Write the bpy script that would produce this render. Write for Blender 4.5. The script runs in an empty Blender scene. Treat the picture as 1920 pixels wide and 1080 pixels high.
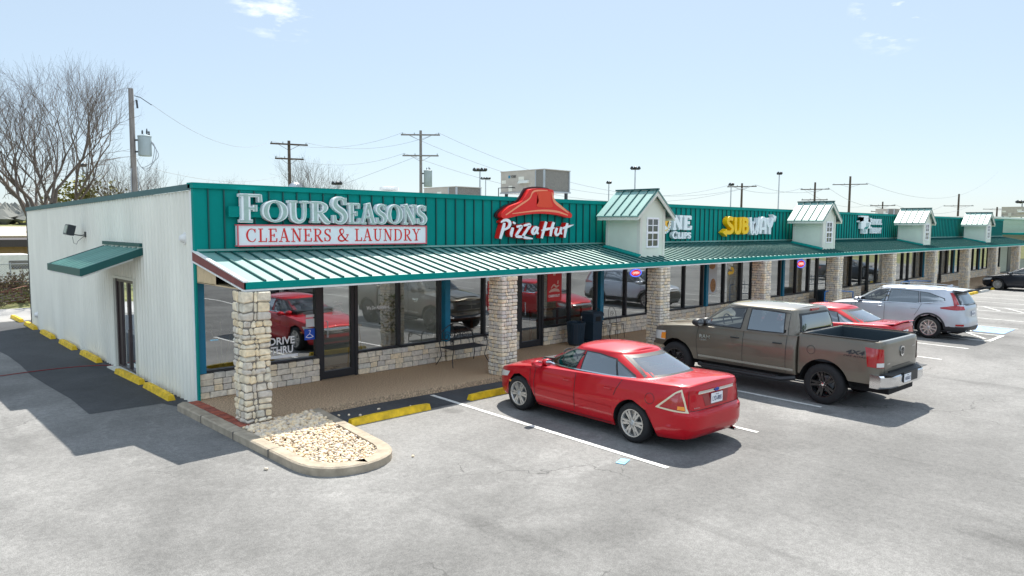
import bpy, bmesh, math, random
from mathutils import Vector, Matrix
S = bpy.context.scene
COL = S.collection
rad = math.radians
random.seed(7)

# ------------------------------------------------------------------ camera
cam = bpy.data.objects.new("camera", bpy.data.cameras.new("camera"))
COL.objects.link(cam)
cam.data.sensor_width = 36
cam.data.lens = 36 * 1353.64 / 1920
cam.data.clip_end = 4000
cam.data.clip_start = 0.05
cr = Vector((0.72111892, -0.6927816, 0.00641602))
cu = Vector((0.05418083, 0.06562467, 0.99637234))
cf = Vector((0.69068947, 0.71815532, -0.08485867))
m = Matrix((cr, cu, -cf)).transposed().to_4x4()
m.translation = Vector((-5.188, -14.155, 3.402))
cam.matrix_world = m
S.camera = cam

# ------------------------------------------------------------------ sun, sky, exposure
SUNV = Vector((0.472, 0.326, 0.819)).normalized()
sun = bpy.data.objects.new("sun", bpy.data.lights.new("sun", 'SUN'))
COL.objects.link(sun)
sun.data.energy = 4.6
sun.data.angle = rad(0.53)
sun.data.color = (1.0, 0.95, 0.87)
sun.rotation_euler = SUNV.to_track_quat('Z', 'Y').to_euler()
W = bpy.data.worlds.new("World"); S.world = W; W.use_nodes = True
nt = W.node_tree; nt.nodes.clear()
sky = nt.nodes.new('ShaderNodeTexSky'); sky.sky_type = 'NISHITA'; sky.sun_disc = False
sky.sun_elevation = math.asin(SUNV.z); sky.sun_rotation = math.atan2(SUNV.x, SUNV.y)
sky.air_density = 1.0; sky.dust_density = 0.6; sky.ozone_density = 2.0; sky.altitude = 200
bg = nt.nodes.new('ShaderNodeBackground'); bg.inputs[1].default_value = 0.15
wo = nt.nodes.new('ShaderNodeOutputWorld')
tc = nt.nodes.new('ShaderNodeTexCoord')
mp = nt.nodes.new('ShaderNodeMapping'); mp.inputs['Scale'].default_value = (3.0, 3.0, 9.0)
nz = nt.nodes.new('ShaderNodeTexNoise'); nz.inputs['Scale'].default_value = 4.5; nz.inputs['Detail'].default_value = 9; nz.inputs['Roughness'].default_value = 0.62
nt.links.new(tc.outputs['Generated'], mp.inputs[0]); nt.links.new(mp.outputs[0], nz.inputs[0])
def wnode(t, op=None, **k):
    n = nt.nodes.new(t)
    if op: n.operation = op
    return n
masks = []
for d, r in (((0.425, 0.86, 0.284), 0.9978), ((0.915, 0.318, 0.250), 0.9988)):
    dp = wnode('ShaderNodeVectorMath', 'DOT_PRODUCT'); dp.inputs[1].default_value = Vector(d).normalized()
    nm = wnode('ShaderNodeVectorMath', 'NORMALIZE'); nt.links.new(tc.outputs['Generated'], nm.inputs[0]); nt.links.new(nm.outputs[0], dp.inputs[0])
    mr = nt.nodes.new('ShaderNodeMapRange'); mr.inputs[1].default_value = r; mr.inputs[2].default_value = 1 - (1 - r) * 0.3
    nt.links.new(dp.outputs['Value'], mr.inputs[0]); masks.append(mr.outputs[0])
acc = masks[0]
for k in masks[1:]:
    a = wnode('ShaderNodeMath', 'MAXIMUM'); nt.links.new(acc, a.inputs[0]); nt.links.new(k, a.inputs[1]); acc = a.outputs[0]
th = nt.nodes.new('ShaderNodeMapRange'); th.inputs[1].default_value = 0.52; th.inputs[2].default_value = 0.72
nt.links.new(nz.outputs[0], th.inputs[0])
mu = wnode('ShaderNodeMath', 'MULTIPLY'); nt.links.new(th.outputs[0], mu.inputs[0]); nt.links.new(acc, mu.inputs[1])
mu2 = wnode('ShaderNodeMath', 'MULTIPLY'); mu2.inputs[1].default_value = 0.9; nt.links.new(mu.outputs[0], mu2.inputs[0])
mx = nt.nodes.new('ShaderNodeMixRGB'); mx.inputs[2].default_value = (4.9, 5.0, 5.1, 1)
hz_ = nt.nodes.new('ShaderNodeMixRGB'); hz_.inputs[0].default_value = 0.80; hz_.inputs[2].default_value = (1.95, 2.34, 2.68, 1)   # thin even veil of high haze over the clear sky
nt.links.new(sky.outputs[0], hz_.inputs[1])
nt.links.new(mu2.outputs[0], mx.inputs[0]); nt.links.new(hz_.outputs[0], mx.inputs[1]); # unseen bright cloud bank added opposite the sun, behind the camera, as fill light
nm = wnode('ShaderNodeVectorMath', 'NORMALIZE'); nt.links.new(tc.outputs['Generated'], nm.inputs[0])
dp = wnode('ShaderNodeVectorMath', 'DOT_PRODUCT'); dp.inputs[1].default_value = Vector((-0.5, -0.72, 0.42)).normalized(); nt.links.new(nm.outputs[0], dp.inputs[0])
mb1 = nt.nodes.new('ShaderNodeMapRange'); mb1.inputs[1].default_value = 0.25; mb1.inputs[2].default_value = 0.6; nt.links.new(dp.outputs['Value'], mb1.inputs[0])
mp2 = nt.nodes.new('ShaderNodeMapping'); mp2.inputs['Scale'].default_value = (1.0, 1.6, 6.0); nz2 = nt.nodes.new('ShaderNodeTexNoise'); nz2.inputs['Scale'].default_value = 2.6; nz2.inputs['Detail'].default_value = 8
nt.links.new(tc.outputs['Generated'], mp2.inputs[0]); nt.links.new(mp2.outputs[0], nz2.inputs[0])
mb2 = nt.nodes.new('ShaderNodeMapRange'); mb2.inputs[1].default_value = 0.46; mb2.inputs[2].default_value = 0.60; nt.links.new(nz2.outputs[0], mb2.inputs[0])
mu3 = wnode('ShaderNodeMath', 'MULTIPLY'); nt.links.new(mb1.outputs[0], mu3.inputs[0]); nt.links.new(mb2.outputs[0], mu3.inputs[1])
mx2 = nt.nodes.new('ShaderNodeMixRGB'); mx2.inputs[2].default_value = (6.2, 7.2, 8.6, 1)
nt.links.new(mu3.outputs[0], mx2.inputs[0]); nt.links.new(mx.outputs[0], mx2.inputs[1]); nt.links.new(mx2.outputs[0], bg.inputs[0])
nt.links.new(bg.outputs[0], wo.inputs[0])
S.view_settings.view_transform = 'Standard'; S.view_settings.look = 'None'
S.view_settings.exposure = 0.9; S.view_settings.gamma = 1
S.render.engine = 'CYCLES'
S.cycles.max_bounces = 6; S.cycles.transparent_max_bounces = 8

# ------------------------------------------------------------------ materials
MATS = {}
def mat(name, col, rough=0.6, metal=0.0, spec=0.5, coat=0.0, var=0.0, vscale=3.0, bump=0.0, bscale=40.0, island=0.0, streak=None):
    if name in MATS: return MATS[name]
    m = bpy.data.materials.new(name); m.use_nodes = True; t = m.node_tree; b = t.nodes['Principled BSDF']
    b.inputs['Base Color'].default_value = (*col, 1); b.inputs['Roughness'].default_value = rough
    b.inputs['Metallic'].default_value = metal; b.inputs['Specular IOR Level'].default_value = spec
    b.inputs['Coat Weight'].default_value = coat; b.inputs['Coat Roughness'].default_value = 0.03
    co = t.nodes.new('ShaderNodeTexCoord'); cur = None
    if var > 0 or island > 0:
        cur = t.nodes.new('ShaderNodeRGB'); cur.outputs[0].default_value = (*col, 1); cur = cur.outputs[0]
    if island > 0:
        g = t.nodes.new('ShaderNodeNewGeometry'); h = t.nodes.new('ShaderNodeValToRGB')
        e = h.color_ramp.elements; e[0].color = (1 - island, 1 - island, 1 - island * 0.8, 1); e[1].color = (1.22, 1.15, 1.02, 1)
        e2 = e.new(0.35); e2.color = (1.0, 0.97, 0.93, 1); e3 = e.new(0.72); e3.color = (1.1, 0.98, 0.78, 1); e4 = e.new(0.86); e4.color = (0.82, 0.84, 0.86, 1)
        t.links.new(g.outputs['Random Per Island'], h.inputs[0])
        mm = t.nodes.new('ShaderNodeMixRGB'); mm.blend_type = 'MULTIPLY'; mm.inputs[0].default_value = 1
        t.links.new(cur, mm.inputs[1]); t.links.new(h.outputs[0], mm.inputs[2]); cur = mm.outputs[0]
    if var > 0:
        n = t.nodes.new('ShaderNodeTexNoise'); n.inputs['Scale'].default_value = vscale; n.inputs['Detail'].default_value = 6
        src = co.outputs['Object']
        if streak:
            q = t.nodes.new('ShaderNodeMapping'); q.inputs['Scale'].default_value = streak; t.links.new(src, q.inputs[0]); src = q.outputs[0]
        t.links.new(src, n.inputs[0])
        r = t.nodes.new('ShaderNodeMapRange'); r.inputs[1].default_value = 0.3; r.inputs[2].default_value = 0.7
        r.inputs[3].default_value = 1 - var; r.inputs[4].default_value = 1 + var * 0.6
        t.links.new(n.outputs[0], r.inputs[0])
        mm = t.nodes.new('ShaderNodeVectorMath'); mm.operation = 'SCALE'
        t.links.new(cur, mm.inputs[0]); t.links.new(r.outputs[0], mm.inputs['Scale']); cur = mm.outputs[0]
    if cur is not None: t.links.new(cur, b.inputs['Base Color'])
    if bump > 0:
        n = t.nodes.new('ShaderNodeTexNoise'); n.inputs['Scale'].default_value = bscale; n.inputs['Detail'].default_value = 4
        t.links.new(co.outputs['Object'], n.inputs[0])
        bu = t.nodes.new('ShaderNodeBump'); bu.inputs['Strength'].default_value = bump; bu.inputs['Distance'].default_value = 0.02
        t.links.new(n.outputs[0], bu.inputs['Height']); t.links.new(bu.outputs[0], b.inputs['Normal'])
    MATS[name] = m
    return m
def emit(name, col, k):
    if name in MATS: return MATS[name]
    m = mat(name, col); b = m.node_tree.nodes['Principled BSDF']
    b.inputs['Emission Color'].default_value = (*col, 1); b.inputs['Emission Strength'].default_value = k
    return m
def glassmat(name, tint, refl, base=0.22, rough=0.01):
    m = bpy.data.materials.new(name); m.use_nodes = True; t = m.node_tree; t.nodes.clear()
    o = t.nodes.new('ShaderNodeOutputMaterial'); mix = t.nodes.new('ShaderNodeMixShader')
    tr = t.nodes.new('ShaderNodeBsdfTransparent'); tr.inputs[0].default_value = (*tint, 1)
    gl = t.nodes.new('ShaderNodeBsdfGlossy'); gl.inputs['Color'].default_value = (*refl, 1); gl.inputs['Roughness'].default_value = rough
    lw = t.nodes.new('ShaderNodeFresnel'); lw.inputs[0].default_value = 1.5
    a = t.nodes.new('ShaderNodeMath'); a.operation = 'ADD'; a.inputs[1].default_value = base; a.use_clamp = True
    co = t.nodes.new('ShaderNodeTexCoord'); n = t.nodes.new('ShaderNodeTexNoise'); n.inputs['Scale'].default_value = 0.9; n.inputs['Detail'].default_value = 1
    bu = t.nodes.new('ShaderNodeBump'); bu.inputs['Strength'].default_value = 0.03; bu.inputs['Distance'].default_value = 0.05
    t.links.new(co.outputs['Object'], n.inputs[0]); t.links.new(n.outputs[0], bu.inputs['Height']); t.links.new(bu.outputs[0], gl.inputs['Normal'])
    t.links.new(lw.outputs[0], a.inputs[0]); t.links.new(a.outputs[0], mix.inputs[0])
    t.links.new(tr.outputs[0], mix.inputs[1]); t.links.new(gl.outputs[0], mix.inputs[2]); t.links.new(mix.outputs[0], o.inputs[0])
    MATS[name] = m; return m

TEAL = (0.0, 0.245, 0.215)
M_teal = mat('teal_paint', TEAL, 0.6, spec=0.12, var=0.12, vscale=1.2)
M_tealfar = M_teal
M_roofmetal = mat('green_roof_metal', (0.20, 0.38, 0.34), 0.5, spec=0.4, var=0.14, vscale=1.5, coat=0.6)
M_roofmetal.node_tree.nodes['Principled BSDF'].inputs['Coat Roughness'].default_value = 0.42
M_roofmetal.node_tree.nodes['Principled BSDF'].inputs['Coat IOR'].default_value = 1.6
M_seam = mat('green_seam_shade', (0.0, 0.075, 0.07), 0.5, var=0.1)  # darker than the roof paint: shade on the seams put into the colour
M_aqua = mat('aqua_trim', (0.0, 0.19, 0.33), 0.5, var=0.1)
M_white = mat('white_paint', (0.78, 0.78, 0.76), 0.5, var=0.08, vscale=6)
M_cream = mat('cream_metal_siding', (0.80, 0.79, 0.70), 0.5, var=0.09, vscale=1.4, streak=(1, 1, 0.25))
M_dormer = mat('dormer_siding', (0.70, 0.74, 0.63), 0.6, var=0.07, vscale=2)
M_trim = mat('cream_trim', (0.68, 0.68, 0.60), 0.5)
M_brown = mat('red_brown_fascia', (0.20, 0.05, 0.045), 0.6, var=0.2, vscale=4)
M_wood = mat('pale_plywood', (0.62, 0.47, 0.28), 0.7, var=0.15, vscale=8)
M_black = mat('black_aluminium', (0.018, 0.02, 0.024), 0.4)
M_bronze = mat('dark_bronze', (0.05, 0.035, 0.035), 0.4)
M_stone = mat('limestone_block', (0.76, 0.70, 0.60), 0.85, var=0.22, vscale=14, bump=0.5, bscale=30, island=0.2)
M_stone2 = mat('cream_rubble_stone', (0.76, 0.69, 0.56), 0.85, var=0.25, vscale=12, bump=0.6, bscale=25, island=0.28)
M_mortar = mat('mortar', (0.20, 0.18, 0.155), 0.95, var=0.2, vscale=20, bump=0.4)
M_roof = mat('flat_roof_membrane', (0.45, 0.45, 0.43), 0.8, var=0.15)
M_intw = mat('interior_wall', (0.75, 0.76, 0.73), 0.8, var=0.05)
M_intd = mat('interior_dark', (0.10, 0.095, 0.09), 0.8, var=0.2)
M_yellow = mat('yellow_kerb_paint', (0.78, 0.50, 0.012), 0.6, var=0.35, vscale=7, bump=0.3, bscale=30)
M_greyconc = mat('pale_concrete', (0.50, 0.49, 0.45), 0.85, var=0.2, vscale=8, bump=0.3)
M_kerb = mat('tan_kerb_concrete', (0.38, 0.32, 0.24), 0.9, var=0.3, vscale=5, bump=0.5, bscale=35)
M_brick = mat('red_brick_paver', (0.36, 0.10, 0.065), 0.85, var=0.35, vscale=9, bump=0.3, island=0.35)
M_rock = mat('river_rock', (0.78, 0.67, 0.52), 0.8, var=0.2, vscale=9, island=0.35)
M_poleW = mat('weathered_pole_wood', (0.24, 0.22, 0.21), 0.9, var=0.3, vscale=3, bump=0.4, streak=(8, 8, 0.6))
M_poleD = mat('dark_pole_wood', (0.10, 0.075, 0.06), 0.9, var=0.3, vscale=3)
M_steel = mat('galvanised_steel', (0.42, 0.45, 0.48), 0.4, metal=0.6, var=0.1)
M_grey = mat('grey_enamel', (0.33, 0.40, 0.43), 0.4, var=0.08)
M_darkm = mat('dark_metal', (0.025, 0.03, 0.035), 0.45)
M_wire = mat('power_cable', (0.30, 0.33, 0.37), 0.6)
M_hvac = mat('beige_hvac_panel', (0.42, 0.39, 0.34), 0.5, var=0.1, vscale=4)
M_coil = mat('condenser_coil', (0.20, 0.19, 0.17), 0.7, var=0.5, vscale=40, bump=0.6, bscale=60)
M_bark = mat('bare_bark', (0.13, 0.105, 0.09), 0.9, var=0.35, vscale=4)
M_iron = mat('wrought_iron', (0.03, 0.028, 0.03), 0.5)
M_navy = mat('navy_plastic', (0.012, 0.035, 0.06), 0.45, var=0.1)
M_blue = mat('blue_handrail_paint', (0.01, 0.17, 0.50), 0.45)
M_red = mat('sign_red', (0.75, 0.015, 0.012), 0.35)
M_sgrey = mat('channel_letter_face', (0.40, 0.52, 0.47), 0.4, var=0.25, vscale=5)
M_subY = mat('sign_yellow', (0.95, 0.55, 0.0), 0.35)
M_plasticwhite = mat('sign_white', (0.85, 0.86, 0.88), 0.35)
M_gold = mat('badge_gold', (0.85, 0.42, 0.03), 0.4)
M_rubber = mat('tyre_rubber', (0.012, 0.012, 0.013), 0.8, bump=0.3, bscale=60)
M_rim = mat('alloy_wheel', (0.55, 0.54, 0.52), 0.32, metal=0.8)
M_rimdark = mat('black_wheel', (0.012, 0.012, 0.014), 0.22, metal=0.3, coat=0.6)
M_chrome = mat('chrome', (0.75, 0.76, 0.78), 0.12, metal=1.0)
M_under = mat('underbody', (0.008, 0.008, 0.009), 0.8)
M_carglass = mat('car_glass', (0.012, 0.025, 0.035), 0.03, spec=1.0, coat=1.0)
M_carglass2 = mat('car_rear_glass', (0.16, 0.19, 0.2), 0.06, spec=1.0, coat=1.0)
M_tail = mat('tail_lamp_red', (0.36, 0.0, 0.004), 0.12, coat=1.0)
M_amber = mat('amber_lens', (0.85, 0.28, 0.02), 0.2, coat=1.0)
M_lens = mat('clear_lens', (0.62, 0.62, 0.60), 0.12, coat=1.0)
M_creamlens = mat('cream_lamp_surround', (0.68, 0.60, 0.42), 0.2, coat=0.6)
M_plate = mat('plate_white', (0.75, 0.76, 0.78), 0.4)
M_blacktrim = mat('black_trim', (0.02, 0.021, 0.023), 0.5)
M_cg_tint = glassmat('tinted_car_glass', (0.16, 0.19, 0.21), (0.9, 0.96, 1), 0.26)
M_cg_rear = glassmat('rear_car_glass', (0.6, 0.64, 0.64), (1, 1, 1), 0.42)
M_cg_clear = glassmat('clear_car_glass', (0.70, 0.76, 0.76), (1, 1, 1), 0.08)
M_fglass = glassmat('storefront_glass', (0.52, 0.55, 0.55), (0.95, 0.98, 1.0), 0.30)
M_leaf = mat('green_leaf', (0.05, 0.12, 0.025), 0.5, var=0.3)
M_dryleaf = mat('dry_shrub', (0.17, 0.13, 0.06), 0.8, var=0.4, vscale=2)

def asphalt(name, base, shade=1.0):
    m = bpy.data.materials.new(name); m.use_nodes = True; t = m.node_tree; b = t.nodes['Principled BSDF']
    L = t.links.new; co = t.nodes.new('ShaderNodeTexCoord').outputs['Object']
    def noise(sc, det=6, rough=0.55, src=co, dist=0):
        n = t.nodes.new('ShaderNodeTexNoise'); n.inputs['Scale'].default_value = sc; n.inputs['Detail'].default_value = det
        n.inputs['Roughness'].default_value = rough; n.inputs['Distortion'].default_value = dist; L(src, n.inputs[0]); return n.outputs[0]
    def mr(v, a, b_, c, d):
        r = t.nodes.new('ShaderNodeMapRange'); r.interpolation_type = 'SMOOTHSTEP'
        for i, q in enumerate((a, b_, c, d)): r.inputs[i + 1].default_value = q
        L(v, r.inputs[0]); return r.outputs[0]
    def mul(a, b_):
        n = t.nodes.new('ShaderNodeMath'); n.operation = 'MULTIPLY'; L(a, n.inputs[0])
        if isinstance(b_, float): n.inputs[1].default_value = b_
        else: L(b_, n.inputs[1])
        return n.outputs[0]
    v = mul(mr(noise(0.16, 4, 0.6, dist=0.6), 0.35, 0.65, 0.70, 1.18), mr(noise(0.9, 7, 0.65, dist=0.4), 0.3, 0.7, 0.89, 1.09))
    v = mul(v, mr(noise(14, 3), 0.3, 0.7, 0.88, 1.10)); v = mul(v, mr(noise(95, 2), 0.33, 0.67, 0.76, 1.22))
    # oil and tyre dirt, long and dark
    mp1 = t.nodes.new('ShaderNodeMapping'); mp1.inputs['Scale'].default_value = (0.9, 0.16, 1); mp1.inputs['Rotation'].default_value = (0, 0, rad(70)); L(co, mp1.inputs[0])
    v = mul(v, mr(noise(1.1, 6, 0.6, mp1.outputs[0], 0.5), 0.56, 0.72, 1.0, 0.72))
    # oil drips
    vs = t.nodes.new('ShaderNodeTexVoronoi'); vs.inputs['Scale'].default_value = 0.55; L(co, vs.inputs['Vector'])
    dd_ = mr(vs.outputs['Distance'], 0.05, 0.16, 0.0, 1.0); sp = t.nodes.new('ShaderNodeSeparateColor'); L(vs.outputs['Color'], sp.inputs[0]); ge = mr(sp.outputs[0], 0.55, 0.6, 1.0, 0.0)
    mxx = t.nodes.new('ShaderNodeMath'); mxx.operation = 'MAXIMUM'; L(dd_, mxx.inputs[0]); L(ge, mxx.inputs[1]); v = mul(v, mr(mxx.outputs[0], 0.0, 1.0, 0.72, 1.0))
    # cracks
    vo = t.nodes.new('ShaderNodeTexVoronoi'); vo.feature = 'DISTANCE_TO_EDGE'; vo.inputs['Scale'].default_value = 0.22
    wn = t.nodes.new('ShaderNodeTexNoise'); wn.inputs['Scale'].default_value = 1.3; wn.inputs['Detail'].default_value = 8; L(co, wn.inputs[0])
    va = t.nodes.new('ShaderNodeVectorMath'); va.operation = 'MULTIPLY_ADD'; va.inputs[1].default_value = (1.6, 1.6, 0); L(wn.outputs['Color'], va.inputs[0]); L(co, va.inputs[2]); L(va.outputs[0], vo.inputs[0])
    ck = mr(vo.outputs['Distance'], 0.0, 0.0045, 0.45, 1.0)
    ms = mr(noise(0.35, 2), 0.5, 0.6, 0.0, 1.0)
    mm = t.nodes.new('ShaderNodeMix'); mm.data_type = 'FLOAT'; L(ms, mm.inputs[0]); mm.inputs[2].default_value = 1.0; L(ck, mm.inputs[3])
    v = mul(v, mm.outputs[0])
    # pale swept tyre arcs round the island nose
    sx = t.nodes.new('ShaderNodeVectorMath'); sx.operation = 'DISTANCE'; L(co, sx.inputs[0]); sx.inputs[1].default_value = (3.2, -2.2, 0)
    wv = mr(noise(3.5, 3), 0.3, 0.7, -0.15, 0.15)
    ad = t.nodes.new('ShaderNodeMath'); ad.operation = 'ADD'; L(sx.outputs['Value'], ad.inputs[0]); L(wv, ad.inputs[1])
    for r0, w_, k in ((4.55, 0.09, 1.16), (5.3, 0.16, 1.14), (6.6, 0.25, 1.1), (7.7, 0.5, 1.12)):
        sb = t.nodes.new('ShaderNodeMath'); sb.operation = 'SUBTRACT'; sb.inputs[1].default_value = r0; L(ad.outputs[0], sb.inputs[0])
        ab = t.nodes.new('ShaderNodeMath'); ab.operation = 'ABSOLUTE'; L(sb.outputs[0], ab.inputs[0])
        v = mul(v, mr(ab.outputs[0], 0.0, w_, k, 1.0))
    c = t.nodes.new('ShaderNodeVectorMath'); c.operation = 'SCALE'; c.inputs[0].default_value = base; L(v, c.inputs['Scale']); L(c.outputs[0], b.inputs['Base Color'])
    b.inputs['Roughness'].default_value = 0.85
    bu = t.nodes.new('ShaderNodeBump'); bu.inputs['Strength'].default_value = 0.5; bu.inputs['Distance'].default_value = 0.012
    L(noise(70, 3), bu.inputs['Height']); L(bu.outputs[0], b.inputs['Normal'])
    return m
M_asph = asphalt('worn_asphalt', (0.180, 0.177, 0.170))
M_asph2 = asphalt('sealed_and_shade_asphalt', (0.050, 0.053, 0.058))
M_road = mat('pale_road', (0.30, 0.295, 0.285), 0.9, var=0.12, vscale=0.6)
M_walk = mat('pebble_aggregate', (0.54, 0.385, 0.245), 0.9, var=0.7, vscale=34, bump=0.6, bscale=80)
M_line = mat('worn_line_paint', (0.66, 0.66, 0.63), 0.7, var=0.3, vscale=9)
M_bluepad = mat('blue_line_paint', (0.24, 0.40, 0.70), 0.7, var=0.3, vscale=6)

# ------------------------------------------------------------------ mesh helpers
class MB:
    def __init__(s): s.v = []; s.f = []; s.mi = []; s.cur = 0
    def q(s, *idx): s.f.append(tuple(idx)); s.mi.append(s.cur)
    def add(s, vs):
        n = len(s.v); s.v.extend([tuple(p) for p in vs]); return n
    def face(s, pts):
        n = s.add(pts); s.q(*range(n, n + len(pts))); return s
    def box(s, x0, x1, y0, y1, z0, z1, M=None):
        vs = [Vector((x, y, z)) for z in (z0, z1) for y in (y0, y1) for x in (x0, x1)]
        if M is not None: vs = [M @ p for p in vs]
        n = s.add(vs)
        for a in ((0, 2, 3, 1), (4, 5, 7, 6), (0, 1, 5, 4), (2, 6, 7, 3), (0, 4, 6, 2), (1, 3, 7, 5)): s.q(*[n + i for i in a])
        return s
    def hexa(s, vs):   # 8 corners in box order
        n = s.add(vs)
        for a in ((0, 2, 3, 1), (4, 5, 7, 6), (0, 1, 5, 4), (2, 6, 7, 3), (0, 4, 6, 2), (1, 3, 7, 5)): s.q(*[n + i for i in a])
        return s
    def stone(s, x0, x1, y0, y1, z0, z1, c=0.012, j=0.006, rnd=random):   # chamfered, jittered block
        cx, cy, cz = (x0 + x1) / 2, (y0 + y1) / 2, (z0 + z1) / 2
        hx, hy, hz = (x1 - x0) / 2, (y1 - y0) / 2, (z1 - z0) / 2
        c = min(c, hx * .6, hy * .6, hz * .6); idx = {}
        for sx in (-1, 1):
            for sy in (-1, 1):
                for sz in (-1, 1):
                    J = [rnd.uniform(-j, j) for _ in range(3)]
                    for a in range(3):
                        p = [sx * (hx - c), sy * (hy - c), sz * (hz - c)]; p[a] = (sx * hx, sy * hy, sz * hz)[a]
                        idx[(sx, sy, sz, a)] = s.add([(cx + p[0] + J[0], cy + p[1] + J[1], cz + p[2] + J[2])])
        I = idx
        for g in (-1, 1):
            s.q(*[I[(g, a, b, 0)] for a, b in ((-1, -1), (1, -1), (1, 1), (-1, 1))])
            s.q(*[I[(a, g, b, 1)] for a, b in ((-1, -1), (1, -1), (1, 1), (-1, 1))])
            s.q(*[I[(a, b, g, 2)] for a, b in ((-1, -1), (1, -1), (1, 1), (-1, 1))])
        for a in (-1, 1):
            for b in (-1, 1):
                s.q(I[(a, b, -1, 0)], I[(a, b, 1, 0)], I[(a, b, 1, 1)], I[(a, b, -1, 1)])
                s.q(I[(a, -1, b, 0)], I[(a, 1, b, 0)], I[(a, 1, b, 2)], I[(a, -1, b, 2)])
                s.q(I[(-1, a, b, 1)], I[(1, a, b, 1)], I[(1, a, b, 2)], I[(-1, a, b, 2)])
                for c_ in (-1, 1): s.q(I[(a, b, c_, 0)], I[(a, b, c_, 1)], I[(a, b, c_, 2)])
        return s
    def tube(s, pts, r, n=8, cap=True):
        pts = [Vector(p) for p in pts]
        rs = r if isinstance(r, (list, tuple)) else [r] * len(pts)
        rings = []; up = Vector((0, 0, 1)); prev = None
        for i, p in enumerate(pts):
            d = (pts[min(i + 1, len(pts) - 1)] - pts[max(i - 1, 0)])
            if d.length < 1e-9: d = Vector((0, 0, 1))
            d.normalize()
            if prev is None:
                a = d.cross(up)
                if a.length < 1e-3: a = d.cross(Vector((1, 0, 0)))
            else:
                a = prev - d * prev.dot(d)
                if a.length < 1e-6: a = d.cross(up)
            a.normalize(); prev = a; b = d.cross(a)
            rings.append(s.add([p + a * (rs[i] * math.cos(2 * math.pi * k / n)) + b * (rs[i] * math.sin(2 * math.pi * k / n)) for k in range(n)]))
        for i in range(len(rings) - 1):
            for k in range(n):
                k2 = (k + 1) % n; s.q(rings[i] + k, rings[i] + k2, rings[i + 1] + k2, rings[i + 1] + k)
        if cap and n > 2:
            s.q(*[rings[0] + k for k in range(n)][::-1]); s.q(*[rings[-1] + k for k in range(n)])
        return s
    def lathe(s, prof, n=20, M=None, cap=False):   # prof [(r,z)] about z
        M = M or Matrix()
        rings = [s.add([M @ Vector((r * math.cos(2 * math.pi * k / n), r * math.sin(2 * math.pi * k / n), z)) for k in range(n)]) for r, z in prof]
        for i in range(len(rings) - 1):
            for k in range(n):
                k2 = (k + 1) % n; s.q(rings[i] + k, rings[i] + k2, rings[i + 1] + k2, rings[i + 1] + k)
        if cap: s.q(*[rings[0] + k for k in range(n)][::-1]); s.q(*[rings[-1] + k for k in range(n)])
        return s
    def grid(s, rows, close=False):
        n = len(rows[0]); st = [s.add(r) for r in rows]
        for i in range(len(rows) - 1):
            for k in range(n if close else n - 1):
                k2 = (k + 1) % n; s.q(st[i] + k, st[i] + k2, st[i + 1] + k2, st[i + 1] + k)
        return s
    def poly(s, pts2, fn, d, side=True):   # extruded polygon: fn(x, z, depth) -> point
        n = len(pts2); a = s.add([fn(x, z, d) for x, z in pts2]); b = s.add([fn(x, z, 0) for x, z in pts2])
        s.q(*range(a, a + n)); s.q(*range(b, b + n))
        for k in range(n):
            k2 = (k + 1) % n; s.q(a + k, a + k2, b + k2, b + k)
        return s
    def build(s, name, mats, parent=None, smooth=False, loc=None, angle=40):
        me = bpy.data.meshes.new(name); me.from_pydata([tuple(p) for p in s.v], [], s.f)
        if not isinstance(mats, (list, tuple)): mats = [mats]
        for k in mats: me.materials.append(k)
        if any(s.mi): me.polygons.foreach_set('material_index', s.mi)
        bm = bmesh.new(); bm.from_mesh(me)
        if smooth: bmesh.ops.remove_doubles(bm, verts=bm.verts, dist=1e-5)
        bmesh.ops.recalc_face_normals(bm, faces=bm.faces); bm.to_mesh(me); bm.free()
        if smooth:
            me.polygons.foreach_set('use_smooth', [True] * len(me.polygons))
            if angle < 180: me.set_sharp_from_angle(angle=rad(angle))
        me.update()
        o = bpy.data.objects.new(name, me); COL.objects.link(o)
        if parent is not None: o.parent = parent
        if loc is not None: o.location = loc
        return o
def tag(o, label=None, cat=None, group=None, kind=None):
    if label: o['label'] = label
    if cat: o['category'] = cat
    if group: o['group'] = group
    if kind: o['kind'] = kind
    return o
def empty(name, loc=(0, 0, 0), rz=0, label=None, cat=None, group=None):
    o = bpy.data.objects.new(name, None); COL.objects.link(o); o.location = loc; o.rotation_euler = (0, 0, rz)
    return tag(o, label, cat, group)
def copy_tree(o, parent=None):
    c = o.copy(); COL.objects.link(c)
    if parent is not None: c.parent = parent
    for ch in list(o.children): copy_tree(ch, c)
    return c
def inst(o, parent, loc=None):
    c = o.copy(); COL.objects.link(c); c.parent = parent
    if loc is not None: c.location = loc
    for ch in list(o.children):
        d = ch.copy(); COL.objects.link(d); d.parent = c
    return c
def text_pts(body, bold=0.0, shear=0.0):
    cu_ = bpy.data.curves.new('t', 'FONT'); cu_.body = body; cu_.offset = bold; cu_.shear = shear; cu_.resolution_u = 3; cu_.space_line = 0.95
    o = bpy.data.objects.new('t', cu_); COL.objects.link(o)
    dg = bpy.context.evaluated_depsgraph_get(); me = bpy.data.meshes.new_from_object(o.evaluated_get(dg))
    bpy.data.objects.remove(o); return me
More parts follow.
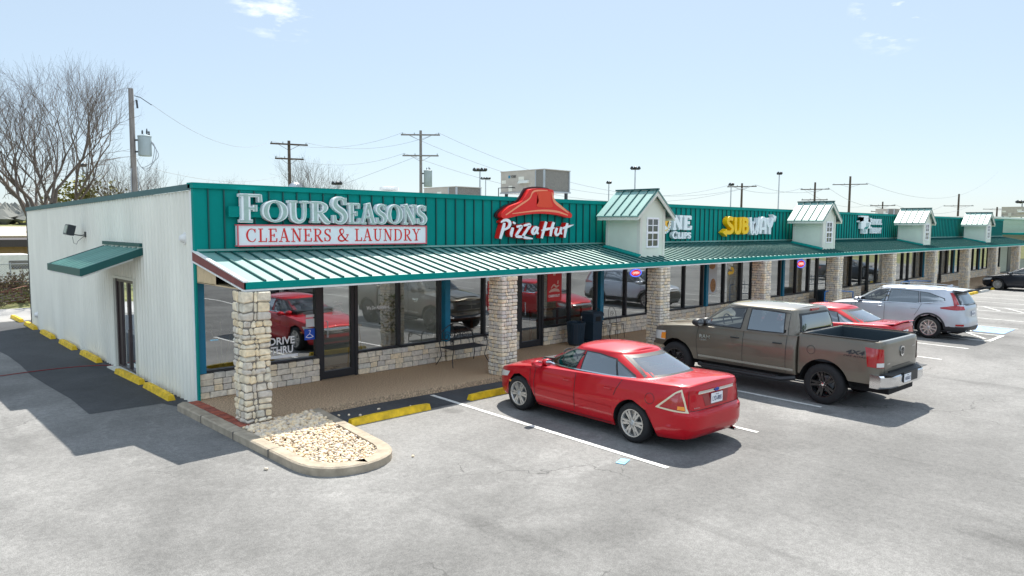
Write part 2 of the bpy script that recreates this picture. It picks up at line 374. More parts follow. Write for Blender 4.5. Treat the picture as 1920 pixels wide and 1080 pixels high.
def text_obj(name, body, fn, w, h, mt, parent=None, depth=0.0, bold=0.0, shear=0.0):
    """letters fitted into w x h, mapped by fn(x, z, depth)"""
    me = text_pts(body, bold, shear)
    xs = [v.co.x for v in me.vertices]; ys = [v.co.y for v in me.vertices]
    ax, bx, ay, by = min(xs), max(xs), min(ys), max(ys)
    bm = bmesh.new(); bm.from_mesh(me)
    bmesh.ops.remove_doubles(bm, verts=bm.verts, dist=1e-6)
    for v in bm.verts: v.co = Vector(fn((v.co.x - ax) / (bx - ax) * w, (v.co.y - ay) / (by - ay) * h, depth))
    if depth > 0:
        r = bmesh.ops.extrude_face_region(bm, geom=list(bm.faces))
        d = Vector(fn(0, 0, 0)) - Vector(fn(0, 0, depth))
        bmesh.ops.translate(bm, vec=d, verts=[g for g in r['geom'] if isinstance(g, bmesh.types.BMVert)])
    bmesh.ops.recalc_face_normals(bm, faces=bm.faces)
    me2 = bpy.data.meshes.new(name); bm.to_mesh(me2); bm.free(); me2.materials.append(mt)
    bpy.data.meshes.remove(me)
    o = bpy.data.objects.new(name, me2); COL.objects.link(o)
    if parent is not None: o.parent = parent
    return o
def catmull(P, n=6):
    if len(P) < 3: return [tuple(p) for p in P]
    out = []
    for i in range(len(P) - 1):
        p0 = P[max(i - 1, 0)]; p1 = P[i]; p2 = P[i + 1]; p3 = P[min(i + 2, len(P) - 1)]
        for k in range(n):
            t = k / n
            out.append(tuple(0.5 * (2 * b + (c - a) * t + (2 * a - 5 * b + 4 * c - d) * t * t + (3 * b - a - 3 * c + d) * t ** 3) for a, b, c, d in zip(p0, p1, p2, p3)))
    out.append(tuple(P[-1])); return out
def ribbon(mb, pts, fn, depth, lift=0.0, smooth=True):   # pts [(x, z, width)]
    P = catmull(pts, 7) if smooth and len(pts) > 2 else pts
    L_, R_ = [], []
    for i, p in enumerate(P):
        a = P[max(i - 1, 0)]; b = P[min(i + 1, len(P) - 1)]
        dx, dz = b[0] - a[0], b[1] - a[1]; l = math.hypot(dx, dz) or 1
        nx, nz_ = -dz / l, dx / l; w = p[2] / 2
        L_.append((p[0] + nx * w, p[1] + nz_ * w)); R_.append((p[0] - nx * w, p[1] - nz_ * w))
    D = depth + lift
    rows = [[fn(x, z, D) for x, z in L_], [fn(x, z, D) for x, z in R_]]
    mb.grid(rows)
    if depth > 0:
        mb.grid([[fn(x, z, D) for x, z in L_], [fn(x, z, 0) for x, z in L_]])
        mb.grid([[fn(x, z, D) for x, z in R_], [fn(x, z, 0) for x, z in R_]])
        for k in (0, -1): mb.face([fn(*L_[k], D), fn(*R_[k], D), fn(*R_[k], 0), fn(*L_[k], 0)])
def wallfn(x0, z0, y, sx=1, sz=1):   # facing -y
    return lambda x, z, d: (x0 + x * sx, y - d, z0 + z * sz)

# ------------------------------------------------------------------ serif glyphs (own drawing)
T_, K_ = 't', 'k'
GL = {
 'F': (.66, [[(.2, 0, K_), (.2, 1, K_)], [(.03, .96, T_), (.62, .96, T_)], [(.60, 1, T_), (.615, .72, T_)], [(.2, .5, T_), (.47, .5, T_)], [(.46, .62, T_), (.46, .38, T_)], [(.03, .03, T_), (.38, .03, T_)]]),
 'E': (.70, [[(.2, 0, K_), (.2, 1, K_)], [(.03, .96, T_), (.62, .96, T_)], [(.60, 1, T_), (.61, .74, T_)], [(.2, .5, T_), (.47, .5, T_)], [(.46, .62, T_), (.46, .38, T_)], [(.03, .04, T_), (.64, .04, T_)], [(.63, 0, T_), (.65, .28, T_)]]),
 'L': (.64, [[(.2, 0, K_), (.2, 1, K_)], [(.03, .97, T_), (.38, .97, T_)], [(.03, .04, T_), (.6, .04, T_)], [(.6, 0, T_), (.62, .3, T_)]]),
 'I': (.38, [[(.19, 0, K_), (.19, 1, K_)], [(.03, .97, T_), (.35, .97, T_)], [(.03, .03, T_), (.35, .03, T_)]]),
 'O': (.92, [[(.46 + .36 * math.sin(a * math.pi / 8), .5 + .46 * math.cos(a * math.pi / 8), K_ if a % 16 in (3, 4, 5, 11, 12, 13) else ('m' if a % 16 in (2, 6, 10, 14) else T_)) for a in range(17)]]),
 'U': (.86, [[(.2, 1, K_), (.2, .45, K_), (.24, .16, K_), (.42, .03, 'm'), (.6, .12, T_), (.66, .4, T_), (.66, 1, T_)], [(.03, .97, T_), (.37, .97, T_)], [(.53, .97, T_), (.8, .97, T_)]]),
 'R': (.78, [[(.2, 0, K_), (.2, 1, K_)], [(.03, .97, T_), (.3, .97, T_)], [(.2, .96, T_), (.42, .96, T_), (.57, .86, 'm'), (.6, .73, K_), (.55, .58, 'm'), (.4, .49, T_), (.2, .48, T_)], [(.36, .48, 'm'), (.52, .22, K_), (.66, .04, K_), (.8, .0, T_)], [(.03, .03, T_), (.38, .03, T_)]]),
 'S': (.62, [[(.52, .72, T_), (.46, .9, T_), (.32, .965, T_), (.14, .88, 'm'), (.11, .7, K_), (.24, .56, K_), (.42, .45, K_), (.52, .28, K_), (.46, .1, 'm'), (.3, .03, T_), (.14, .09, T_), (.08, .3, T_)], [(.53, .98, T_), (.52, .7, T_)], [(.07, .32, T_), (.07, .02, T_)]]),
 'A': (.84, [[(.14, 0.02, T_), (.4, 1, T_)], [(.40, 1.02, K_), (.68, 0.02, K_)], [(.25, .34, T_), (.56, .34, T_)], [(.0, .03, T_), (.28, .03, T_)], [(.52, .03, T_), (.84, .03, T_)]]),
 'N': (.86, [[(.17, 0, T_), (.17, 1, T_)], [(.17, 1, K_), (.7, 0.02, K_)], [(.7, 0, T_), (.7, 1, T_)], [(.02, .97, T_), (.26, .97, T_)], [(.03, .03, T_), (.31, .03, T_)], [(.56, .97, T_), (.84, .97, T_)]]),
 'C': (.80, [[(.7, .72, T_), (.64, .88, T_), (.46, .97, T_), (.24, .86, 'm'), (.13, .62, K_), (.13, .38, K_), (.24, .14, 'm'), (.46, .03, T_), (.64, .1, T_), (.72, .26, T_)], [(.70, .98, T_), (.70, .7, T_)]]),
 'D': (.88, [[(.2, 0, K_), (.2, 1, K_)], [(.03, .97, T_), (.3, .97, T_)], [(.2, .96, T_), (.46, .95, T_), (.68, .82, 'm'), (.76, .5, K_), (.68, .18, 'm'), (.46, .05, T_), (.2, .04, T_)], [(.03, .03, T_), (.3, .03, T_)]]),
 'Y': (.80, [[(.14, 1, K_), (.41, .48, K_)], [(.68, 1, T_), (.41, .48, T_)], [(.41, 0, K_), (.41, .5, K_)], [(.0, .97, T_), (.3, .97, T_)], [(.54, .97, T_), (.82, .97, T_)], [(.24, .03, T_), (.58, .03, T_)]]),
 'P': (.70, [[(.2, 0, K_), (.2, 1, K_)], [(.03, .97, T_), (.3, .97, T_)], [(.2, .96, T_), (.42, .96, T_), (.58, .86, 'm'), (.61, .71, K_), (.56, .54, 'm'), (.4, .45, T_), (.2, .44, T_)], [(.03, .03, T_), (.38, .03, T_)]]),
 'H': (.86, [[(.2, 0, K_), (.2, 1, K_)], [(.66, 0, K_), (.66, 1, K_)], [(.2, .5, T_), (.66, .5, T_)], [(.03, .97, T_), (.37, .97, T_)], [(.03, .03, T_), (.37, .03, T_)], [(.49, .97, T_), (.83, .97, T_)], [(.49, .03, T_), (.83, .03, T_)]]),
 'T': (.76, [[(.38, 0, K_), (.38, 1, K_)], [(.04, .96, T_), (.72, .96, T_)], [(.05, 1, T_), (.04, .72, T_)], [(.71, 1, T_), (.72, .72, T_)], [(.22, .03, T_), (.54, .03, T_)]]),
 '&': (.98, [[(.92, .5, T_), (.8, .3, T_), (.58, .08, 'm'), (.34, .02, K_), (.12, .12, K_), (.1, .3, K_), (.22, .46, 'm'), (.44, .6, T_), (.54, .76, T_), (.5, .93, T_), (.38, .98, 'm'), (.24, .9, K_), (.24, .72, K_), (.42, .44, K_), (.62, .2, K_), (.78, .04, 'm'), (.95, .03, T_)], [(.76, .52, T_), (.98, .52, T_)]]),
}
def glyph(ch, fn0, h, sx, thick, thin, depth, mt, name, parent, shrink=1.0, fn_lift=0.0):
    """one letter, height h, as its own mesh; fn0(x, z, d)"""
    w, strokes = GL[ch]; mb = MB(); wd = {'k': thick, 't': thin, 'm': (thick + thin) / 2}
    for i, st in enumerate(strokes):
        P = [(x * h * sx, z * h, wd[q] * h * shrink) for x, z, q in st]
        ribbon(mb, P, fn0, depth, fn_lift + i * 0.0012)
    return mb.build(name, mt, parent)
def word(s, x0, z0, y, h, sx, thick, thin, depth, mt, name, parent, smallcap=1.0, width=None, face=None, gap=0.06):
    adv = 0; big = True; items = []
    for ch in s:
        if ch == ' ': adv += .42 * h * sx; big = True; continue
        k = 1.0 if big else smallcap; big = False
        items.append((ch, adv, k)); adv += (GL[ch][0] + gap) * h * sx * k
    f = (width / adv) if width else 1
    for ch, a, k in items:
        fn = wallfn(x0 + a * f, z0, y, f, 1)
        g = glyph(ch, fn, h * k, sx, thick, thin, depth, mt, name, parent)
        if face:
            fn2 = wallfn(x0 + a * f, z0, y - depth, f, 1)
            glyph(ch, fn2, h * k, sx, thick, thin, 0.004, face, 'letter_face', g, 0.5, 0.008)

# =================================================================== SETTING
G = -0.12
random.seed(11)
def terr(x, y):
    z = -0.30
    if y > 44: z -= 2.4 * min(1, (y - 44) / 18)
    d = math.hypot(x, y)
    if y > 120: z += min(1, (d - 120) / 260) * (9 + 3.5 * math.sin(x * .008 + 1) + 2.5 * math.sin(x * .021 + y * .01))
    return z
mg = mat('dry_grass', (0.17, 0.175, 0.06), 0.95, var=0.45, vscale=0.35, bump=0.6, bscale=12)
xs = [-1500, -700, -300, -150, -80, -50, -30, -15, -5, 5, 15, 25, 40, 60, 90, 130, 200, 350, 600, 1000, 1800]
ys = [-1500, -500, -150, -60, -20, 10, 16.9, 20, 25, 30, 37, 44, 50, 56, 62, 75, 90, 120, 160, 220, 300, 400, 600, 1000, 1800]
mb = MB(); mb.grid([[(x, y, terr(x, y)) for x in xs] for y in ys])
tag(mb.build('ground', mg, smooth=True, angle=180), kind='structure')
mb = MB(); mb.box(-60, 75, -34, 16.9, -0.28, G)
tag(mb.build('parking_lot', M_asph), kind='structure')
mb = MB(); mb.box(-90, 75, 16.9, 21.5, -0.28, G + 0.01)
tag(mb.build('back_road', M_road), kind='structure')
mb = MB()   # sealed strip in the drive beside the long wall, ragged edge
E_ = [(-1.72 + 0.05 * math.sin(i * 1.7), 0.75 + i * 1.6) for i in range(11)]
mb.face([(x, y, G + 0.004) for x, y in E_] + [(0.3, 16.8, G + 0.004), (0.3, 0.0, G + 0.004), (-0.25, 0.0, G + 0.004), (-0.45, 0.7, G + 0.004)])
tag(mb.build('side_drive', M_asph2), kind='structure')
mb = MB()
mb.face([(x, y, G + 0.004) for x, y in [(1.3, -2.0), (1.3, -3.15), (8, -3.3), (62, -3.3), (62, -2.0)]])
tag(mb.build('front_shade_strip', M_asph2), kind='structure')  # dark kerb strip, partly the canopy's shade put into the asphalt colour
# pavement: pebble aggregate slab
mb = MB()
edge = [(-0.02, -2.46), (1.25, -2.16), (2.5, -2.14), (4, -2.22), (6, -2.31), (8, -2.33), (62, -2.38)]
top = [(x, y, 0.0) for x, y in edge] + [(62, 0.2, 0), (-0.02, 0.2, 0)]
mb.face(top)
for (x0, y0), (x1, y1) in zip(edge, edge[1:]): mb.face([(x0, y0, 0), (x1, y1, 0), (x1, y1, -0.2), (x0, y0, -0.2)])
tag(mb.build('sidewalk', M_walk), kind='structure')
# island kerb ring
def rounded(pts, r, n=8):
    out = []
    N = len(pts)
    for i in range(N):
        p0, p, p2 = Vector(pts[i - 1]), Vector(pts[i]), Vector(pts[(i + 1) % N]); rr = r[i]
        if rr <= 0: out.append(tuple(p)); continue
        a = (p0 - p).normalized(); b = (p2 - p).normalized(); h = a.angle(b) / 2; t_ = rr / math.tan(h)
        A, B = p + a * t_, p + b * t_
        for k in range(n + 1):
            u = k / n; out.append(tuple(A * (1 - u) ** 2 + p * 2 * u * (1 - u) + B * u * u))
    return out
outer = rounded([(-0.44, 0.02), (-0.42, -5.45), (1.03, -5.45), (1.42, -2.12), (0.0, -2.46), (0.0, 0.02)], [.12, .85, .85, 0, 0, 0], 10)
inner = rounded([(-0.24, 0.0), (-0.22, -5.25), (0.84, -5.25), (1.22, -2.2)], [.0, .68, .68, 0], 10)
def strip_ring(o, i_, z0, z1):
    mb = MB()
    def res(P, n):
        L_ = [0]
        for a, b in zip(P, P[1:]): L_.append(L_[-1] + math.dist(a, b))
        out = []
        for k in range(n):
            s_ = L_[-1] * k / (n - 1); j = max(q for q in range(len(L_)) if L_[q] <= s_ + 1e-9); j = min(j, len(P) - 2)
            u = (s_ - L_[j]) / (L_[j + 1] - L_[j]); out.append((P[j][0] + (P[j + 1][0] - P[j][0]) * u, P[j][1] + (P[j + 1][1] - P[j][1]) * u))
        return out
    A = o; B = i_
    n = 60; A = res(A, n); B = res(B, n)
    def sh(P, Q, k): return [(a[0] + (b[0] - a[0]) * k, a[1] + (b[1] - a[1]) * k) for a, b in zip(P, Q)]
    C1 = sh(A, B, .12)
    mb.grid([[(x, y, z0) for x, y in A], [(x, y, z1 - .02) for x, y in A], [(x, y, z1) for x, y in C1], [(x, y, z1) for x, y in B], [(x, y, z0) for x, y in B]])
    return mb
ko = outer[:-2][:-0 or None]
ko = rounded([(-0.30, 0.03), (-0.44, -0.06), (-0.42, -5.45), (1.03, -5.45), (1.42, -2.12)], [0, .1, .85, .85, 0], 10)
ki = [(-0.24, -0.03)] + rounded([(-0.24, -0.03), (-0.22, -5.25), (0.84, -5.25), (1.22, -2.2)], [0, .68, .68, 0], 10)[1:]
tag(strip_ring(ko, ki, G - .05, 0.012).build('island_kerb', M_kerb, smooth=True, angle=35), kind='structure')
mb = MB()
y = -0.05
while y > -2.40:
    mb.stone(-0.215 + random.uniform(-.008, .008), -0.015, y - 0.098, y, -0.05, 0.006 + random.uniform(0, .006), .008, .004); y -= 0.112
mb.cur = 1; mb.box(-0.22, -0.01, -2.44, -0.02, -0.06, 0.0)
tag(mb.build('brick_edging', [M_brick, M_mortar]), kind='structure')
# painted markings
mb = MB(); random.seed(3)
def stripe(mb, x0, y0, x1, y1, w=0.1, z=G + 0.008):
    n = max(1, int(math.hypot(x1 - x0, y1 - y0) / .25)); d = Vector((x1 - x0, y1 - y0)); d.normalize(); nx, ny = -d.y * w / 2, d.x * w / 2
    L_, R_ = [], []
    for k in range(n + 1):
        u = k / n; x = x0 + (x1 - x0) * u; y_ = y0 + (y1 - y0) * u; j = random.uniform(.9, 1.06)
        L_.append((x + nx * j, y_ + ny * j, z)); R_.append((x - nx * j, y_ - ny * j, z))
    mb.grid([L_, R_])
SK = 0.042
for x in (3.64, 6.36, 8.95, 11.55, 14.1, 16.62, 19.2): stripe(mb, x + 5.97 * SK, -2.32, x, -8.3)
for x in (21.35, 23.05): stripe(mb, x + 5.9 * SK, -2.4, x, -8.3, .1, G + 0.008)
stripe(mb, 21.3, -8.32, 23.1, -8.32, .12, G + 0.012)
for k in range(7): stripe(mb, 21.6 + .25 - k * .03, -8.1 + k * .85, 23.1 + .22 - k * .03 + .0, -7.1 + k * .85, .1, G + 0.010)
for x in (25.4, 28.0, 31.2, 33.0, 35.6, 38.2, 40.8, 43.4, 46.0, 48.6, 51.2, 53.8, 56.4): stripe(mb, x + 5.9 * SK, -2.4, x, -8.3)
for k in range(7): stripe(mb, 31.4 + .25, -8.1 + k * .85, 33.0 + .22, -7.1 + k * .85, .1, G + 0.010)
for x in range(0, 18): stripe(mb, 8 + x * 2.7, -16.5, 8 + x * 2.7, -22.5)
tag(mb.build('parking_lines', M_line), kind='structure')
mb = MB()
for x0, x1 in ((24.3, 25.3),):
    mb.face([(23.55, -8.25, G + .012), (25.15, -8.25, G + .012), (25.2, -7.0, G + .012), (23.6, -7.0, G + .012)])
tag(mb.build('accessible_bay_marking', M_bluepad), kind='structure')
mb = MB(); mb.box(-60, 75, -34.2, -34.001, -.28, .03); tag(mb.build('far_kerb', M_yellow), kind='structure')
mb = MB()
for y in (-1.25, -2.62, -3.9): mb.box(-.446, -.235, y - .005, y + .005, G - .04, .0145)
for x0, x1, y in ((.93, 1.13, -3.4), (.90, 1.06, -4.3)): mb.box(x0 + .2, x1 + .1, y - .005, y + .005, G - .04, .0145)
tag(mb.build('kerb_joints', M_mortar), kind='structure')
# rocks
random.seed(5)
def blob(mb, c, r, rnd=random):
    n = 6; M = Matrix.Rotation(rnd.uniform(0, 3.1), 4, 'Z') @ Matrix.Rotation(rnd.uniform(-.5, .5), 4, 'X')
    a, b, c_ = r * rnd.uniform(.85, 1.35), r * rnd.uniform(.75, 1.05), r * rnd.uniform(.5, .8)
    rings = []
    for i, ph in enumerate((-50, 0, 48)):
        rr, zz = math.cos(rad(ph)), math.sin(rad(ph))
        rings.append(mb.add([Vector(c) + (M @ Vector((a * rr * math.cos(k * math.pi * 2 / n) * rnd.uniform(.85, 1.12), b * rr * math.sin(k * math.pi * 2 / n) * rnd.uniform(.85, 1.12), c_ * zz))) for k in range(n)]))
    tp = mb.add([Vector(c) + M @ Vector((0, 0, c_))]); bt = mb.add([Vector(c) - M @ Vector((0, 0, c_))])
    for i in range(2):
        for k in range(n): mb.q(rings[i] + k, rings[i] + (k + 1) % n, rings[i + 1] + (k + 1) % n, rings[i + 1] + k)
    for k in range(n): mb.q(rings[2] + k, rings[2] + (k + 1) % n, tp); mb.q(rings[0] + k, bt, rings[0] + (k + 1) % n)
mb = MB()
def inside(x, y):
    xl = -0.2; xr = 1.2 + (y + 2.2) * 0.118
    if not (xl < x < xr and -5.22 < y < -2.2): return False
    if x < 0.45 and y > -2.44 - .0: return y < -2.5 and True
    for cx, s_ in ((xl + .62, -1), (xr - .62, 1)):
        if y < -4.66 and (x - cx) * s_ > 0 and math.hypot(x - cx, y + 4.66) > .63: return False
    return True
for layer in range(3):
    k = 0
    while k < 1250:
        x, y = random.uniform(-.22, 1.22), random.uniform(-5.3, -2.2)
        if not inside(x, y): k += .3; continue
        far = y > -3.3; pile = 0.06 * max(0, 1 - abs(y + 2.75) / .9)
        blob(mb, (x, y, -0.055 + layer * 0.018 + pile * random.uniform(.3, 1)), random.uniform(.020, .040) * (1.25 if far else .8)); k += 1
for x, y in ((1.75, -2.6), (1.9, -2.75), (2.1, -2.9), (1.6, -2.5), (1.2, -5.35), (2.4, -2.6), (3.0, -2.8), (-.7, -4.4)):
    blob(mb, (x, y, G + .02), random.uniform(.02, .035))
tag(mb.build('landscape_rocks', M_rock, smooth=True, angle=180), 'cream and tan river rocks filling the island bed', 'rocks', kind='stuff')
mb = MB(); mb.face([(x, y, -0.085) for x, y in ki])
tag(mb.build('island_soil', M_mortar), kind='structure')

# =================================================================== BUILDING
H, ZW, ZE, YE = 4.192, 2.886, 2.291, -2.265
LX = 60.75; D = 14.9; H2 = 3.87
B = empty('strip_mall_building', (0, 0, 0), 0, 'long low strip mall with teal metal parapet, green canopy and stone columns', 'building')
# long side wall, corrugated, with the door opening left out
def corr(a0, a1, z0, z1fn, pitch=0.2, dep=0.03):
    P = []; y = a0
    while y < a1 - 1e-6:
        for f, o in ((0, 0), (.14, -dep), (.32, -dep), (.46, 0), (1, 0)):
            yy = min(y + f * pitch, a1)
            if not P or yy > P[-1][0] + 1e-6: P.append((yy, o))
        y += pitch
    return P
topz = lambda y: H - 0.14 + (H2 - 0.06 - H + .14) * y / D
mb = MB()
for a0, a1, zb in ((0.06, 3.70, -0.12), (3.70, 5.24, 2.10), (5.24, D, -0.12)):
    P = corr(a0, a1, 0, 0)
    mb.grid([[(o, y, zb) for y, o in P], [(o, y, (zb + topz(y)) / 2) for y, o in P], [(o, y, topz(y)) for y, o in P]])
mb.build('side_wall', M_cream, B)
mb = MB(); P = corr(0.0, D, 0, 0)
mb.face([(-.05, 0.0, H - .14), (-.05, D + .08, H2 - .06), (-.05, D + .08, H2 + .06), (-.05, 0.0, H - .02)])
mb.face([(-.05, 0.0, H - .02), (-.05, D + .08, H2 + .06), (.12, D + .08, H2 + .06), (.12, 0, H - .02)])
mb.face([(-.05, D + .08, H2 - .06), (.12, D + .08, H2 - .06), (.12, D + .08, H2 + .06), (-.05, D + .08, H2 + .06)])
mb.build('roof_edge_trim', mat('dark_teal_trim', (0.02, 0.10, 0.11), 0.45, var=.1), B)
MB().box(-.045, .0, D - .01, D + .06, -.12, H2).build('corner_trim', M_darkm, B)
MB().box(-.035, .03, .0, .075, -.02, H - .02).build('corner_trim', M_white, B)
MB().box(0.0, LX, D, D + .1, -.12, H2).build('back_wall', M_cream, B)
mb = MB(); mb.face([(0.0, .05, 3.86), (LX, .05, 3.86), (LX, D, 3.84), (0, D, 3.84)]); mb.build('roof', M_roof, B)
MB().box(LX - .1, LX, .1, D - .01, -.12, 3.83).build('end_wall', M_cream, B)
# side door (recess, frame, glazing)
sd = MB(); sd.box(0.02, .12, 3.70, 3.78, -.1, 2.1).box(.02, .12, 5.16, 5.24, -.1, 2.1).box(.02, .12, 3.78, 5.16, 2.02, 2.1).box(.05, .11, 4.40, 4.50, -.03, 2.02).box(.05, .11, 4.96, 5.16, -.03, 2.02).box(.02, .12, 3.78, 5.16, -.1, -.03)
sdo = sd.build('side_door', M_bronze, B)
mb = MB(); mb.face([(.085, 3.78, -.03), (.085, 4.40, -.03), (.085, 4.40, 2.02), (.085, 3.78, 2.02)]); mb.face([(.085, 4.5, -.03), (.085, 4.96, -.03), (.085, 4.96, 2.02), (.085, 4.5, 2.02)])
mb.build('door_pane', M_fglass, sdo)
MB().box(-.02, .05, 4.42, 4.45, .9, 1.25).build('door_handle', M_steel, sdo)
mb = MB(); mb.box(-.04, .02, 3.62, 3.695, -.1, 2.16).box(-.04, .02, 5.245, 5.32, -.1, 2.16).box(-.04, .02, 3.695, 5.245, 2.1, 2.16).box(-.22, .018, 3.60, 5.34, -.13, -.08)
mb.build('door_casing', M_trim, B)
# side awning: skillion, ribbed
aw = MB(); y0, y1 = 3.05, 5.95; xo = -1.22; zo, zi = 2.40, 2.82
aw.hexa([(xo, y0, zo - .0), (0, y0, zi), (xo, y1, zo), (0, y1, zi), (xo, y0, zo + .03), (0, y0, zi + .03), (xo, y1, zo + .03), (0, y1, zi + .03)])
k = y0 + .02
while k < y1:
    aw.hexa([(xo, k, zo + .03), (0, k, zi + .03), (xo, k + .03, zo + .03), (0, k + .03, zi + .03), (xo, k, zo + .075), (0, k, zi + .075), (xo, k + .03, zo + .075), (0, k + .03, zi + .075)]); k += .32
ao = aw.build('side_awning', M_roofmetal, B)
mb = MB(); mb.box(xo - .03, xo - .002, y0 - .03, y1 + .03, zo - .1, zo + .06)
for yy in (y0 - .03, y1 + .002): mb.hexa([(xo, yy, zo - .1), (0, yy, zi - .1), (xo, yy + .028, zo - .1), (0, yy + .028, zi - .1), (xo, yy, zo + .06), (0, yy, zi + .06), (xo, yy + .028, zo + .06), (0, yy + .028, zi + .06)])
mb.box(-.06, -.002, y0 + .0, y1, zi + .08, zi + .16)
mb.build('awning_fascia', M_seam, ao)
mb = MB(); mb.hexa([(xo + .0, y0 + .02, zo - .14), (-.2, y0 + .02, zi - .21), (xo + .0, y1 - .02, zo - .14), (-.2, y1 - .02, zi - .21), (xo, y0 + .02, zo - .105), (-.2, y0 + .02, zi - .17), (xo, y1 - .02, zo - .105), (-.2, y1 - .02, zi - .17)])
mb.build('awning_soffit', M_white, ao)
# parapet
mb = MB(); mb.box(0, LX, -.10, .04, ZW - .1, H - .10); mb.cur = 1
k = 0.24
while k < LX - .1:
    mb.box(k - .012, k + .012, -.135, -.10, ZW, H - .12); k += .305
mb.cur = 0; mb.box(0, LX, .04, .05, H - .10, H - .02)
mb.build('parapet', [M_teal, M_seam], B)
mb = MB(); mb.box(-.05, LX + .05, -.15, .12, H - .105, H - .03).box(-.055, LX + .06, -.13, .14, H - .03, H)
mb.build('parapet_cap', M_teal, B)
mb = MB(); mb.box(-.03, .0, -.10, .0, -.02, H - .11); mb.build('corner_flashing', M_teal, B)
# canopy
sl = (ZW - 2.427) / -YE
zc = lambda y: ZW + sl * y
mb = MB(); mb.hexa([(0, YE, zc(YE) - .03), (LX, YE, zc(YE) - .03), (0, -.1, zc(-.1) - .03), (LX, -.1, zc(-.1) - .03), (0, YE, zc(YE)), (LX, YE, zc(YE)), (0, -.1, zc(-.1)), (LX, -.1, zc(-.1))])
mb.cur = 1; k = .35
while k < LX - .05:
    mb.hexa([(k - .014, YE - .01, zc(YE)), (k + .014, YE - .01, zc(YE)), (k - .014, -.14, zc(-.1)), (k + .014, -.14, zc(-.1)), (k - .014, YE - .01, zc(YE) + .035), (k + .014, YE - .01, zc(YE) + .035), (k - .014, -.14, zc(-.14) + .035), (k + .014, -.14, zc(-.14) + .035)]); k += .305
mb.cur = 0; mb.box(0, LX, -.16, -.136, zc(-.14) + .036, zc(-.14) + .075)
cano = mb.build('canopy_roof', [M_roofmetal, M_seam], B)
mb = MB(); mb.box(-.04, LX, YE - .03, YE - .002, ZE + .02, zc(YE) + .005)
x = 1.2
mb.build('canopy_fascia', M_teal, cano)
mb = MB(); mb.box(-.04, LX, YE - .025, YE + .1, ZE - .015, ZE + .018); mb.build('fascia_trim', M_white, cano)
mb = MB(); mb.hexa([(-.045, YE - .03, ZE + .02), (-.012, YE - .03, ZE + .02), (-.045, -.0, ZW - .17), (-.012, -.0, ZW - .17), (-.045, YE - .03, zc(YE) + .0), (-.012, YE - .03, zc(YE) + .0), (-.045, 0, ZW - .0), (-.012, 0, ZW)])
mb.build('rake_board', M_brown, cano)
mb = MB(); mb.hexa([(-.055, YE - .01, ZE - .01), (-.012, YE - .01, ZE - .01), (-.055, -.0, ZW - .20), (-.012, -.0, ZW - .20), (-.055, YE - .01, ZE + .018), (-.012, YE - .01, ZE + .018), (-.055, 0, ZW - .172), (-.012, 0, ZW - .172)])
mb.hexa([(-.055, YE - .04, zc(YE) + .002), (.02, YE - .04, zc(YE) + .002), (-.055, -.02, zc(-.02) + .002), (.02, -.02, zc(-.02) + .002), (-.055, YE - .04, zc(YE) + .03), (.02, YE - .04, zc(YE) + .03), (-.055, -.02, zc(-.02) + .03), (.02, -.02, zc(-.02) + .03)])
mb.build('rake_trim', M_white, cano)
mb = MB(); mb.face([(.0, -.1, ZW - .2), (.0, -1.0, ZW - .38), (.0, -1.0, 2.3), (.0, -.1, 2.3)]); mb.build('gable_panel', M_wood, cano)
mb = MB(); mb.box(0, LX, YE + .1, -.002, ZE + .0, ZE + .02); mb.build('soffit', M_wood, cano)
# header, sill walls, storefront frames
MB().box(0.1, LX, 0, .2, 2.312, ZW - .1).build('header', M_darkm, B)
def stone_wall(x0, x1, z0, z1, y0=-.0, y1=.2, rows=4):
    mb = MB(); h = (z1 - z0) / rows
    for r in range(rows):
        x = x0; hh = h
        while x < x1 - .001:
            w = random.uniform(.17, .34)
            if x + w > x1 - .14: w = x1 - x
            mb.stone(x + .005, x + w - .005, y0 - .012 + random.uniform(-.006, .006), y1 - .01, z0 + r * hh + .005, z0 + (r + 1) * hh - .005, .012, .006); x += w
    mb.cur = 1; mb.box(x0 + .01, x1 - .01, y0 + .006, y1 - .02, z0, z1 - .008)
    return mb
random.seed(21)
SILLS = []
for k in range(3):
    SILLS.append((stone_wall(0, 2.58, 0, .5).build('stone_sill', [M_stone, M_mortar], B, smooth=False), stone_wall(0, 2.52, 0, .5, ).build('stone_sill', [M_stone, M_mortar], B)))
pw = None
GY = .10
pane1 = (lambda w: MB().face([(0, GY, 0), (w, GY, 0), (w, GY, 1.8), (0, GY, 1.8)]))
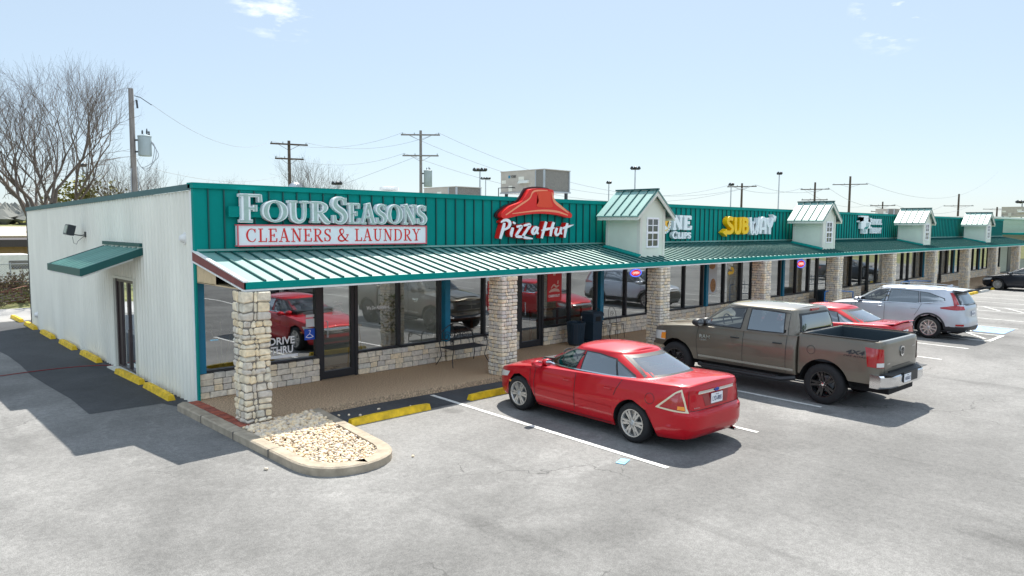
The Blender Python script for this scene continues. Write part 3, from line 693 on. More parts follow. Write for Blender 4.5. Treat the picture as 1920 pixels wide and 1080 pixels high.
# module frames and glass ------------------------------------------------
def frame_mesh():
    mb = MB(); z0, z1 = .5, 2.31
    for a, b in ((1.30, 1.37), (2.55, 2.66), (3.52, 3.60), (4.70, 4.77), (5.93, 6.00)): mb.box(a, b, .03, .15, z0 if a not in (2.55, 3.52) else 0, z1)
    mb.box(.16, 2.55, .03, .15, .5, .55).box(3.6, 5.93, .03, .15, .5, .55).box(.16, 5.93, .03, .15, 2.26, 2.31)
    return mb
fr0 = door0 = None; PN = {}
for i in range(10):
    ox = i * 6.125 if i else 0.0
    if i == 0:
        fr0 = frame_mesh().build('storefront_frame', M_black, B)
        tl0 = MB().box(0.0, .16, -.004, .16, .5, 2.31).build('aqua_pilaster', M_aqua, B)
        door0 = MB().box(2.66, 2.745, .05, .12, .012, 2.2).box(3.435, 3.52, .05, .12, .012, 2.2).box(2.745, 3.435, .05, .12, 2.12, 2.2).box(2.745, 3.435, .05, .12, .012, .18).build('glass_door', M_black, B)
        h0 = MB().tube([(2.8, .05, .95), (2.8, -.02, .95), (2.8, -.02, 1.3), (2.8, .05, 1.3)], .012).build('door_handle', M_steel, door0)
        p0 = MB().face([(2.745, GY, .18), (3.435, GY, .18), (3.435, GY, 2.12), (2.745, GY, 2.12)]).build('door_pane', M_fglass, door0)
        for nm, a, b in (('a', .16, 1.30), ('b', 1.37, 2.55), ('c', 3.60, 4.70), ('d', 4.77, 5.93)):
            PN[nm] = MB().face([(a, GY, .55), (b, GY, .55), (b, GY, 2.26), (a, GY, 2.26)]).build('window_pane', M_fglass, B)
    else:
        inst(fr0, B, (ox, 0, 0)); inst(tl0, B, (ox - .02, 0, 0)); inst(door0, B, (ox, 0, 0))
        for q in PN.values(): inst(q, B, (ox, 0, 0))
    sA, sB = SILLS[i % 3]
    if i < 3: sA.location.x = ox + .02; sB.location.x = ox + 3.58
    else: inst(sA, B, (ox + .02, 0, 0)); inst(sB, B, (ox + 3.58, 0, 0))
# interiors
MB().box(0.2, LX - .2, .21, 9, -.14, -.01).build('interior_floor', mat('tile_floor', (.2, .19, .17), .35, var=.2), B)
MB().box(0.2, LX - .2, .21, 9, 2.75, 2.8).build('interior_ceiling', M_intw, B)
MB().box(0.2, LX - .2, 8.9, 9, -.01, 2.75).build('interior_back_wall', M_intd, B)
for x in (6.1, 12.2, 18.3, 30.6, 42.8): MB().box(x - .05, x + .05, .16, 8.9, -.01, 2.75).build('partition', M_intw, B)
MB().box(3.5, 6.04, 1.5, 1.6, -.01, 2.75).build('partition', M_intw, B)
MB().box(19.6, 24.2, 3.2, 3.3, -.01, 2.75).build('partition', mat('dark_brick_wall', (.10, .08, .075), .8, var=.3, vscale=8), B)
MB().box(25, 30.4, 3.0, 3.1, -.01, 2.75).build('partition', M_intw, B)

M_fill = emit('interior_fill_glow', (1.0, .97, .90), 1.8)  # unseen glowing panels added under the ceilings to brighten the shop interiors
for x in (4.2, 5.3, 10.6, 13.2, 16.8, 19.4, 22.6, 26.2, 29.0, 33.5, 39.5): MB().box(x - .3, x + .3, .5, 1.1, 2.70, 2.745).build('interior_fill_panel', M_fill, B)
# stone columns
def column_mesh(w, h, seed, rubble):
    rnd = random.Random(seed); mb = MB(); z = 0; hw = w / 2
    mb2 = []
    while z < h - .01:
        hh = rnd.uniform(.075, .155) if rubble else rnd.uniform(.072, .098)
        if rubble and z > h - .6: hh = rnd.uniform(.12, .18)
        if z + hh > h - .05: hh = h - z
        cd = [rnd.uniform(.09, .21) if rubble else rnd.uniform(.07, .17) for _ in range(4)]
        for face in range(4):
            x = -hw; first = True; off = rnd.uniform(.0, .08)
            while x < hw - .001:
                wd = rnd.uniform(.13, .25) if rubble else rnd.uniform(.105, .165)
                if first: wd = max(cd[face - 1] + .05, .10 + off * (1.4 if rubble else .7)); first = False
                if x + wd > hw - .07: wd = hw - x
                # corner stones run round the corner
                last = x + wd >= hw - .001
                dep = .1 if not last else cd[face]
                pr = rnd.uniform(-.008, .014) if rubble else rnd.uniform(-.003, .007)
                lo, hi = x + .004, x + wd - .004
                if last: hi = hw + .012 + pr
                if abs(x + hw) < .001: lo = -hw + cd[face - 1] - .008
                if hi - lo < .03:
                    x += wd; continue
                y0, y1 = -hw - .012 - pr, -hw + dep - .015
                g = len(mb.v)
                mb.stone(lo + .002, hi - .002, y0, y1, z + .0055, z + hh - .0055, .022 if rubble else .012, .011 if rubble else .004, rnd)
                R = Matrix.Rotation(face * math.pi / 2, 4, 'Z')
                for q in range(g, len(mb.v)): mb.v[q] = tuple(R @ Vector(mb.v[q]))
                x += wd
        z += hh
    mb.cur = 1; k = hw - .014; mb.box(-k, k, -k, k, 0, h)
    return mb
CW = .45
c1 = column_mesh(CW, ZE - .016, 1, True).build('stone_column', [M_stone2, M_mortar], B); c1.location = (-.094 + CW / 2 + .02, -2.366 + CW / 2 + .02, 0)
cs = [column_mesh(CW, ZE - .016, s_, False).build('stone_column', [M_stone, M_mortar], B) for s_ in (2, 3, 4)]
for i in range(9):
    loc = (5.875 + i * 6.158 + CW / 2, -2.366 + CW / 2 + .02, 0)
    if i < 3: cs[i].location = loc
    else: inst(cs[i % 3], B, loc)
# dormers
def dormer(cx):
    hw = .61; yf = -1.7; yb = -.47; zb0 = zc(yb); ze_, zr = 3.93, 4.41
    d = MB()
    # walls: front pentagon and two sides
    d.face([(cx - hw, yf, zc(yf) - .02), (cx + hw, yf, zc(yf) - .02), (cx + hw, yf, ze_), (cx, yf, zr), (cx - hw, yf, ze_)])
    for s_ in (-1, 1): d.face([(cx + s_ * hw, yf, zc(yf) - .02), (cx + s_ * hw, yb, zb0 - .02), (cx + s_ * hw, yb, ze_), (cx + s_ * hw, yf, ze_)])
    d.face([(cx - hw, yb, zc(yb) - .02), (cx + hw, yb, zc(yb) - .02), (cx + hw, yb, ze_), (cx, yb, zr), (cx - hw, yb, ze_)])
    o = d.build('dormer', M_dormer, B)
    t = MB()
    for a, b in ((cx - hw - .012, cx - hw + .1), (cx + hw - .1, cx + hw + .012)): t.box(a, b, yf - .018, yf - .001, zc(yf), ze_ + .02)
    for s_ in (-1, 1):
        x = cx + s_ * hw
        t.box(min(x, x + s_ * .015), max(x, x + s_ * .015), yf, yf + .09, zc(yf), ze_ - .02)
        t.box(min(x, x + s_ * .015), max(x, x + s_ * .015), yb - .09, yb, zc(yb - .09), ze_ - .02)
    # rake boards and eave fascia
    ov = .30; k = (zr - ze_) / hw; xe = hw + ov; zl = ze_ - ov * k
    for s_ in (-1, 1):
        t.hexa([(cx + s_ * xe, yf - .16, zl - .09), (cx, yf - .16, zr - .09), (cx + s_ * xe, yf - .13, zl - .09), (cx, yf - .13, zr - .09), (cx + s_ * xe, yf - .16, zl + .03), (cx, yf - .16, zr + .03), (cx + s_ * xe, yf - .13, zl + .03), (cx, yf - .13, zr + .03)])
        a = cx + s_ * xe; t.box(min(a, a - s_ * .03), max(a, a - s_ * .03), yf - .13, yb + .10, zl - .09, zl + .03)
        t.face([(cx + s_ * (xe - .03), yf - .13, zl - .03), (cx + s_ * (xe - .03), yb + .10, zl - .03), (cx + s_ * hw, yb + .10, zl - .03), (cx + s_ * hw, yf - .13, zl - .03)])
    t.build('dormer_trim', M_trim, o)
    r = MB()
    for s_ in (-1, 1):
        r.hexa([(cx + s_ * (xe + .03), yf - .18, zl + .005), (cx, yf - .18, zr + .045), (cx + s_ * (xe + .03), yb + .12, zl + .005), (cx, yb + .12, zr + .045),
                (cx + s_ * (xe + .03), yf - .18, zl + .035), (cx, yf - .18, zr + .075), (cx + s_ * (xe + .03), yb + .12, zl + .035), (cx, yb + .12, zr + .075)])
    r.cur = 1
    for s_ in (-1, 1):
        for j in range(6):
            y = yf - .165 + j * .30
            if y > yb + .1: break
            r.hexa([(cx + s_ * (xe + .03), y, zl + .035), (cx, y, zr + .075), (cx + s_ * (xe + .03), y + .025, zl + .035), (cx, y + .025, zr + .075),
                    (cx + s_ * (xe + .03), y, zl + .07), (cx, y, zr + .11), (cx + s_ * (xe + .03), y + .025, zl + .07), (cx, y + .025, zr + .11)])
    r.box(cx - .05, cx + .05, yf - .19, yb + .12, zr + .08, zr + .125)
    r.build('dormer_roof', [M_roofmetal, M_seam], o)
    w = MB(); x0, x1, z0, z1 = cx - .25, cx + .25, 2.86, 3.64
    y = yf - .03
    w.box(x0 - .05, x0, y, yf - .002, z0 - .05, z1 + .05).box(x1, x1 + .05, y, yf - .002, z0 - .05, z1 + .05).box(x0, x1, y, yf - .002, z0 - .05, z0).box(x0, x1, y, yf - .002, z1, z1 + .05)
    zm = (z0 + z1) / 2; w.box(x0, x1, y, yf - .002, zm - .03, zm + .03).box(cx - .015, cx + .015, y + .004, yf - .002, z0, zm - .03).box(cx - .015, cx + .015, y + .004, yf - .002, zm + .03, z1)
    for zz in ((z0 + zm - .03) / 2, (z1 + zm + .03) / 2): w.box(x0, x1, y + .006, yf - .003, zz - .012, zz + .012)
    w.build('dormer_window', M_plasticwhite, o)
    p = MB(); p.face([(x0, yf - .008, z0), (x1, yf - .008, z0), (x1, yf - .008, z1), (x0, yf - .008, z1)])
    p.build('dormer_pane', mat('dormer_glass', (.06, .075, .08), .05, spec=1), o)
    f = MB()
    f.hexa([(cx - hw - .16, yf - .05, zc(yf) + .01), (cx - hw, yf - .05, zc(yf) + .04), (cx - hw - .16, yb, zc(yb) + .01), (cx - hw, yb, zc(yb) + .04), (cx - hw - .16, yf - .05, zc(yf) + .045), (cx - hw, yf - .05, zc(yf) + .09), (cx - hw - .16, yb, zc(yb) + .045), (cx - hw, yb, zc(yb) + .09)])
    f.build('dormer_flashing', M_teal, o)
for cx in (12.48, 24.85, 37.3, 49.6): dormer(cx)

# =================================================================== SIGNS
def raceway(mb, x0, x1, z0, z1, y0=-.2): mb.box(x0, x1, y0, -.137, z0, z1); return mb
s = empty('cleaners_sign', (0, 0, 0), 0, 'large white open channel letters reading FOUR SEASONS over the first shop', 'sign')
raceway(MB(), .60, 5.2, 3.55, 3.76).build('raceway', M_teal, s)
word('FOUR', .76, 3.46, -.17, .54, 1.0, .25, .115, .13, M_plasticwhite, 'letter', s, .80, 1.98, M_sgrey, gap=.02)
word('SEASONS', 2.80, 3.44, -.17, .57, 1.0, .25, .115, .13, M_plasticwhite, 'letter', s, .78, 2.52, M_sgrey, gap=.02)
s = empty('laundry_sign', (0, 0, 0), 0, 'white box sign with red border reading CLEANERS & LAUNDRY', 'sign')
MB().box(.745, 5.33, -.24, -.137, 3.0, 3.385).build('sign_box', M_plasticwhite, s)
M_pink = mat('faded_red_edge', (.68, .12, .15), .5)
MB().box(.735, 5.34, -.262, -.13, 3.385, 3.41).box(.735, 5.34, -.262, -.13, 2.975, 3.0).box(.735, .76, -.262, -.241, 3.0, 3.385).box(5.315, 5.34, -.262, -.241, 3.0, 3.385).build('sign_border', M_pink, s)
word('CLEANERS&LAUNDRY'.replace('&', ' & '), .90, 3.06, -.241, .27, 1.0, .13, .06, .006, M_red, 'letter', s, 1.0, 4.28, gap=.10)
# pizza hat sign
s = empty('hat_logo_sign', (0, 0, 0), 0, 'large red roof shaped logo standing above the parapet over the second shop', 'sign')
hat = [(7.70, 3.66), (7.74, 3.76), (8.02, 3.93), (8.38, 4.04), (8.55, 4.16), (8.70, 4.34), (8.80, 4.41), (9.20, 4.45), (9.62, 4.43), (9.70, 4.37), (9.70, 4.22), (9.80, 4.08), (10.10, 3.95), (10.42, 3.80), (10.48, 3.73), (10.42, 3.66), (10.2, 3.68), (9.80, 3.74), (9.10, 3.76), (8.40, 3.70), (7.95, 3.62), (7.78, 3.61)]
hat = catmull(hat + [hat[0]], 3)[:-1]
cxh = sum(p[0] for p in hat) / len(hat); czh = sum(p[1] for p in hat) / len(hat)
idf = lambda y: (lambda x, z, d: (x, y - d, z))
def fan(mb, P, fn, d):
    bm = bmesh.new(); vs = [bm.verts.new(fn(x, z, d)) for x, z in P]; f = bm.faces.new(vs)
    vb = [bm.verts.new(fn(x, z, 0)) for x, z in P]; n = len(P)
    r = bmesh.ops.triangulate(bm, faces=[f]); bm.verts.index_update()
    o = len(mb.v); mb.v.extend([tuple(v.co) for v in bm.verts])
    for f in bm.faces: mb.q(*[o + v.index for v in f.verts])
    for k in range(n): mb.q(o + k, o + (k + 1) % n, o + n + (k + 1) % n, o + n + k)
    bm.free()
mb = MB(); fan(mb, [(cxh + (x - cxh) * 1.03 - .04, czh + (z - czh) * 1.06 + .02) for x, z in hat], idf(-.137), .05); mb.build('sign_back', mat('black_edge', (.03, .01, .012), .4), s)
mb = MB(); fan(mb, hat, idf(-.189), .14); mb.build('sign_face', M_red, s)
M_or = mat('sign_orange_red', (.78, .06, .02), .35); M_hl = mat('sign_highlight', (.92, .30, .16), .4)
mb = MB()
ribbon(mb, [(7.86, 3.70, .03), (8.4, 3.98, .05), (8.74, 4.16, .04), (8.92, 4.36, .05), (9.45, 4.40, .02)], idf(-.33), .0, .003)
ribbon(mb, [(8.1, 3.74, .02), (9.1, 3.84, .045), (9.8, 3.83, .06), (10.3, 3.73, .03)], idf(-.33), .0, .004)
ribbon(mb, [(9.62, 4.36, .03), (9.72, 4.12, .08), (10.0, 3.96, .08), (10.32, 3.80, .03)], idf(-.33), .0, .005)
mb.build('sign_highlight', M_hl, s)
mb = MB(); fan(mb, catmull([(8.98, 4.35), (9.10, 4.12), (9.02, 3.96), (9.35, 3.93), (9.66, 3.96), (9.58, 4.15), (9.56, 4.36), (9.3, 4.38), (8.98, 4.35)], 3)[:-1], idf(-.33), .007); mb.build('sign_shading_panel', M_or, s)
# script lettering
s = empty('pizza_lettering_sign', (0, 0, 0), 0, 'white brush letters with red sides reading Pizza Hut below the red roof logo', 'sign')
a_ = .13
SCR = {
 'P': [[(.30, .78, .10), (.22, .45, .13), (.10, .04, .10)], [(.12, .80, .05), (.36, .92, .12), (.56, .80, .13), (.50, .58, .11), (.26, .44, .06)]],
 'i': [[(.72, .56, .11), (.64, .28, .13), (.66, .12, .06)], [(.80, .82, .13), (.76, .74, .12)]],
 'z': [[(.90, .60, .08), (1.14, .62, .13), (1.06, .45, .11), (.92, .24, .11), (.94, .14, .12), (1.26, .12, .09)]],
 'Z': [[(1.26, .66, .08), (1.58, .70, .13), (1.46, .48, .11), (1.26, .18, .12), (1.36, .08, .12), (1.74, .03, .05)]],
 'a': [[(1.98, .58, .08), (1.84, .56, .12), (1.72, .38, .13), (1.78, .26, .10), (1.90, .34, .09), (2.00, .54, .09)], [(2.02, .60, .10), (1.95, .36, .12), (2.04, .26, .07)]],
 'H': [[(2.46, .86, .12), (2.34, .46, .13), (2.22, .04, .10)], [(2.88, .84, .12), (2.76, .50, .13), (2.70, .14, .10)], [(2.20, .42, .05), (2.54, .50, .11), (2.92, .56, .05)]],
 'u': [[(3.06, .56, .11), (2.98, .30, .12), (3.08, .20, .11), (3.24, .34, .07), (3.30, .56, .10)], [(3.32, .60, .11), (3.26, .36, .12), (3.34, .24, .06)]],
 't': [[(3.66, .80, .11), (3.56, .44, .13), (3.50, .06, .09)], [(3.34, .52, .07), (3.62, .60, .12), (4.02, .72, .02)]],
}
for ch, sts in SCR.items():
    fn = wallfn(7.62, 3.06, -.137, 2.96 / 4.02, .56); fnf = wallfn(7.62, 3.06, -.30, 2.96 / 4.02, .56)
    mb = MB()
    for i, st in enumerate(sts): ribbon(mb, [(x, z, w * 1.45) for x, z, w in st], fn, .155, i * .0015)
    g = mb.build('letter', M_red, s); mb = MB()
    for i, st in enumerate(sts): ribbon(mb, [(x, z, w * 1.12) for x, z, w in st], fnf, .012, i * .0015)
    mb.build('letter_face', M_plasticwhite, g)
# barber sign
s = empty('barber_sign', (0, 0, 0), 0, 'white lettering ending in NE over CLIPS with gold star badge, half behind the first dormer', 'sign')
bx, bz, R0 = 15.22, 3.57, .38
mb = MB(); P = [(bx + R0 * math.cos(k * math.pi / 16), bz + R0 * math.sin(k * math.pi / 16)) for k in range(32)]; fan(mb, P, idf(-.137), .13); mb.build('badge_disc', M_plasticwhite, s)
mb = MB(); P = [(bx + .30 * math.cos(k * math.pi / 16), bz + .30 * math.sin(k * math.pi / 16)) for k in range(32)]; fan(mb, P, idf(-.268), .012); mb.build('badge_ring', mat('badge_pale_gold', (.85, .60, .25), .4), s)
mb = MB(); P = [((bx + .24 * math.cos(k * math.pi / 16)), bz + .24 * math.sin(k * math.pi / 16)) for k in range(32)]; fan(mb, P, idf(-.281), .008); mb.build('badge_inner', M_plasticwhite, s)
mb = MB(); P = [(bx + (.21 if k % 2 == 0 else .09) * math.sin(k * math.pi / 5), bz + (.21 if k % 2 == 0 else .09) * math.cos(k * math.pi / 5)) for k in range(10)]; fan(mb, P, idf(-.290), .012); mb.build('badge_star', M_gold, s)
mb = MB()
for k in range(20):
    a = k * math.pi / 10; x, z = bx + .34 * math.cos(a), bz + .34 * math.sin(a); mb.box(x - .014, x + .014, -.275, -.268, z - .014, z + .014)
mb.build('badge_rivets', M_darkm, s)
word('NE', 15.68, 3.34, -.15, .46, 1.0, .27, .17, .12, M_plasticwhite, 'letter', s, 1, 1.2)
word('CLIPS', 15.68, 3.03, -.15, .24, 1.0, .27, .17, .12, M_plasticwhite, 'letter', s, .85, 1.16)
# sandwich sign
s = empty('sandwich_sign', (0, 0, 0), 0, 'yellow and white sign with arrow ends reading SUBWAY', 'sign')
w_ = .20
SUBW = [
 ('Y', [[(.62, .80, w_), (.38, .86, w_), (.22, .70, w_), (.34, .54, w_), (.56, .40, w_), (.60, .22, w_), (.42, .10, w_), (.10, .12, w_)]], [(.12, .30), (-.20, .10), (.14, -.12)]),
 ('Y', [[(.86, .92, w_), (.86, .40, w_), (.92, .14, w_), (1.06, .10, w_), (1.20, .14, w_), (1.26, .40, w_), (1.26, .92, w_)]], None),
 ('Y', [[(1.52, .92, w_), (1.52, .08, w_)], [(1.5, .84, w_), (1.76, .82, w_), (1.84, .68, w_), (1.76, .53, w_), (1.5, .50, w_)], [(1.5, .50, w_), (1.8, .48, w_), (1.9, .30, w_), (1.8, .14, w_), (1.5, .10, w_)]], None),
 ('W', [[(2.14, .92, w_), (2.20, .40, w_), (2.30, .08, w_), (2.42, .14, w_), (2.52, .62, w_), (2.62, .14, w_), (2.74, .08, w_), (2.84, .40, w_), (2.90, .92, w_)]], None),
 ('W', [[(3.06, .02, w_), (3.10, .60, w_), (3.22, .86, w_), (3.40, .86, w_), (3.50, .60, w_), (3.54, .02, w_)], [(3.10, .32, .16), (3.5, .32, .16)]], None),
 ('W', [[(3.70, .92, w_), (3.76, .58, w_), (3.94, .44, w_), (4.08, .52, w_), (4.18, .80, w_), (4.26, .90, w_)], [(3.94, .0, w_), (3.94, .46, w_)]], [(4.14, 1.14), (4.52, 1.02), (4.40, .70)]),
]
for c, sts, arrow in SUBW:
    fn = wallfn(19.02, 3.16, -.137, 3.62 / 4.1, .70)
    mb = MB()
    for i, st in enumerate(sts): ribbon(mb, st, fn, .19, i * .0015)
    if arrow: fan(mb, arrow, fn, .195)
    mb.build('letter', M_subY if c == 'Y' else M_plasticwhite, s)
# therapy sign
s = empty('therapy_sign', (0, 0, 0), 0, 'white cross logo beside lettering reading PHYSICAL THERAPY', 'sign')
cross = [(32.35, 3.16), (32.95, 3.16), (32.95, 3.42), (33.3, 3.42), (33.3, 3.75), (33.0, 3.75), (33.0, 4.05), (32.0, 4.05), (32.0, 3.98), (32.4, 3.98), (32.4, 3.8), (31.85, 3.8), (31.85, 3.72), (32.1, 3.72), (32.1, 3.40), (32.35, 3.40)]
mb = MB(); fan(mb, cross, idf(-.137), .14); mb.build('cross_logo', M_plasticwhite, s)
mb = MB()
for k in range(3): ribbon(mb, [(32.42 + k * .14, 3.2, .05), (32.50 + k * .14, 3.4, .05), (32.75 + k * .14, 3.5, .05), (32.80 + k * .14, 3.7, .05)], idf(-.279), .0, .004)
mb.build('logo_wave', M_teal, s)
word('PHYSICAL', 33.42, 3.62, -.15, .32, 1, .24, .13, .08, M_plasticwhite, 'letter', s, .86, 1.6)
word('THERAPY', 33.42, 3.18, -.15, .32, 1, .24, .13, .08, M_plasticwhite, 'letter', s, .86, 1.6)
s = empty('emblem_sign', (0, 0, 0), 0, 'small white rounded emblem sign just right of the second dormer', 'sign')
mb = MB(); fan(mb, catmull([(27.9, 3.3), (27.5, 3.45), (27.2, 3.75), (27.6, 3.95), (28.1, 3.95), (28.35, 3.8), (28.3, 3.5), (28.0, 3.2)], 3), idf(-.137), .12); mb.build('emblem_face', M_plasticwhite, s)
mb = MB(); ribbon(mb, [(27.5, 3.6, .05), (27.75, 3.75, .06), (28.0, 3.65, .06), (27.8, 3.5, .05)], idf(-.259), 0, .004); mb.build('emblem_mark', mat('slate_blue', (.12, .2, .35), .5), s)

# ------- window signs and decals
GYF = .094
s = empty('window_decal', (0, 0, 0), 0, 'white DRIVE THRU lettering on the glass left of the first shop door', 'decal')
text_obj('lettering', 'DRIVE', wallfn(1.50, .885, GYF), .57, .16, M_plasticwhite, s, 0, .025)
text_obj('lettering', 'THRU', wallfn(1.53, .69, GYF), .50, .16, M_plasticwhite, s, 0, .025)
MB().box(1.48, 2.14, GYF - .002, GYF, .60, .66).build('decal_stripe', M_plasticwhite, s)
s = empty('hanger_decal', (0, 0, 0), 0, 'small blue sticker with white clothes hanger beside first shop door', 'sticker')
MB().box(2.30, 2.545, GYF - .002, GYF, .92, 1.16).build('sticker', mat('sticker_blue', (.01, .09, .55), .4), s)
mb = MB(); fh = idf(GYF - .0025)
ribbon(mb, [(2.42, 1.04, .012), (2.43, 1.09, .012), (2.445, 1.115, .012), (2.42, 1.13, .012), (2.405, 1.115, .012)], fh, 0, .001)
ribbon(mb, [(2.33, .985, .014), (2.42, 1.055, .014), (2.51, .985, .014)], fh, 0, .002, False); ribbon(mb, [(2.33, .985, .014), (2.42, .965, .014), (2.51, .985, .014)], fh, 0, .003)
mb.build('hanger_mark', M_plasticwhite, s)
s = empty('paper_notice', (0, 0, 0), 0, 'white paper notices taped on the glass above the blue hanger sticker', 'notice')
MB().box(2.34, 2.54, GYF - .002, GYF, 1.20, 1.38).box(2.34, 2.54, GYF - .002, GYF, 1.41, 1.47).build('paper', mat('paper', (.7, .72, .75), .7), s)
s = empty('alterations_decal', (0, 0, 0), 0, 'white lettering reading We Do Alterations on the glass right of first door', 'decal')
text_obj('lettering', 'We Do Alterations', wallfn(3.87, 1.46, GYF), .62, .085, M_plasticwhite, s, 0, .01)
s = empty('door_decal', (0, 0, 0), 0, 'small white opening hours lettering on the first shop door', 'decal')
mb = MB()
for k in range(6): mb.box(2.98 + (k % 2) * .02, 3.24 - (k % 3) * .02, GYF - .001, GYF, 1.42 + k * .03, 1.432 + k * .03)
mb.box(3.02, 3.10, GYF - .001, GYF, 1.7, 1.715).box(3.05, 3.24, GYF - .001, GYF, 1.64, 1.66)
mb.build('lettering', M_plasticwhite, s)
s = empty('window_poster', (0, 0, 0), 0, 'tall red promotional poster in the window right of the second shop door', 'poster')
MB().box(9.93, 10.54, GYF - .003, GYF, 1.24, 2.2).build('poster_sheet', mat('poster_red', (.62, .02, .025), .45), s)
mb = MB(); fh = idf(GYF - .0035)
mb.box(10.17, 10.27, GYF - .005, GYF - .0035, 1.99, 2.08)
for a, b, c in ((10.0, 10.45, 1.52), (10.05, 10.42, 1.56)): ribbon(mb, [(a, c, .035), ((a + b) / 2, c + .03, .05), (b, c, .035)], fh, 0, .001 + c * .001)
ribbon(mb, [(10.08, 1.62, .03), (10.2, 1.72, .05), (10.3, 1.66, .06), (10.42, 1.7, .03)], fh, 0, .004)
ribbon(mb, [(10.36, 1.74, .05), (10.38, 1.84, .05)], fh, 0, .005, False)
mb.build('poster_print', mat('poster_pale', (.75, .45, .38), .5), s)
text_obj('lettering', 'CARRYOUT', wallfn(9.98, 1.36, GYF - .004), .48, .075, M_plasticwhite, s, 0, .03)
s = empty('window_poster', (0, 0, 0), 0, 'narrow red and white poster half hidden behind the second stone column', 'poster')
MB().box(7.62, 7.95, GYF - .003, GYF, 1.15, 1.95).build('poster_sheet', MATS['poster_red'], s)
text_obj('lettering', 'CARRYOUT', wallfn(7.66, 1.24, GYF - .004), .26, .06, M_plasticwhite, s, 0, .03)
def neon(x0, x1, z0, z1, lab):
    s = empty('open_sign', (0, 0, 0), 0, lab, 'open sign', 'lit open signs in the windows')
    cx, cz, a, b = (x0 + x1) / 2, (z0 + z1) / 2, (x1 - x0) / 2, (z1 - z0) / 2
    mb = MB(); mb.tube([(cx + a * math.cos(k * math.pi / 12), GY - .02, cz + b * math.sin(k * math.pi / 12)) for k in range(25)], .014, 6, False); mb.build('neon_ring', emit('neon_blue', (.08, .16, .9), .8), s)
    mb = MB(); P = [(cx + a * .88 * math.cos(k * math.pi / 12), cz + b * .82 * math.sin(k * math.pi / 12)) for k in range(24)]; fan(mb, P, idf(GY - .005), .01); mb.build('sign_panel', emit('neon_red_panel', (.75, .03, .03), .35), s)
    text_obj('lettering', 'OPEN', wallfn(cx - a * .62, cz - b * .35, GY - .017), a * 1.24, b * .7, emit('neon_white', (1, .5, .45), .9), s, 0, .03)
neon(13.86, 14.44, 1.79, 2.03, 'lit red and blue oval OPEN sign in the window left of the third stone column')
neon(25.95, 26.75, 1.66, 2.0, 'lit red and blue OPEN sign in the window between fourth and fifth stone columns')
s = empty('window_logo', (0, 0, 0), 0, 'yellow and white S shaped arrow logo on the glass near the fourth stone column', 'decal')
mb = MB(); ribbon(mb, [(20.42, 1.98, .12), (20.12, 2.02, .12), (20.10, 1.90, .12), (20.24, 1.86, .12)], idf(GYF), 0, .002); mb.build('logo_top', M_plasticwhite, s)
mb = MB(); ribbon(mb, [(20.24, 1.86, .12), (20.44, 1.80, .12), (20.42, 1.69, .12), (20.2, 1.66, .12)], idf(GYF), 0, .004); mb.face([(20.2, GYF - .006, 1.77), (20.02, GYF - .006, 1.66), (20.2, GYF - .006, 1.56)]); mb.build('logo_bottom', M_subY, s)
s = empty('window_poster', (0, 0, 0), 0, 'pale window poster showing a brown sandwich, left of the arrow logo', 'poster')
MB().box(18.65, 19.25, GYF - .002, GYF, .95, 2.1).build('poster_sheet', mat('poster_grey', (.55, .57, .6), .5), s)
mb = MB(); fan(mb, [(18.98 + .2 * math.cos(a * .52), 1.25 + .26 * math.sin(a * .52)) for a in range(12)], idf(GYF - .003), .002); mb.build('poster_picture', mat('bread_brown', (.42, .2, .07), .6, var=.4, vscale=14), s); mb = MB(); fan(mb, [(18.9 + .22 * math.cos(a * .52), 1.98 + .12 * math.sin(a * .52)) for a in range(12)], idf(GYF - .003), .002)
mb.build('poster_picture', mat('bread_brown', (.42, .2, .07), .6, var=.4, vscale=14), s)

# ------- fixtures on the long wall
s = empty('flood_light', (0, 7.75, 3.14), 0, 'black square flood light on bracket on the cream side wall', 'wall light')
MB().box(-.46, -.28, -.18, .18, -.13, .14, Matrix.Rotation(rad(14), 4, 'Y')).build('lamp_housing', M_darkm, s)
MB().box(-.474, -.461, -.15, .15, -.10, .11, Matrix.Rotation(rad(14), 4, 'Y')).build('lamp_glass', mat('lamp_glass', (.32, .36, .28), .2), s)
MB().tube([(-.3, 0, -.02), (-.12, -.12, -.05), (-.03, -.18, -.03)], .015, 6).box(-.05, .0, -.24, -.12, -.09, .05).tube([(-.3, .0, -.08), (-.28, -.02, -.25), (-.22, -.06, -.28), (-.2, -.1, -.2), (-.06, -.18, -.06)], .006, 5).build('bracket', M_darkm, s)
for (y, z), lb in (((.47, 3.13), 'round white vent cap high on the side wall near the front corner'), ((14.1, .36), 'round white vent cap low on the side wall near the back corner')):
    s = empty('vent_cap', (0, y, z), 0, lb, 'vent cap')
    MB().lathe([(.0, .11), (.05, .1), (.085, .05), (.09, .0)], 14, Matrix.Rotation(rad(-90), 4, 'Y')).build('cap_dome', M_white, s, smooth=True)
    MB().lathe([(.12, .0), (.12, .022), (.0, .022)], 14, Matrix.Rotation(rad(-90), 4, 'Y')).build('cap_flange', M_white, s)

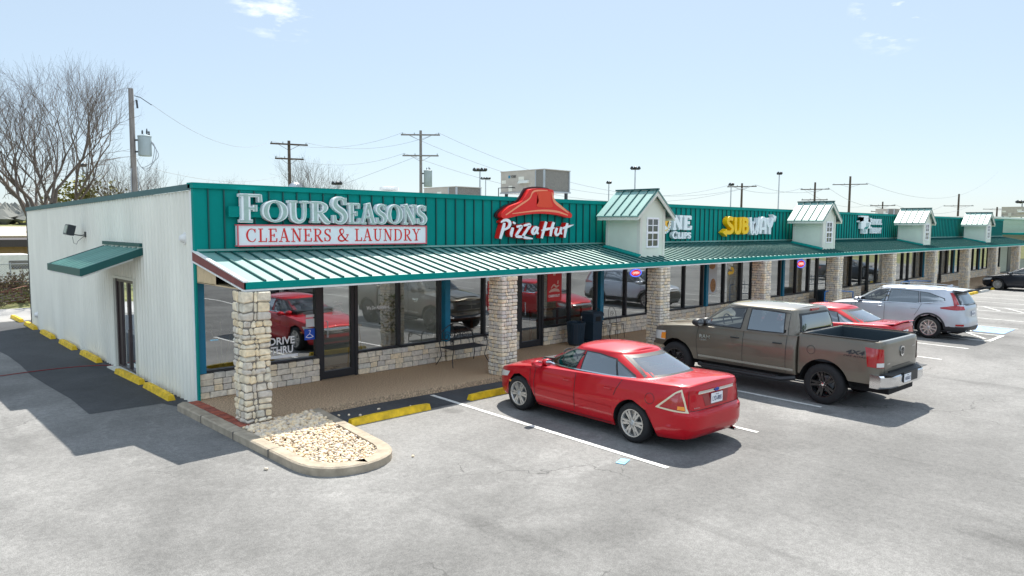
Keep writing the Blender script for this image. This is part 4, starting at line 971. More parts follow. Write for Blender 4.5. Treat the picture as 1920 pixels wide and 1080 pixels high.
# =================================================================== WHEEL STOPS
def stop_mesh(L_):
    mb = MB(); n = 6; w, t, h = .075, .045, .12; rows = []
    for k in range(n + 1):
        x = -L_ / 2 + L_ * k / n; e = 0.03 if k in (0, n) else 0
        j = lambda: random.uniform(-.003, .003)
        rows.append([(x + j(), -w, 0), (x + j() + (e if k == 0 else -e) * .6, -t + j(), h - e * .4 + j()), (x + (e if k == 0 else -e) * .6, t + j(), h - e * .4 + j()), (x + j(), w, 0)])
    mb.grid(rows)
    mb.face(rows[0]); mb.face(rows[-1]); return mb
random.seed(9)
side = [(14.8, 1.7, 'second farthest'), (12.16, 1.7, 'third from the far end'), (9.53, 1.7, 'fourth from the far end'), (7.02, 1.72, 'just beyond the side door'), (3.63, 1.75, 'just before the side door'), (1.62, 1.65, 'nearest the front corner')]
tag(stop_mesh(1.7).build('wheel_stop', M_yellow, loc=(-.08, 17.2, G + .012)), 'yellow wheel stop at the far end of the side row', 'wheel stop', 'yellow wheel stops along the side wall').rotation_euler = (0, 0, rad(90))
for y, L_, lb in side:
    o = stop_mesh(L_).build('wheel_stop', M_yellow, loc=(-.24 + .01 * y, y, G + .004)); o.rotation_euler = (0, 0, rad(90 + random.uniform(-1.5, 1.5)))
    tag(o, 'yellow wheel stop %s in the row along the side wall' % lb, 'wheel stop', 'yellow wheel stops along the side wall')
for x, y, lb, mm in ((2.28, -3.19, 'yellow wheel stop in the empty bay beside the rock island', M_yellow), (5.05, -3.19, 'yellow wheel stop at the nose of the near red sedan', M_yellow), (40.1, -3.3, 'small yellow wheel stop in front of a stone column beyond the silver SUV', M_yellow), (42.4, -3.3, 'unpainted pale concrete wheel stop beside the black sedan', M_greyconc), (45.2, -3.25, 'yellow wheel stop under the nose of the black sedan', M_yellow)):
    tag(stop_mesh(1.75).build('wheel_stop', mm, loc=(x, y, G + .004)), lb, 'wheel stop', 'wheel stops along the shop front')

# =================================================================== PAVEMENT FURNITURE
def bench(lab):
    s = empty('iron_bench', (6.25, -.55, 0), rad(0), lab, 'bench')
    mb = MB(); 
    for k in range(7): mb.box(-.52, .52, -.24 + k * .072, -.215 + k * .072, .425, .44)
    mb.tube([(-.54, -.26, .43), (.54, -.26, .43), (.54, .26, .43), (-.54, .26, .43), (-.54, -.26, .43)], .01, 6); mb.build('seat', M_iron, s)
    for sx in (-1, 1):
        x = sx * .54
        MB().tube(catmull([(x + sx * .05, -.30, 0), (x - sx * .02, -.2, .2), (x, -.26, .42), (x, -.25, .62), (x, -.12, .68)], 4), .011, 6).build('leg', M_iron, s)
        MB().tube(catmull([(x + sx * .07, .34, 0), (x, .22, .22), (x, .26, .43), (x, .30, .72)], 4), .011, 6).build('leg', M_iron, s)
        MB().tube([(x + .07 * math.cos(a) * (1 - a / 14), -.20 + .0, .60 + .07 * math.sin(a) * (1 - a / 14)) for a in [k * .6 for k in range(18)]], .008, 5).tube([(x, -.24, .62), (x, .0, .66), (x, .28, .62)], .01, 5).build('armrest', M_iron, s)
    mb = MB(); mb.tube(catmull([(-.54, .29, .5), (-.52, .31, .72), (-.28, .33, .90), (0, .33, .98), (.28, .33, .90), (.52, .31, .72), (.54, .29, .5)], 5), .011, 6)
    for cx, sg in ((-.28, 1), (.28, -1), (0, 1)):
        mb.tube([(cx + sg * .12 * math.cos(a) * (1 - a / 13), .32, .68 + .12 * math.sin(a) * (1 - a / 13)) for a in [k * .55 for k in range(18)]], .007, 5)
    for x in (-.42, -.14, .14, .42): mb.tube([(x, .28, .45), (x * .9, .32, .84)], .006, 5)
    mb.build('backrest', M_iron, s)
bench('black wrought iron scroll bench against the stone sill before the first shop')
s = empty('garden_chair', (12.1, -.5, 0), rad(0), 'thin black wrought iron bistro set with round back by the second shop', 'chair')
mb = MB()
for dx in (-.35, .35):
    mb.tube([(dx + .2 * math.cos(k * .524), .2 * math.sin(k * .524), .44) for k in range(13)], .008, 5)
mb.build('seat', M_iron, s)
for dx in (-.35, .35):
    for a in (.8, 2.4, 3.9, 5.5): MB().tube([(dx + .18 * math.cos(a), .18 * math.sin(a), .44), (dx + .24 * math.cos(a), .24 * math.sin(a), 0)], .008, 5).build('leg', M_iron, s)
    MB().tube(catmull([(dx - .18, .15, .44), (dx - .17, .22, .8), (dx, .24, .96), (dx + .17, .22, .8), (dx + .18, .15, .44)], 5), .008, 5).tube([(dx + .09 * math.cos(a) * (1 - a / 12), .22, .72 + .09 * math.sin(a) * (1 - a / 12)) for a in [k * .6 for k in range(16)]], .006, 5).build('backrest', M_iron, s)
def slat_can(x, y, lab, h=.68, r=.27):
    s = empty('trash_can', (x, y, 0), 0, lab, 'trash can', 'trash cans on the shop pavement')
    mb = MB(); n = 26
    for k in range(n):
        M = Matrix.Rotation(k * 2 * math.pi / n, 4, 'Z'); mb.hexa([M @ Vector(p) for p in ((r * .86 - .01, -.018, .06), (r * .86, -.018, .06), (r * .86 - .01, .018, .06), (r * .86, .018, .06), (r - .01, -.022, h - .06), (r, -.022, h - .06), (r - .01, .022, h - .06), (r, .022, h - .06))])
    mb.build('slatted_body', M_navy, s)
    MB().lathe([(r * .80, .0), (r * .82, .06), (r * .78, .062), (r * .9, h - .08)], 20).build('liner', M_darkm, s, smooth=True)
    MB().lathe([(r * .95, h - .07), (r * 1.03, h - .06), (r * 1.05, h - .02), (r * .9, h), (r * .74, h - .01), (r * .72, h - .1)], 24).build('rim', M_navy, s, smooth=True)
slat_can(10.50, -.52, 'round dark blue slatted trash can right of the second shop door')
slat_can(27.0, -.7, 'round dark slatted trash can on the pavement between fourth and fifth stone columns')
s = empty('litter_bin', (11.28, -.48, 0), 0, 'tall square navy litter bin with side opening beside the round can', 'trash can', 'trash cans on the shop pavement')
MB().hexa([(-.20, -.20, .06), (.20, -.20, .06), (-.20, .20, .06), (.20, .20, .06), (-.22, -.22, .78), (.22, -.22, .78), (-.22, .22, .78), (.22, .22, .78)]).box(-.25, .25, -.25, .25, 0, .06).box(-.235, .235, -.235, .235, .60, .63).build('bin_body', M_navy, s)
MB().box(-.245, .245, -.245, .245, .781, .86).hexa([(-.24, -.24, .861), (.24, -.24, .861), (-.24, .24, .861), (.24, .24, .861), (-.19, -.19, .92), (.19, -.19, .92), (-.19, .19, .92), (.19, .19, .92)]).build('bin_lid', M_navy, s)
mb = MB(); P = [(.11 * math.cos(k * math.pi / 8), .12 + .0 + .08 * math.sin(k * math.pi / 8)) for k in range(9)] + [(-.11, .02), (.11, .02)]
fan(mb, P, lambda x, z, d: (x, -.2235 - d, .60 + z - .0 + .02), .004); mb.build('bin_opening', M_under, s)
def rail(x, y, L_, lab):
    s = empty('hand_rail', (x, y, 0), 0, lab, 'hand rail', 'blue ramp hand rails')
    MB().tube([(0, 0, .0), (0, 0, .82), (.05, 0, .87), (L_ * .25, 0, .87), (L_, 0, .70), (L_, 0, -.1)], .022, 8).build('rail_frame', M_blue, s)
    MB().tube([(0, 0, .45), (L_ * .25, 0, .45), (L_, 0, .34)], .018, 8).build('lower_rail', M_blue, s)
    MB().tube([(L_ * .25, 0, 0), (L_ * .25, 0, .87)], .02, 8).build('post', M_blue, s)
rail(24.0, -2.0, 2.9, 'blue tubular ramp rail behind the far red sedan'); rail(32.2, -2.2, 4.6, 'blue tubular ramp rail seen over the roof of the silver SUV'); 
# indoor things
s = empty('indoor_plant', (5.0, .75, 0), 0, 'bushy green plant in white pot behind the glass left of the iron bench', 'plant')
MB().lathe([(.0, .45), (.13, .45), (.17, .75), (.14, .74), (.0, .7)], 16).build('pot', M_white, s, smooth=True)
mb = MB(); random.seed(4)
for k in range(220):
    a, r_, z = random.uniform(0, 6.28), random.uniform(.03, .3), random.uniform(.75, 1.7); x, y_ = r_ * math.cos(a), r_ * math.sin(a); d = Vector((random.uniform(-1, 1), random.uniform(-1, 1), random.uniform(-.6, .5))).normalized() * .11; sd_ = d.cross(Vector((random.uniform(-1, 1), random.uniform(-1, 1), 1))).normalized() * .035; c = Vector((x, y_, z))
    mb.face([c, c + d * .5 + sd_, c + d, c + d * .5 - sd_])
mb.build('foliage', M_leaf, s)
MB().box(-.16, .16, -.16, .16, 0, .44).build('plant_stand', M_wood, s)
s = empty('yucca_plant', (.75, .7, 0), 0, 'pale stemmed spiky plant behind the leftmost window', 'plant')
mb = MB(); lf = MB(); random.seed(8)
for k in range(4):
    tx, ty = (-.22, -.02, .16, .3)[k], random.uniform(-.08, .08); h = (1.25, 1.4, 1.15, 1.35)[k]
    mb.tube(catmull([(0, 0, .1), (tx * .3, ty, .5), (tx, ty, h)], 4), .014, 6)
    for q in range(22):
        a, e = random.uniform(0, 6.28), random.uniform(-.3, 1.2); d = Vector((math.cos(a) * math.cos(e), math.sin(a) * math.cos(e), math.sin(e))) * random.uniform(.16, .3); p = Vector((tx, ty, h)); n = d.cross(Vector((0, 0, 1))).normalized() * .006
        lf.face([p - n, p + n, p + d])
mb.build('stem', mat('pale_stem', (.5, .47, .36), .8), s); lf.build('foliage', M_leaf, s)
MB().lathe([(.0, 0), (.14, 0), (.18, .28), (.15, .28), (.0, .22)], 16).build('pot', M_intd, s)
s = empty('bar_stool', (4.05, .9, 0), 0, 'pale wooden stool inside the first shop beneath the alterations lettering', 'stool')
MB().lathe([(0, .98), (.17, .98), (.17, 1.02), (0, 1.02)], 16).build('seat', M_wood, s)
for a in (.7, 2.3, 3.9, 5.4): MB().tube([(.1 * math.cos(a), .1 * math.sin(a), .98), (.19 * math.cos(a), .19 * math.sin(a), 0)], .018, 6).build('leg', M_wood, s)
M_or2 = mat('booth_rail_wood', (.34, .10, .035), .45)
def booth(x0, x1, lab):
    s = empty('booth_divider', (0, 0, 0), 0, lab, 'booth divider', 'wooden booth dividers inside the second shop')
    for z in (.62, .92): MB().box(x0, x1, .45, .50, z, z + .07).build('rail', M_or2, s)
    for x in (x0, (x0 + x1) / 2, x1 - .06): MB().box(x, x + .06, .45, .5, 0, 1.0).build('post', M_or2, s)
booth(6.3, 8.4, 'orange brown wooden divider inside left of the second stone column'); booth(9.6, 11.9, 'orange brown wooden divider inside behind the red poster')
s = empty('service_counter', (0, 0, 0), 0, 'white counter inside the shop with the yellow arrow logo', 'counter')
MB().box(18.6, 20.7, .6, 1.2, 0, .80).build('counter_front', M_plasticwhite, s); MB().box(18.55, 20.75, .55, 1.25, .81, .86).build('counter_top', M_darkm, s)
s = empty('doormat', (3.1, .62, -.005), 0, 'checkered doormat just inside the first shop door', 'mat')
for nm, par in (('dark_checks', 0), ('pale_checks', 1)):
    mb = MB()
    for i in range(8):
        for j in range(6):
            if (i + j) % 2 == par: mb.box(-.64 + i * .16, -.48 + i * .16, -.35 + j * .16, -.19 + j * .16, 0, .01)
    mb.build(nm, M_under if par == 0 else mat('mat_beige', (.45, .38, .26), .8), s)
s = empty('drive_bell_hose', (0, 0, 0), 0, 'thin dark red hose lying across the side drive to the side door', 'hose')
MB().tube(catmull([(-9, 4.4, G + .012), (-4.5, 5.2, G + .014), (-2.3, 5.85, G + .014), (-1.0, 5.95, G + .014), (-.3, 5.75, G + .014), (-.05, 5.5, G + .014)], 8), .009, 6).build('hose_line', mat('red_hose', (.22, .01, .012), .5), s)
o = MB().box(-.12, .12, -.07, .07, 0, .006).box(-.05, .1, -.05, .06, .0062, .01).build('paper_scrap', mat('pale_blue_paper', (.2, .52, .75), .6), loc=(3.39, -7.67, G + .004)); o.rotation_euler = (0, 0, .3)
tag(o, 'small pale blue scrap of paper on the asphalt near the white line', 'litter')

# =================================================================== VEHICLES
def lerp_tab(T, x):
    if x <= T[0][0]: return T[0][1]
    for (a, b), (c, d) in zip(T, T[1:]):
        if x <= c: return b + (d - b) * (x - a) / (c - a)
    return T[-1][1]
YS = [0, .15, .3, .45, .58, .68, .76, .83, .88, .92, .95, .97, .985, .995]
class Loft:
    """plan ring (superellipse ends) lofted up z, with side/front/rear insets as functions of z"""
    def __init__(s, xf, xr, hw, nf, nr, dy, dxf, dxr, stations=(), plan=None):
        s.xf, s.xr, s.xm, s.hw, s.nf, s.nr = xf, xr, (xf + xr) / 2, hw, nf, nr
        s.dy, s.dxf, s.dxr = dy, dxf, dxr
        a = (xf - xr) / 2; P = []
        for q in YS: P.append((s.xm + a * (1 - q ** nf) ** (1 / nf), q * hw))
        xa = P[-1][0]; R = [(s.xm - a * (1 - q ** nr) ** (1 / nr), q * hw) for q in YS][::-1]; xb = R[0][0]
        X = sorted(set([round(x, 4) for x in stations if xb + .01 < x < xa - .01] + [round(xb + (xa - xb) * k / 26, 4) for k in range(1, 26)]), reverse=True)
        for x in X:
            u = (x - s.xm) / a; n = nf if u > 0 else nr; P.append((x, hw * (1 - abs(u) ** n) ** (1 / n)))
        P += R; s.P = P; N = []
        for i, (x, y) in enumerate(P):
            p, q = P[max(i - 1, 0)], P[min(i + 1, len(P) - 1)]
            if i == 0: N.append((1, 0)); continue
            if i == len(P) - 1: N.append((-1, 0)); continue
            tx, ty = q[0] - p[0], q[1] - p[1]; l = math.hypot(tx, ty); N.append((-ty / l, -tx / l) if False else (ty / l, -tx / l))
        s.N = [(nx, abs(ny)) for nx, ny in N]
    def pt(s, i, z):
        (x, y), (nx, ny) = s.P[i], s.N[i]
        wx = nx * nx; wy = ny * ny; f = x > s.xm
        ix = (lerp_tab(s.dxf, z) if f else lerp_tab(s.dxr, z))
        # front/rear inset shears everything ahead of the corner so ends stay planar
        k = max(0, min(1, (y / s.hw)))
        x2 = x - (1 if f else -1) * ix * (wx if wx > .5 else wx)
        return (x2, max(0.0, y - wy * lerp_tab(s.dy, z) - (wx * 0.35 * lerp_tab(s.dy, z) if y > 0 else 0) * (y / s.hw)))
    def level(s, z): return [s.pt(i, z) for i in range(len(s.P))]
    def side(s, x, z, side=1, off=.006):
        L_ = s.level(z)
        for (x0, y0), (x1, y1) in zip(L_, L_[1:]):
            if x1 <= x <= x0 and x0 - x1 > 1e-6 and min(y0, y1) > s.hw * .4:
                y = y0 + (y1 - y0) * (x0 - x) / (x0 - x1); return (x, side * (y + off), z)
        return (x, side * (s.hw + off) * .9, z)
    def end(s, y, z, rear=True, off=.006):
        L_ = s.level(z); L_ = L_[::-1] if rear else L_
        for (x0, y0), (x1, y1) in zip(L_, L_[1:]):
            if y0 <= abs(y) <= y1 and y1 > y0:
                x = x0 + (x1 - x0) * (abs(y) - y0) / (y1 - y0); return (x + (-off if rear else off), y, z)
        return (L_[0][0], y, z)
    def wrap(s, d, z, side=1, rear=True, off=.006):
        L_ = s.level(z); L_ = L_[::-1] if rear else L_; acc = 0
        for (x0, y0), (x1, y1) in zip(L_, L_[1:]):
            l = math.hypot(x1 - x0, y1 - y0)
            if acc + l >= d and l > 1e-7:
                u = (d - acc) / l; x, y = x0 + (x1 - x0) * u, y0 + (y1 - y0) * u
                nx, ny = (y1 - y0) / l, -(x1 - x0) / l
                if rear: nx, ny = -abs(nx), abs(ny)
                else: nx, ny = abs(nx), abs(ny)
                return (x + nx * off, side * (y + ny * off), z)
            acc += l
        return (L_[-1][0], 0, z)
    def patch(s, bot, top, fn, nu=12, nv=5):
        def along(P, u):
            t = u * (len(P) - 1); i = min(int(t), len(P) - 2); f = t - i; return (P[i][0] + (P[i + 1][0] - P[i][0]) * f, P[i][1] + (P[i + 1][1] - P[i][1]) * f)
        rows = []
        for j in range(nv + 1):
            v = j / nv; r = []
            for i in range(nu + 1):
                a, b = along(bot, i / nu), along(top, i / nu); r.append(fn(a[0] + (b[0] - a[0]) * v, a[1] + (b[1] - a[1]) * v))
            rows.append(r)
        return rows
def sidepatch(L_, bot, top, side, off=.006, nu=14, nv=4): return MB().grid(L_.patch(bot, top, lambda x, z: L_.side(x, z, side, off), nu, nv))
def endpatch(L_, bot, top, rear=True, off=.006, nu=14, nv=4): return MB().grid(L_.patch(bot, top, lambda y, z: L_.end(y, z, rear, off), nu, nv))
def wrappatch(L_, bot, top, side, rear=True, off=.006, nu=14, nv=5): return MB().grid(L_.patch(bot, top, lambda d, z: L_.wrap(d, z, side, rear, off), nu, nv))
def seam(mb, L_, pts, side, w=.011, off=.004):
    P = []
    for (x0, z0), (x1, z1) in zip(pts, pts[1:]):
        n = max(2, int(math.dist((x0, z0), (x1, z1)) / .08))
        for k in range(n): P.append((x0 + (x1 - x0) * k / n, z0 + (z1 - z0) * k / n))
    P.append(pts[-1]); A, Bq = [], []
    for i, p in enumerate(P):
        a, b = P[max(i - 1, 0)], P[min(i + 1, len(P) - 1)]; dx, dz = b[0] - a[0], b[1] - a[1]; l = math.hypot(dx, dz) or 1
        nx, nz_ = -dz / l * w / 2, dx / l * w / 2
        A.append(L_.side(p[0] + nx, p[1] + nz_, side, off)); Bq.append(L_.side(p[0] - nx, p[1] - nz_, side, off))
    mb.grid([A, Bq])
def full(half):   # (x, y, z) half ring front->rear on +y, mirrored to a whole ring
    return list(half) + [(x, -y, z) for x, y, z in half[1:-1][::-1]]
def deck_rows(half, crown, K=10):
    rows = []
    for x, y, z in half:
        c = crown(x) if callable(crown) else crown
        rows.append([(x, y * (1 - 2 * k / K), z + c * (1 - (1 - 2 * k / K) ** 2) * min(1, y / .4)) for k in range(K + 1)])
    return rows
def body_shell(L_, zlo, zhi, arches, M=12, crown=.05, deck=True):
    def lo(x):
        z = zlo(x)
        for xw, zw, ra in arches:
            if abs(x - xw) < ra - .001: z = max(z, zw + math.sqrt(max(0, ra * ra - (x - xw) ** 2)))
        return z
    n = len(L_.P); rows = []
    for j in range(M + 1):
        t = j / M; r = []
        for i in range(n):
            x0 = L_.P[i][0]; a = lo(x0) if L_.P[i][1] > L_.hw * .6 else zlo(x0); b = zhi(x0); z = a + (b - a) * t
            x, y = L_.pt(i, z); r.append((x, y, z))
        rows.append(r)
    mb = MB(); mb.grid([full(r) for r in rows], close=True)
    if deck:
        # rolled shoulder then crown
        sh = [(x, y * .985 if y > .02 else y, z + .008) for x, y, z in rows[-1]]
        mb.grid([full(rows[-1]), full(sh)], close=True)
        mb.grid(deck_rows(sh, crown))
    return mb, rows
def arch_stations(arches):
    out = []
    for xw, zw, ra in arches:
        for k in range(15):
            out.append(xw + ra * math.cos(math.pi * k / 14) * (.9965 if k in (0, 14) else 1))
        out += [xw + ra, xw - ra]
    return out
def arch_liner(L_, arches, mt, root, depth=.3, lip=None):
    for xw, zw, ra in arches:
        for sd_ in (1, -1):
            mb = MB(); lp = MB()
            A, Bq, C_, D_ = [], [], [], []
            for k in range(21):
                a = math.pi * k / 20; x, z = xw + (ra + .002) * math.cos(a), zw + (ra + .002) * math.sin(a)
                p = L_.side(x, z, sd_, -.004); A.append(p); Bq.append((x, p[1] - sd_ * depth, z))
                C_.append(L_.side(x, z, sd_, .01)); q = (xw + (ra + (lip or 0)) * math.cos(a), zw + (ra + (lip or 0)) * math.sin(a)); D_.append(L_.side(q[0], q[1], sd_, .008))
            mb.grid([A, Bq]); mb.build('wheel_arch', mt, root)
            if lip: lp.grid([C_, D_]); lp.build('arch_trim', M_blacktrim, root)
def make_wheel(root, x, y, zc_, R_, w, rr, style, side, rimmat):
    wh = bpy.data.objects.new('wheel', None); COL.objects.link(wh); wh.parent = root; wh.location = (x, y, zc_)
    A = Matrix.Rotation(rad(-90) * side, 4, 'X')   # z axis -> outward
    MB().lathe([(rr - .01, -w + .02), (rr + .03, -w + .0), (R_ - .03, -w + .01), (R_, -w + .045), (R_, -.045), (R_ - .03, -.01), (rr + .035, .0), (rr, -.012), (rr - .01, -.05)], 36, A).build('tyre', M_rubber, wh, smooth=True, angle=50)
    mb = MB(); mb.lathe([(rr + .002, -.008), (rr - .014, -.010), (rr - .03, -.04), (rr - .035, -w * .7), (.06, -w * .72)], 36, A)
    n, tw = style['n'], style.get('twin', 0); sw = style.get('w', .05)
    for k in range(n):
        a0 = 2 * math.pi * k / n
        for off in ((-tw, tw) if tw else (0,)):
            a = a0 + off; e = a0 + off * style.get('flare', 1.0); M_ = A
            p0 = Vector((.05 * math.cos(a), .05 * math.sin(a), 0)); p1 = Vector(((rr - .008) * math.cos(e), (rr - .008) * math.sin(e), 0)); t = (p1 - p0).normalized(); nn = Vector((-t.y, t.x, 0))
            w0, w1 = sw * .6, sw * .5 * style.get('tip', 1)
            vs = []
            for zz, sh_ in ((-.05, 1.1), (-.016, .8)):
                for pp, ww in ((p0, w0), (p1, w1)):
                    for sg in (-1, 1): vs.append(M_ @ (pp + nn * sg * ww * sh_ + Vector((0, 0, zz))))
            mb.hexa(vs)
    mb.lathe([(.0, -.008), (.035, -.010), (.06, -.022), (.075, -.05), (.075, -.06)], 18, A)
    mb.build('rim', rimmat, wh, smooth=True, angle=30)
    mb = MB(); mb.lathe([(.03, -.007), (.0, -.004)], 12, A)
    for k in range(5):
        a = 2 * math.pi * k / 5 + .3; mb.lathe([(.008, -.03), (.008, -.013), (0, -.012)], 8, A @ Matrix.Translation((.055 * math.cos(a), .055 * math.sin(a), 0)))
    mb.build('hub_cap', M_chrome if style.get('chromehub') else M_steel, wh)
    MB().lathe([(.0, -w * .6), (rr * .62, -w * .6), (rr * .62, -w * .68), (0, -w * .68)], 20, A).build('brake_disc', M_steel, wh)
    return wh
def plate(root, x, y, z, txt, tilt=0):
    p = MB().box(x - .012, x, y - .155, y + .155, z - .078, z + .078).build('license_plate', M_plate, root)
    dk = mat('plate_ink', (.03, .04, .12), .5)
    text_obj('plate_number', txt, lambda a, b, d: (x - .0135, y + .125 - a, z - .045 + b), .25, .075, dk, p, 0, .02)
    text_obj('plate_heading', 'TEXAS', lambda a, b, d: (x - .0135, y + .045 - a, z + .045 + b), .09, .018, dk, p, 0, .01)
    return p
def handle(L_, x, z, side, root, mt, w=.17):
    p = L_.side(x, z, side, 0); MB().tube([(x + w / 2, p[1] - side * .005, z), (x + w / 2 - .02, p[1] + side * .03, z + .003), (x - w / 2 + .02, p[1] + side * .03, z + .003), (x - w / 2, p[1] - side * .005, z)], .013, 8).build('door_handle', mt, root, smooth=True)
def mirror(x, y, z, side, root, mt, k=1.0):
    mb = MB(); rows = []
    for i, (dx, sc) in enumerate(((.07, .3), (.05, .75), (0, 1), (-.06, 1.02), (-.07, .9))):
        rows.append([(x + dx * k, y + side * (.03 + .10 * k + .10 * k * sc * math.cos(a)), z + .065 * k * sc * math.sin(a)) for a in [j * math.pi / 6 for j in range(12)]])
    mb.grid(rows, close=True); mb.face(rows[0]); mb.box(x - .02, x + .04, min(y - side * .03, y + side * .08), max(y - side * .03, y + side * .08), z - .05, z - .02)
    o = mb.build('side_mirror', mt, root, smooth=True, angle=50)
    m2 = MB(); m2.face([(x - .072 * k, q[1] * .98 + (y + side * (.03 + .1 * k)) * .02, q[2]) for q in rows[-1]]); m2.build('mirror_glass', M_chrome, o)
def paint(name, col, metal=.25):
    m = mat(name, col, .42, metal=metal, spec=.25, coat=1.0, var=.06, vscale=2); m.node_tree.nodes['Principled BSDF'].inputs['Coat IOR'].default_value = 1.38; return m
def glass_house(root, mt, g0, g1, crown, xcrown, wins=(), ws=None, rw=None, name='roof'):
    """g0/g1: (xf, xr, hw, z, nf, nr) base and top rings"""
    dy = [(g0[3], 0), (g0[3] + (g1[3] - g0[3]) * .5, (g0[2] - g1[2]) * .5 - .012), (g1[3], g0[2] - g1[2])]
    h = g1[3] - g0[3]
    def tab(d, b): return [(g0[3] + h * k / 8, d * (k / 8) - b * math.sin(math.pi * k / 8)) for k in range(9)]
    L_ = Loft(g0[0], g0[1], g0[2], g0[4], g0[5], dy, tab(g0[0] - g1[0], .03), tab(g1[1] - g0[1], .02), [g0[1] + (g0[0] - g0[1]) * k / 90 for k in range(1, 90)])
    n = len(L_.P)
    # sides of the greenhouse must shear as a block so pillars slope: remap x by plan position
    def pt(i, z):
        t = (z - g0[3]) / h; x0, y0 = L_.P[i]
        u = (x0 - g0[1]) / (g0[0] - g0[1]); xe = g1[1] + u * (g1[0] - g1[1]); bulge = .03 * math.sin(math.pi * t)
        x = x0 + (xe - x0) * t + bulge * (u - .5) * 2 * .8
        y = y0 * (1 + (g1[2] / g0[2] - 1) * t) + .014 * math.sin(math.pi * t) * (y0 / g0[2])
        return (x, y)
    L_.pt = pt
    NR = 24; rows = [[(*pt(i, g0[3] + h * k / NR), g0[3] + h * k / NR) for i in range(n)] for k in range(NR + 1)]
    cx = (g1[0] + g1[1]) / 2; hl = (g1[0] - g1[1]) / 2
    def cap(sc, dz): return [(cx + (x - cx) * sc, y * sc, z + dz) for x, y, z in rows[-1]]
    capr = [cap(.985, .014), cap(.955, .028), cap(.91, .038)]
    def inpoly(x, z, P):
        c = False
        for (x0, z0), (x1, z1) in zip(P, P[1:] + P[:1]):
            if (z0 > z) != (z1 > z) and x < (x1 - x0) * (z - z0) / (z1 - z0) + x0: c = not c
        return c
    polys = [list(b) + list(t)[::-1] for b, t in wins]
    mb = MB(); R2 = [full(r) for r in rows + capr]; m_ = len(R2[0]); st = [mb.add(r) for r in R2]; xm = (g0[0] + g0[1]) / 2
    for i in range(len(R2) - 1):
        for k in range(m_):
            k2 = (k + 1) % m_; q4 = (R2[i][k], R2[i][k2], R2[i + 1][k2], R2[i + 1][k]); X, Y, Z = (sum(p[a] for p in q4) / 4 for a in range(3))
            tx, ty = abs(q4[0][0] - q4[1][0]), abs(q4[0][1] - q4[1][1]); skip = False
            if tx > ty: skip = any(inpoly(X, Z, P) for P in polys)
            else:
                for (b_, t_), fr_ in ((ws or ((0, 9), (0, 10)), 1), (rw or ((0, 9), (0, 10)), 0)):
                    if (X > xm) == bool(fr_) and b_[1] < Z < t_[1] and abs(Y) < b_[0] + (t_[0] - b_[0]) * (Z - b_[1]) / (t_[1] - b_[1]): skip = True
            if not skip: mb.q(st[i] + k, st[i] + k2, st[i + 1] + k2, st[i + 1] + k)
    top = capr[-1]; R_ = []
    for x, y, z in top:
        K = 10; u = (x - cx - xcrown * hl) / hl
        R_.append([(x, y * (1 - 2 * k / K), z + crown * (1 - (1 - 2 * k / K) ** 2) * max(0, 1 - u * u) ** .8 * min(1, y / .35)) for k in range(K + 1)])
    mb.grid(R_)
    return mb.build(name, mt, root, smooth=True, angle=45), L_
def glass(L_, root, wins, ws, rw, glassm=None, rear_m=None, trim=True):
    for sd_ in (1, -1):
        for wi, (bot, top) in enumerate(wins):
            if trim:
                g = .022
                b2 = [(x, z - g) for x, z in bot]; t2 = [(x, z + g * .8) for x, z in top]
                b2[0] = (b2[0][0] + g, b2[0][1]); t2[0] = (t2[0][0] + g, t2[0][1]); b2[-1] = (b2[-1][0] - g, b2[-1][1]); t2[-1] = (t2[-1][0] - g, t2[-1][1])
                A_ = L_.patch(b2, t2, lambda x, z: L_.side(x, z, sd_, .005), 14, 4); B_ = L_.patch(bot, top, lambda x, z: L_.side(x, z, sd_, .006), 14, 4)
                ra_ = A_[0] + [q[-1] for q in A_[1:-1]] + A_[-1][::-1] + [q[0] for q in A_[1:-1]][::-1]; rb_ = B_[0] + [q[-1] for q in B_[1:-1]] + B_[-1][::-1] + [q[0] for q in B_[1:-1]][::-1]
                MB().grid([ra_, rb_], close=True).build('window_trim', M_blacktrim, root)
            sidepatch(L_, bot, top, sd_, .004).build('side_window', M_cg_clear if (wi == 0 and not glassm) else M_cg_tint, root, smooth=True)
    for (b, t), rear, nm in ((ws, False, 'windshield'), (rw, True, 'rear_window')):
        A_ = L_.patch([(b[0] + .02, b[1] - .02), (-b[0] - .02, b[1] - .02)], [(t[0] + .02, t[1] + .015), (-t[0] - .02, t[1] + .015)], lambda y, z: L_.end(y, z, rear, .006), 16, 6)
        B_ = L_.patch([(b[0] - .035, b[1] + .03), (-b[0] + .035, b[1] + .03)], [(t[0] - .035, t[1] - .025), (-t[0] + .035, t[1] - .025)], lambda y, z: L_.end(y, z, rear, .008), 16, 6)
        ra_ = A_[0] + [q[-1] for q in A_[1:-1]] + A_[-1][::-1] + [q[0] for q in A_[1:-1]][::-1]; rb_ = B_[0] + [q[-1] for q in B_[1:-1]] + B_[-1][::-1] + [q[0] for q in B_[1:-1]][::-1]
        MB().grid([ra_, rb_], close=True).build('window_trim', M_blacktrim, root, smooth=True)
        endpatch(L_, [(b[0], b[1]), (-b[0], b[1])], [(t[0], t[1]), (-t[0], t[1])], rear, .004, 16, 6).build(nm, (rear_m or M_cg_rear) if rear else M_cg_clear, root, smooth=True)

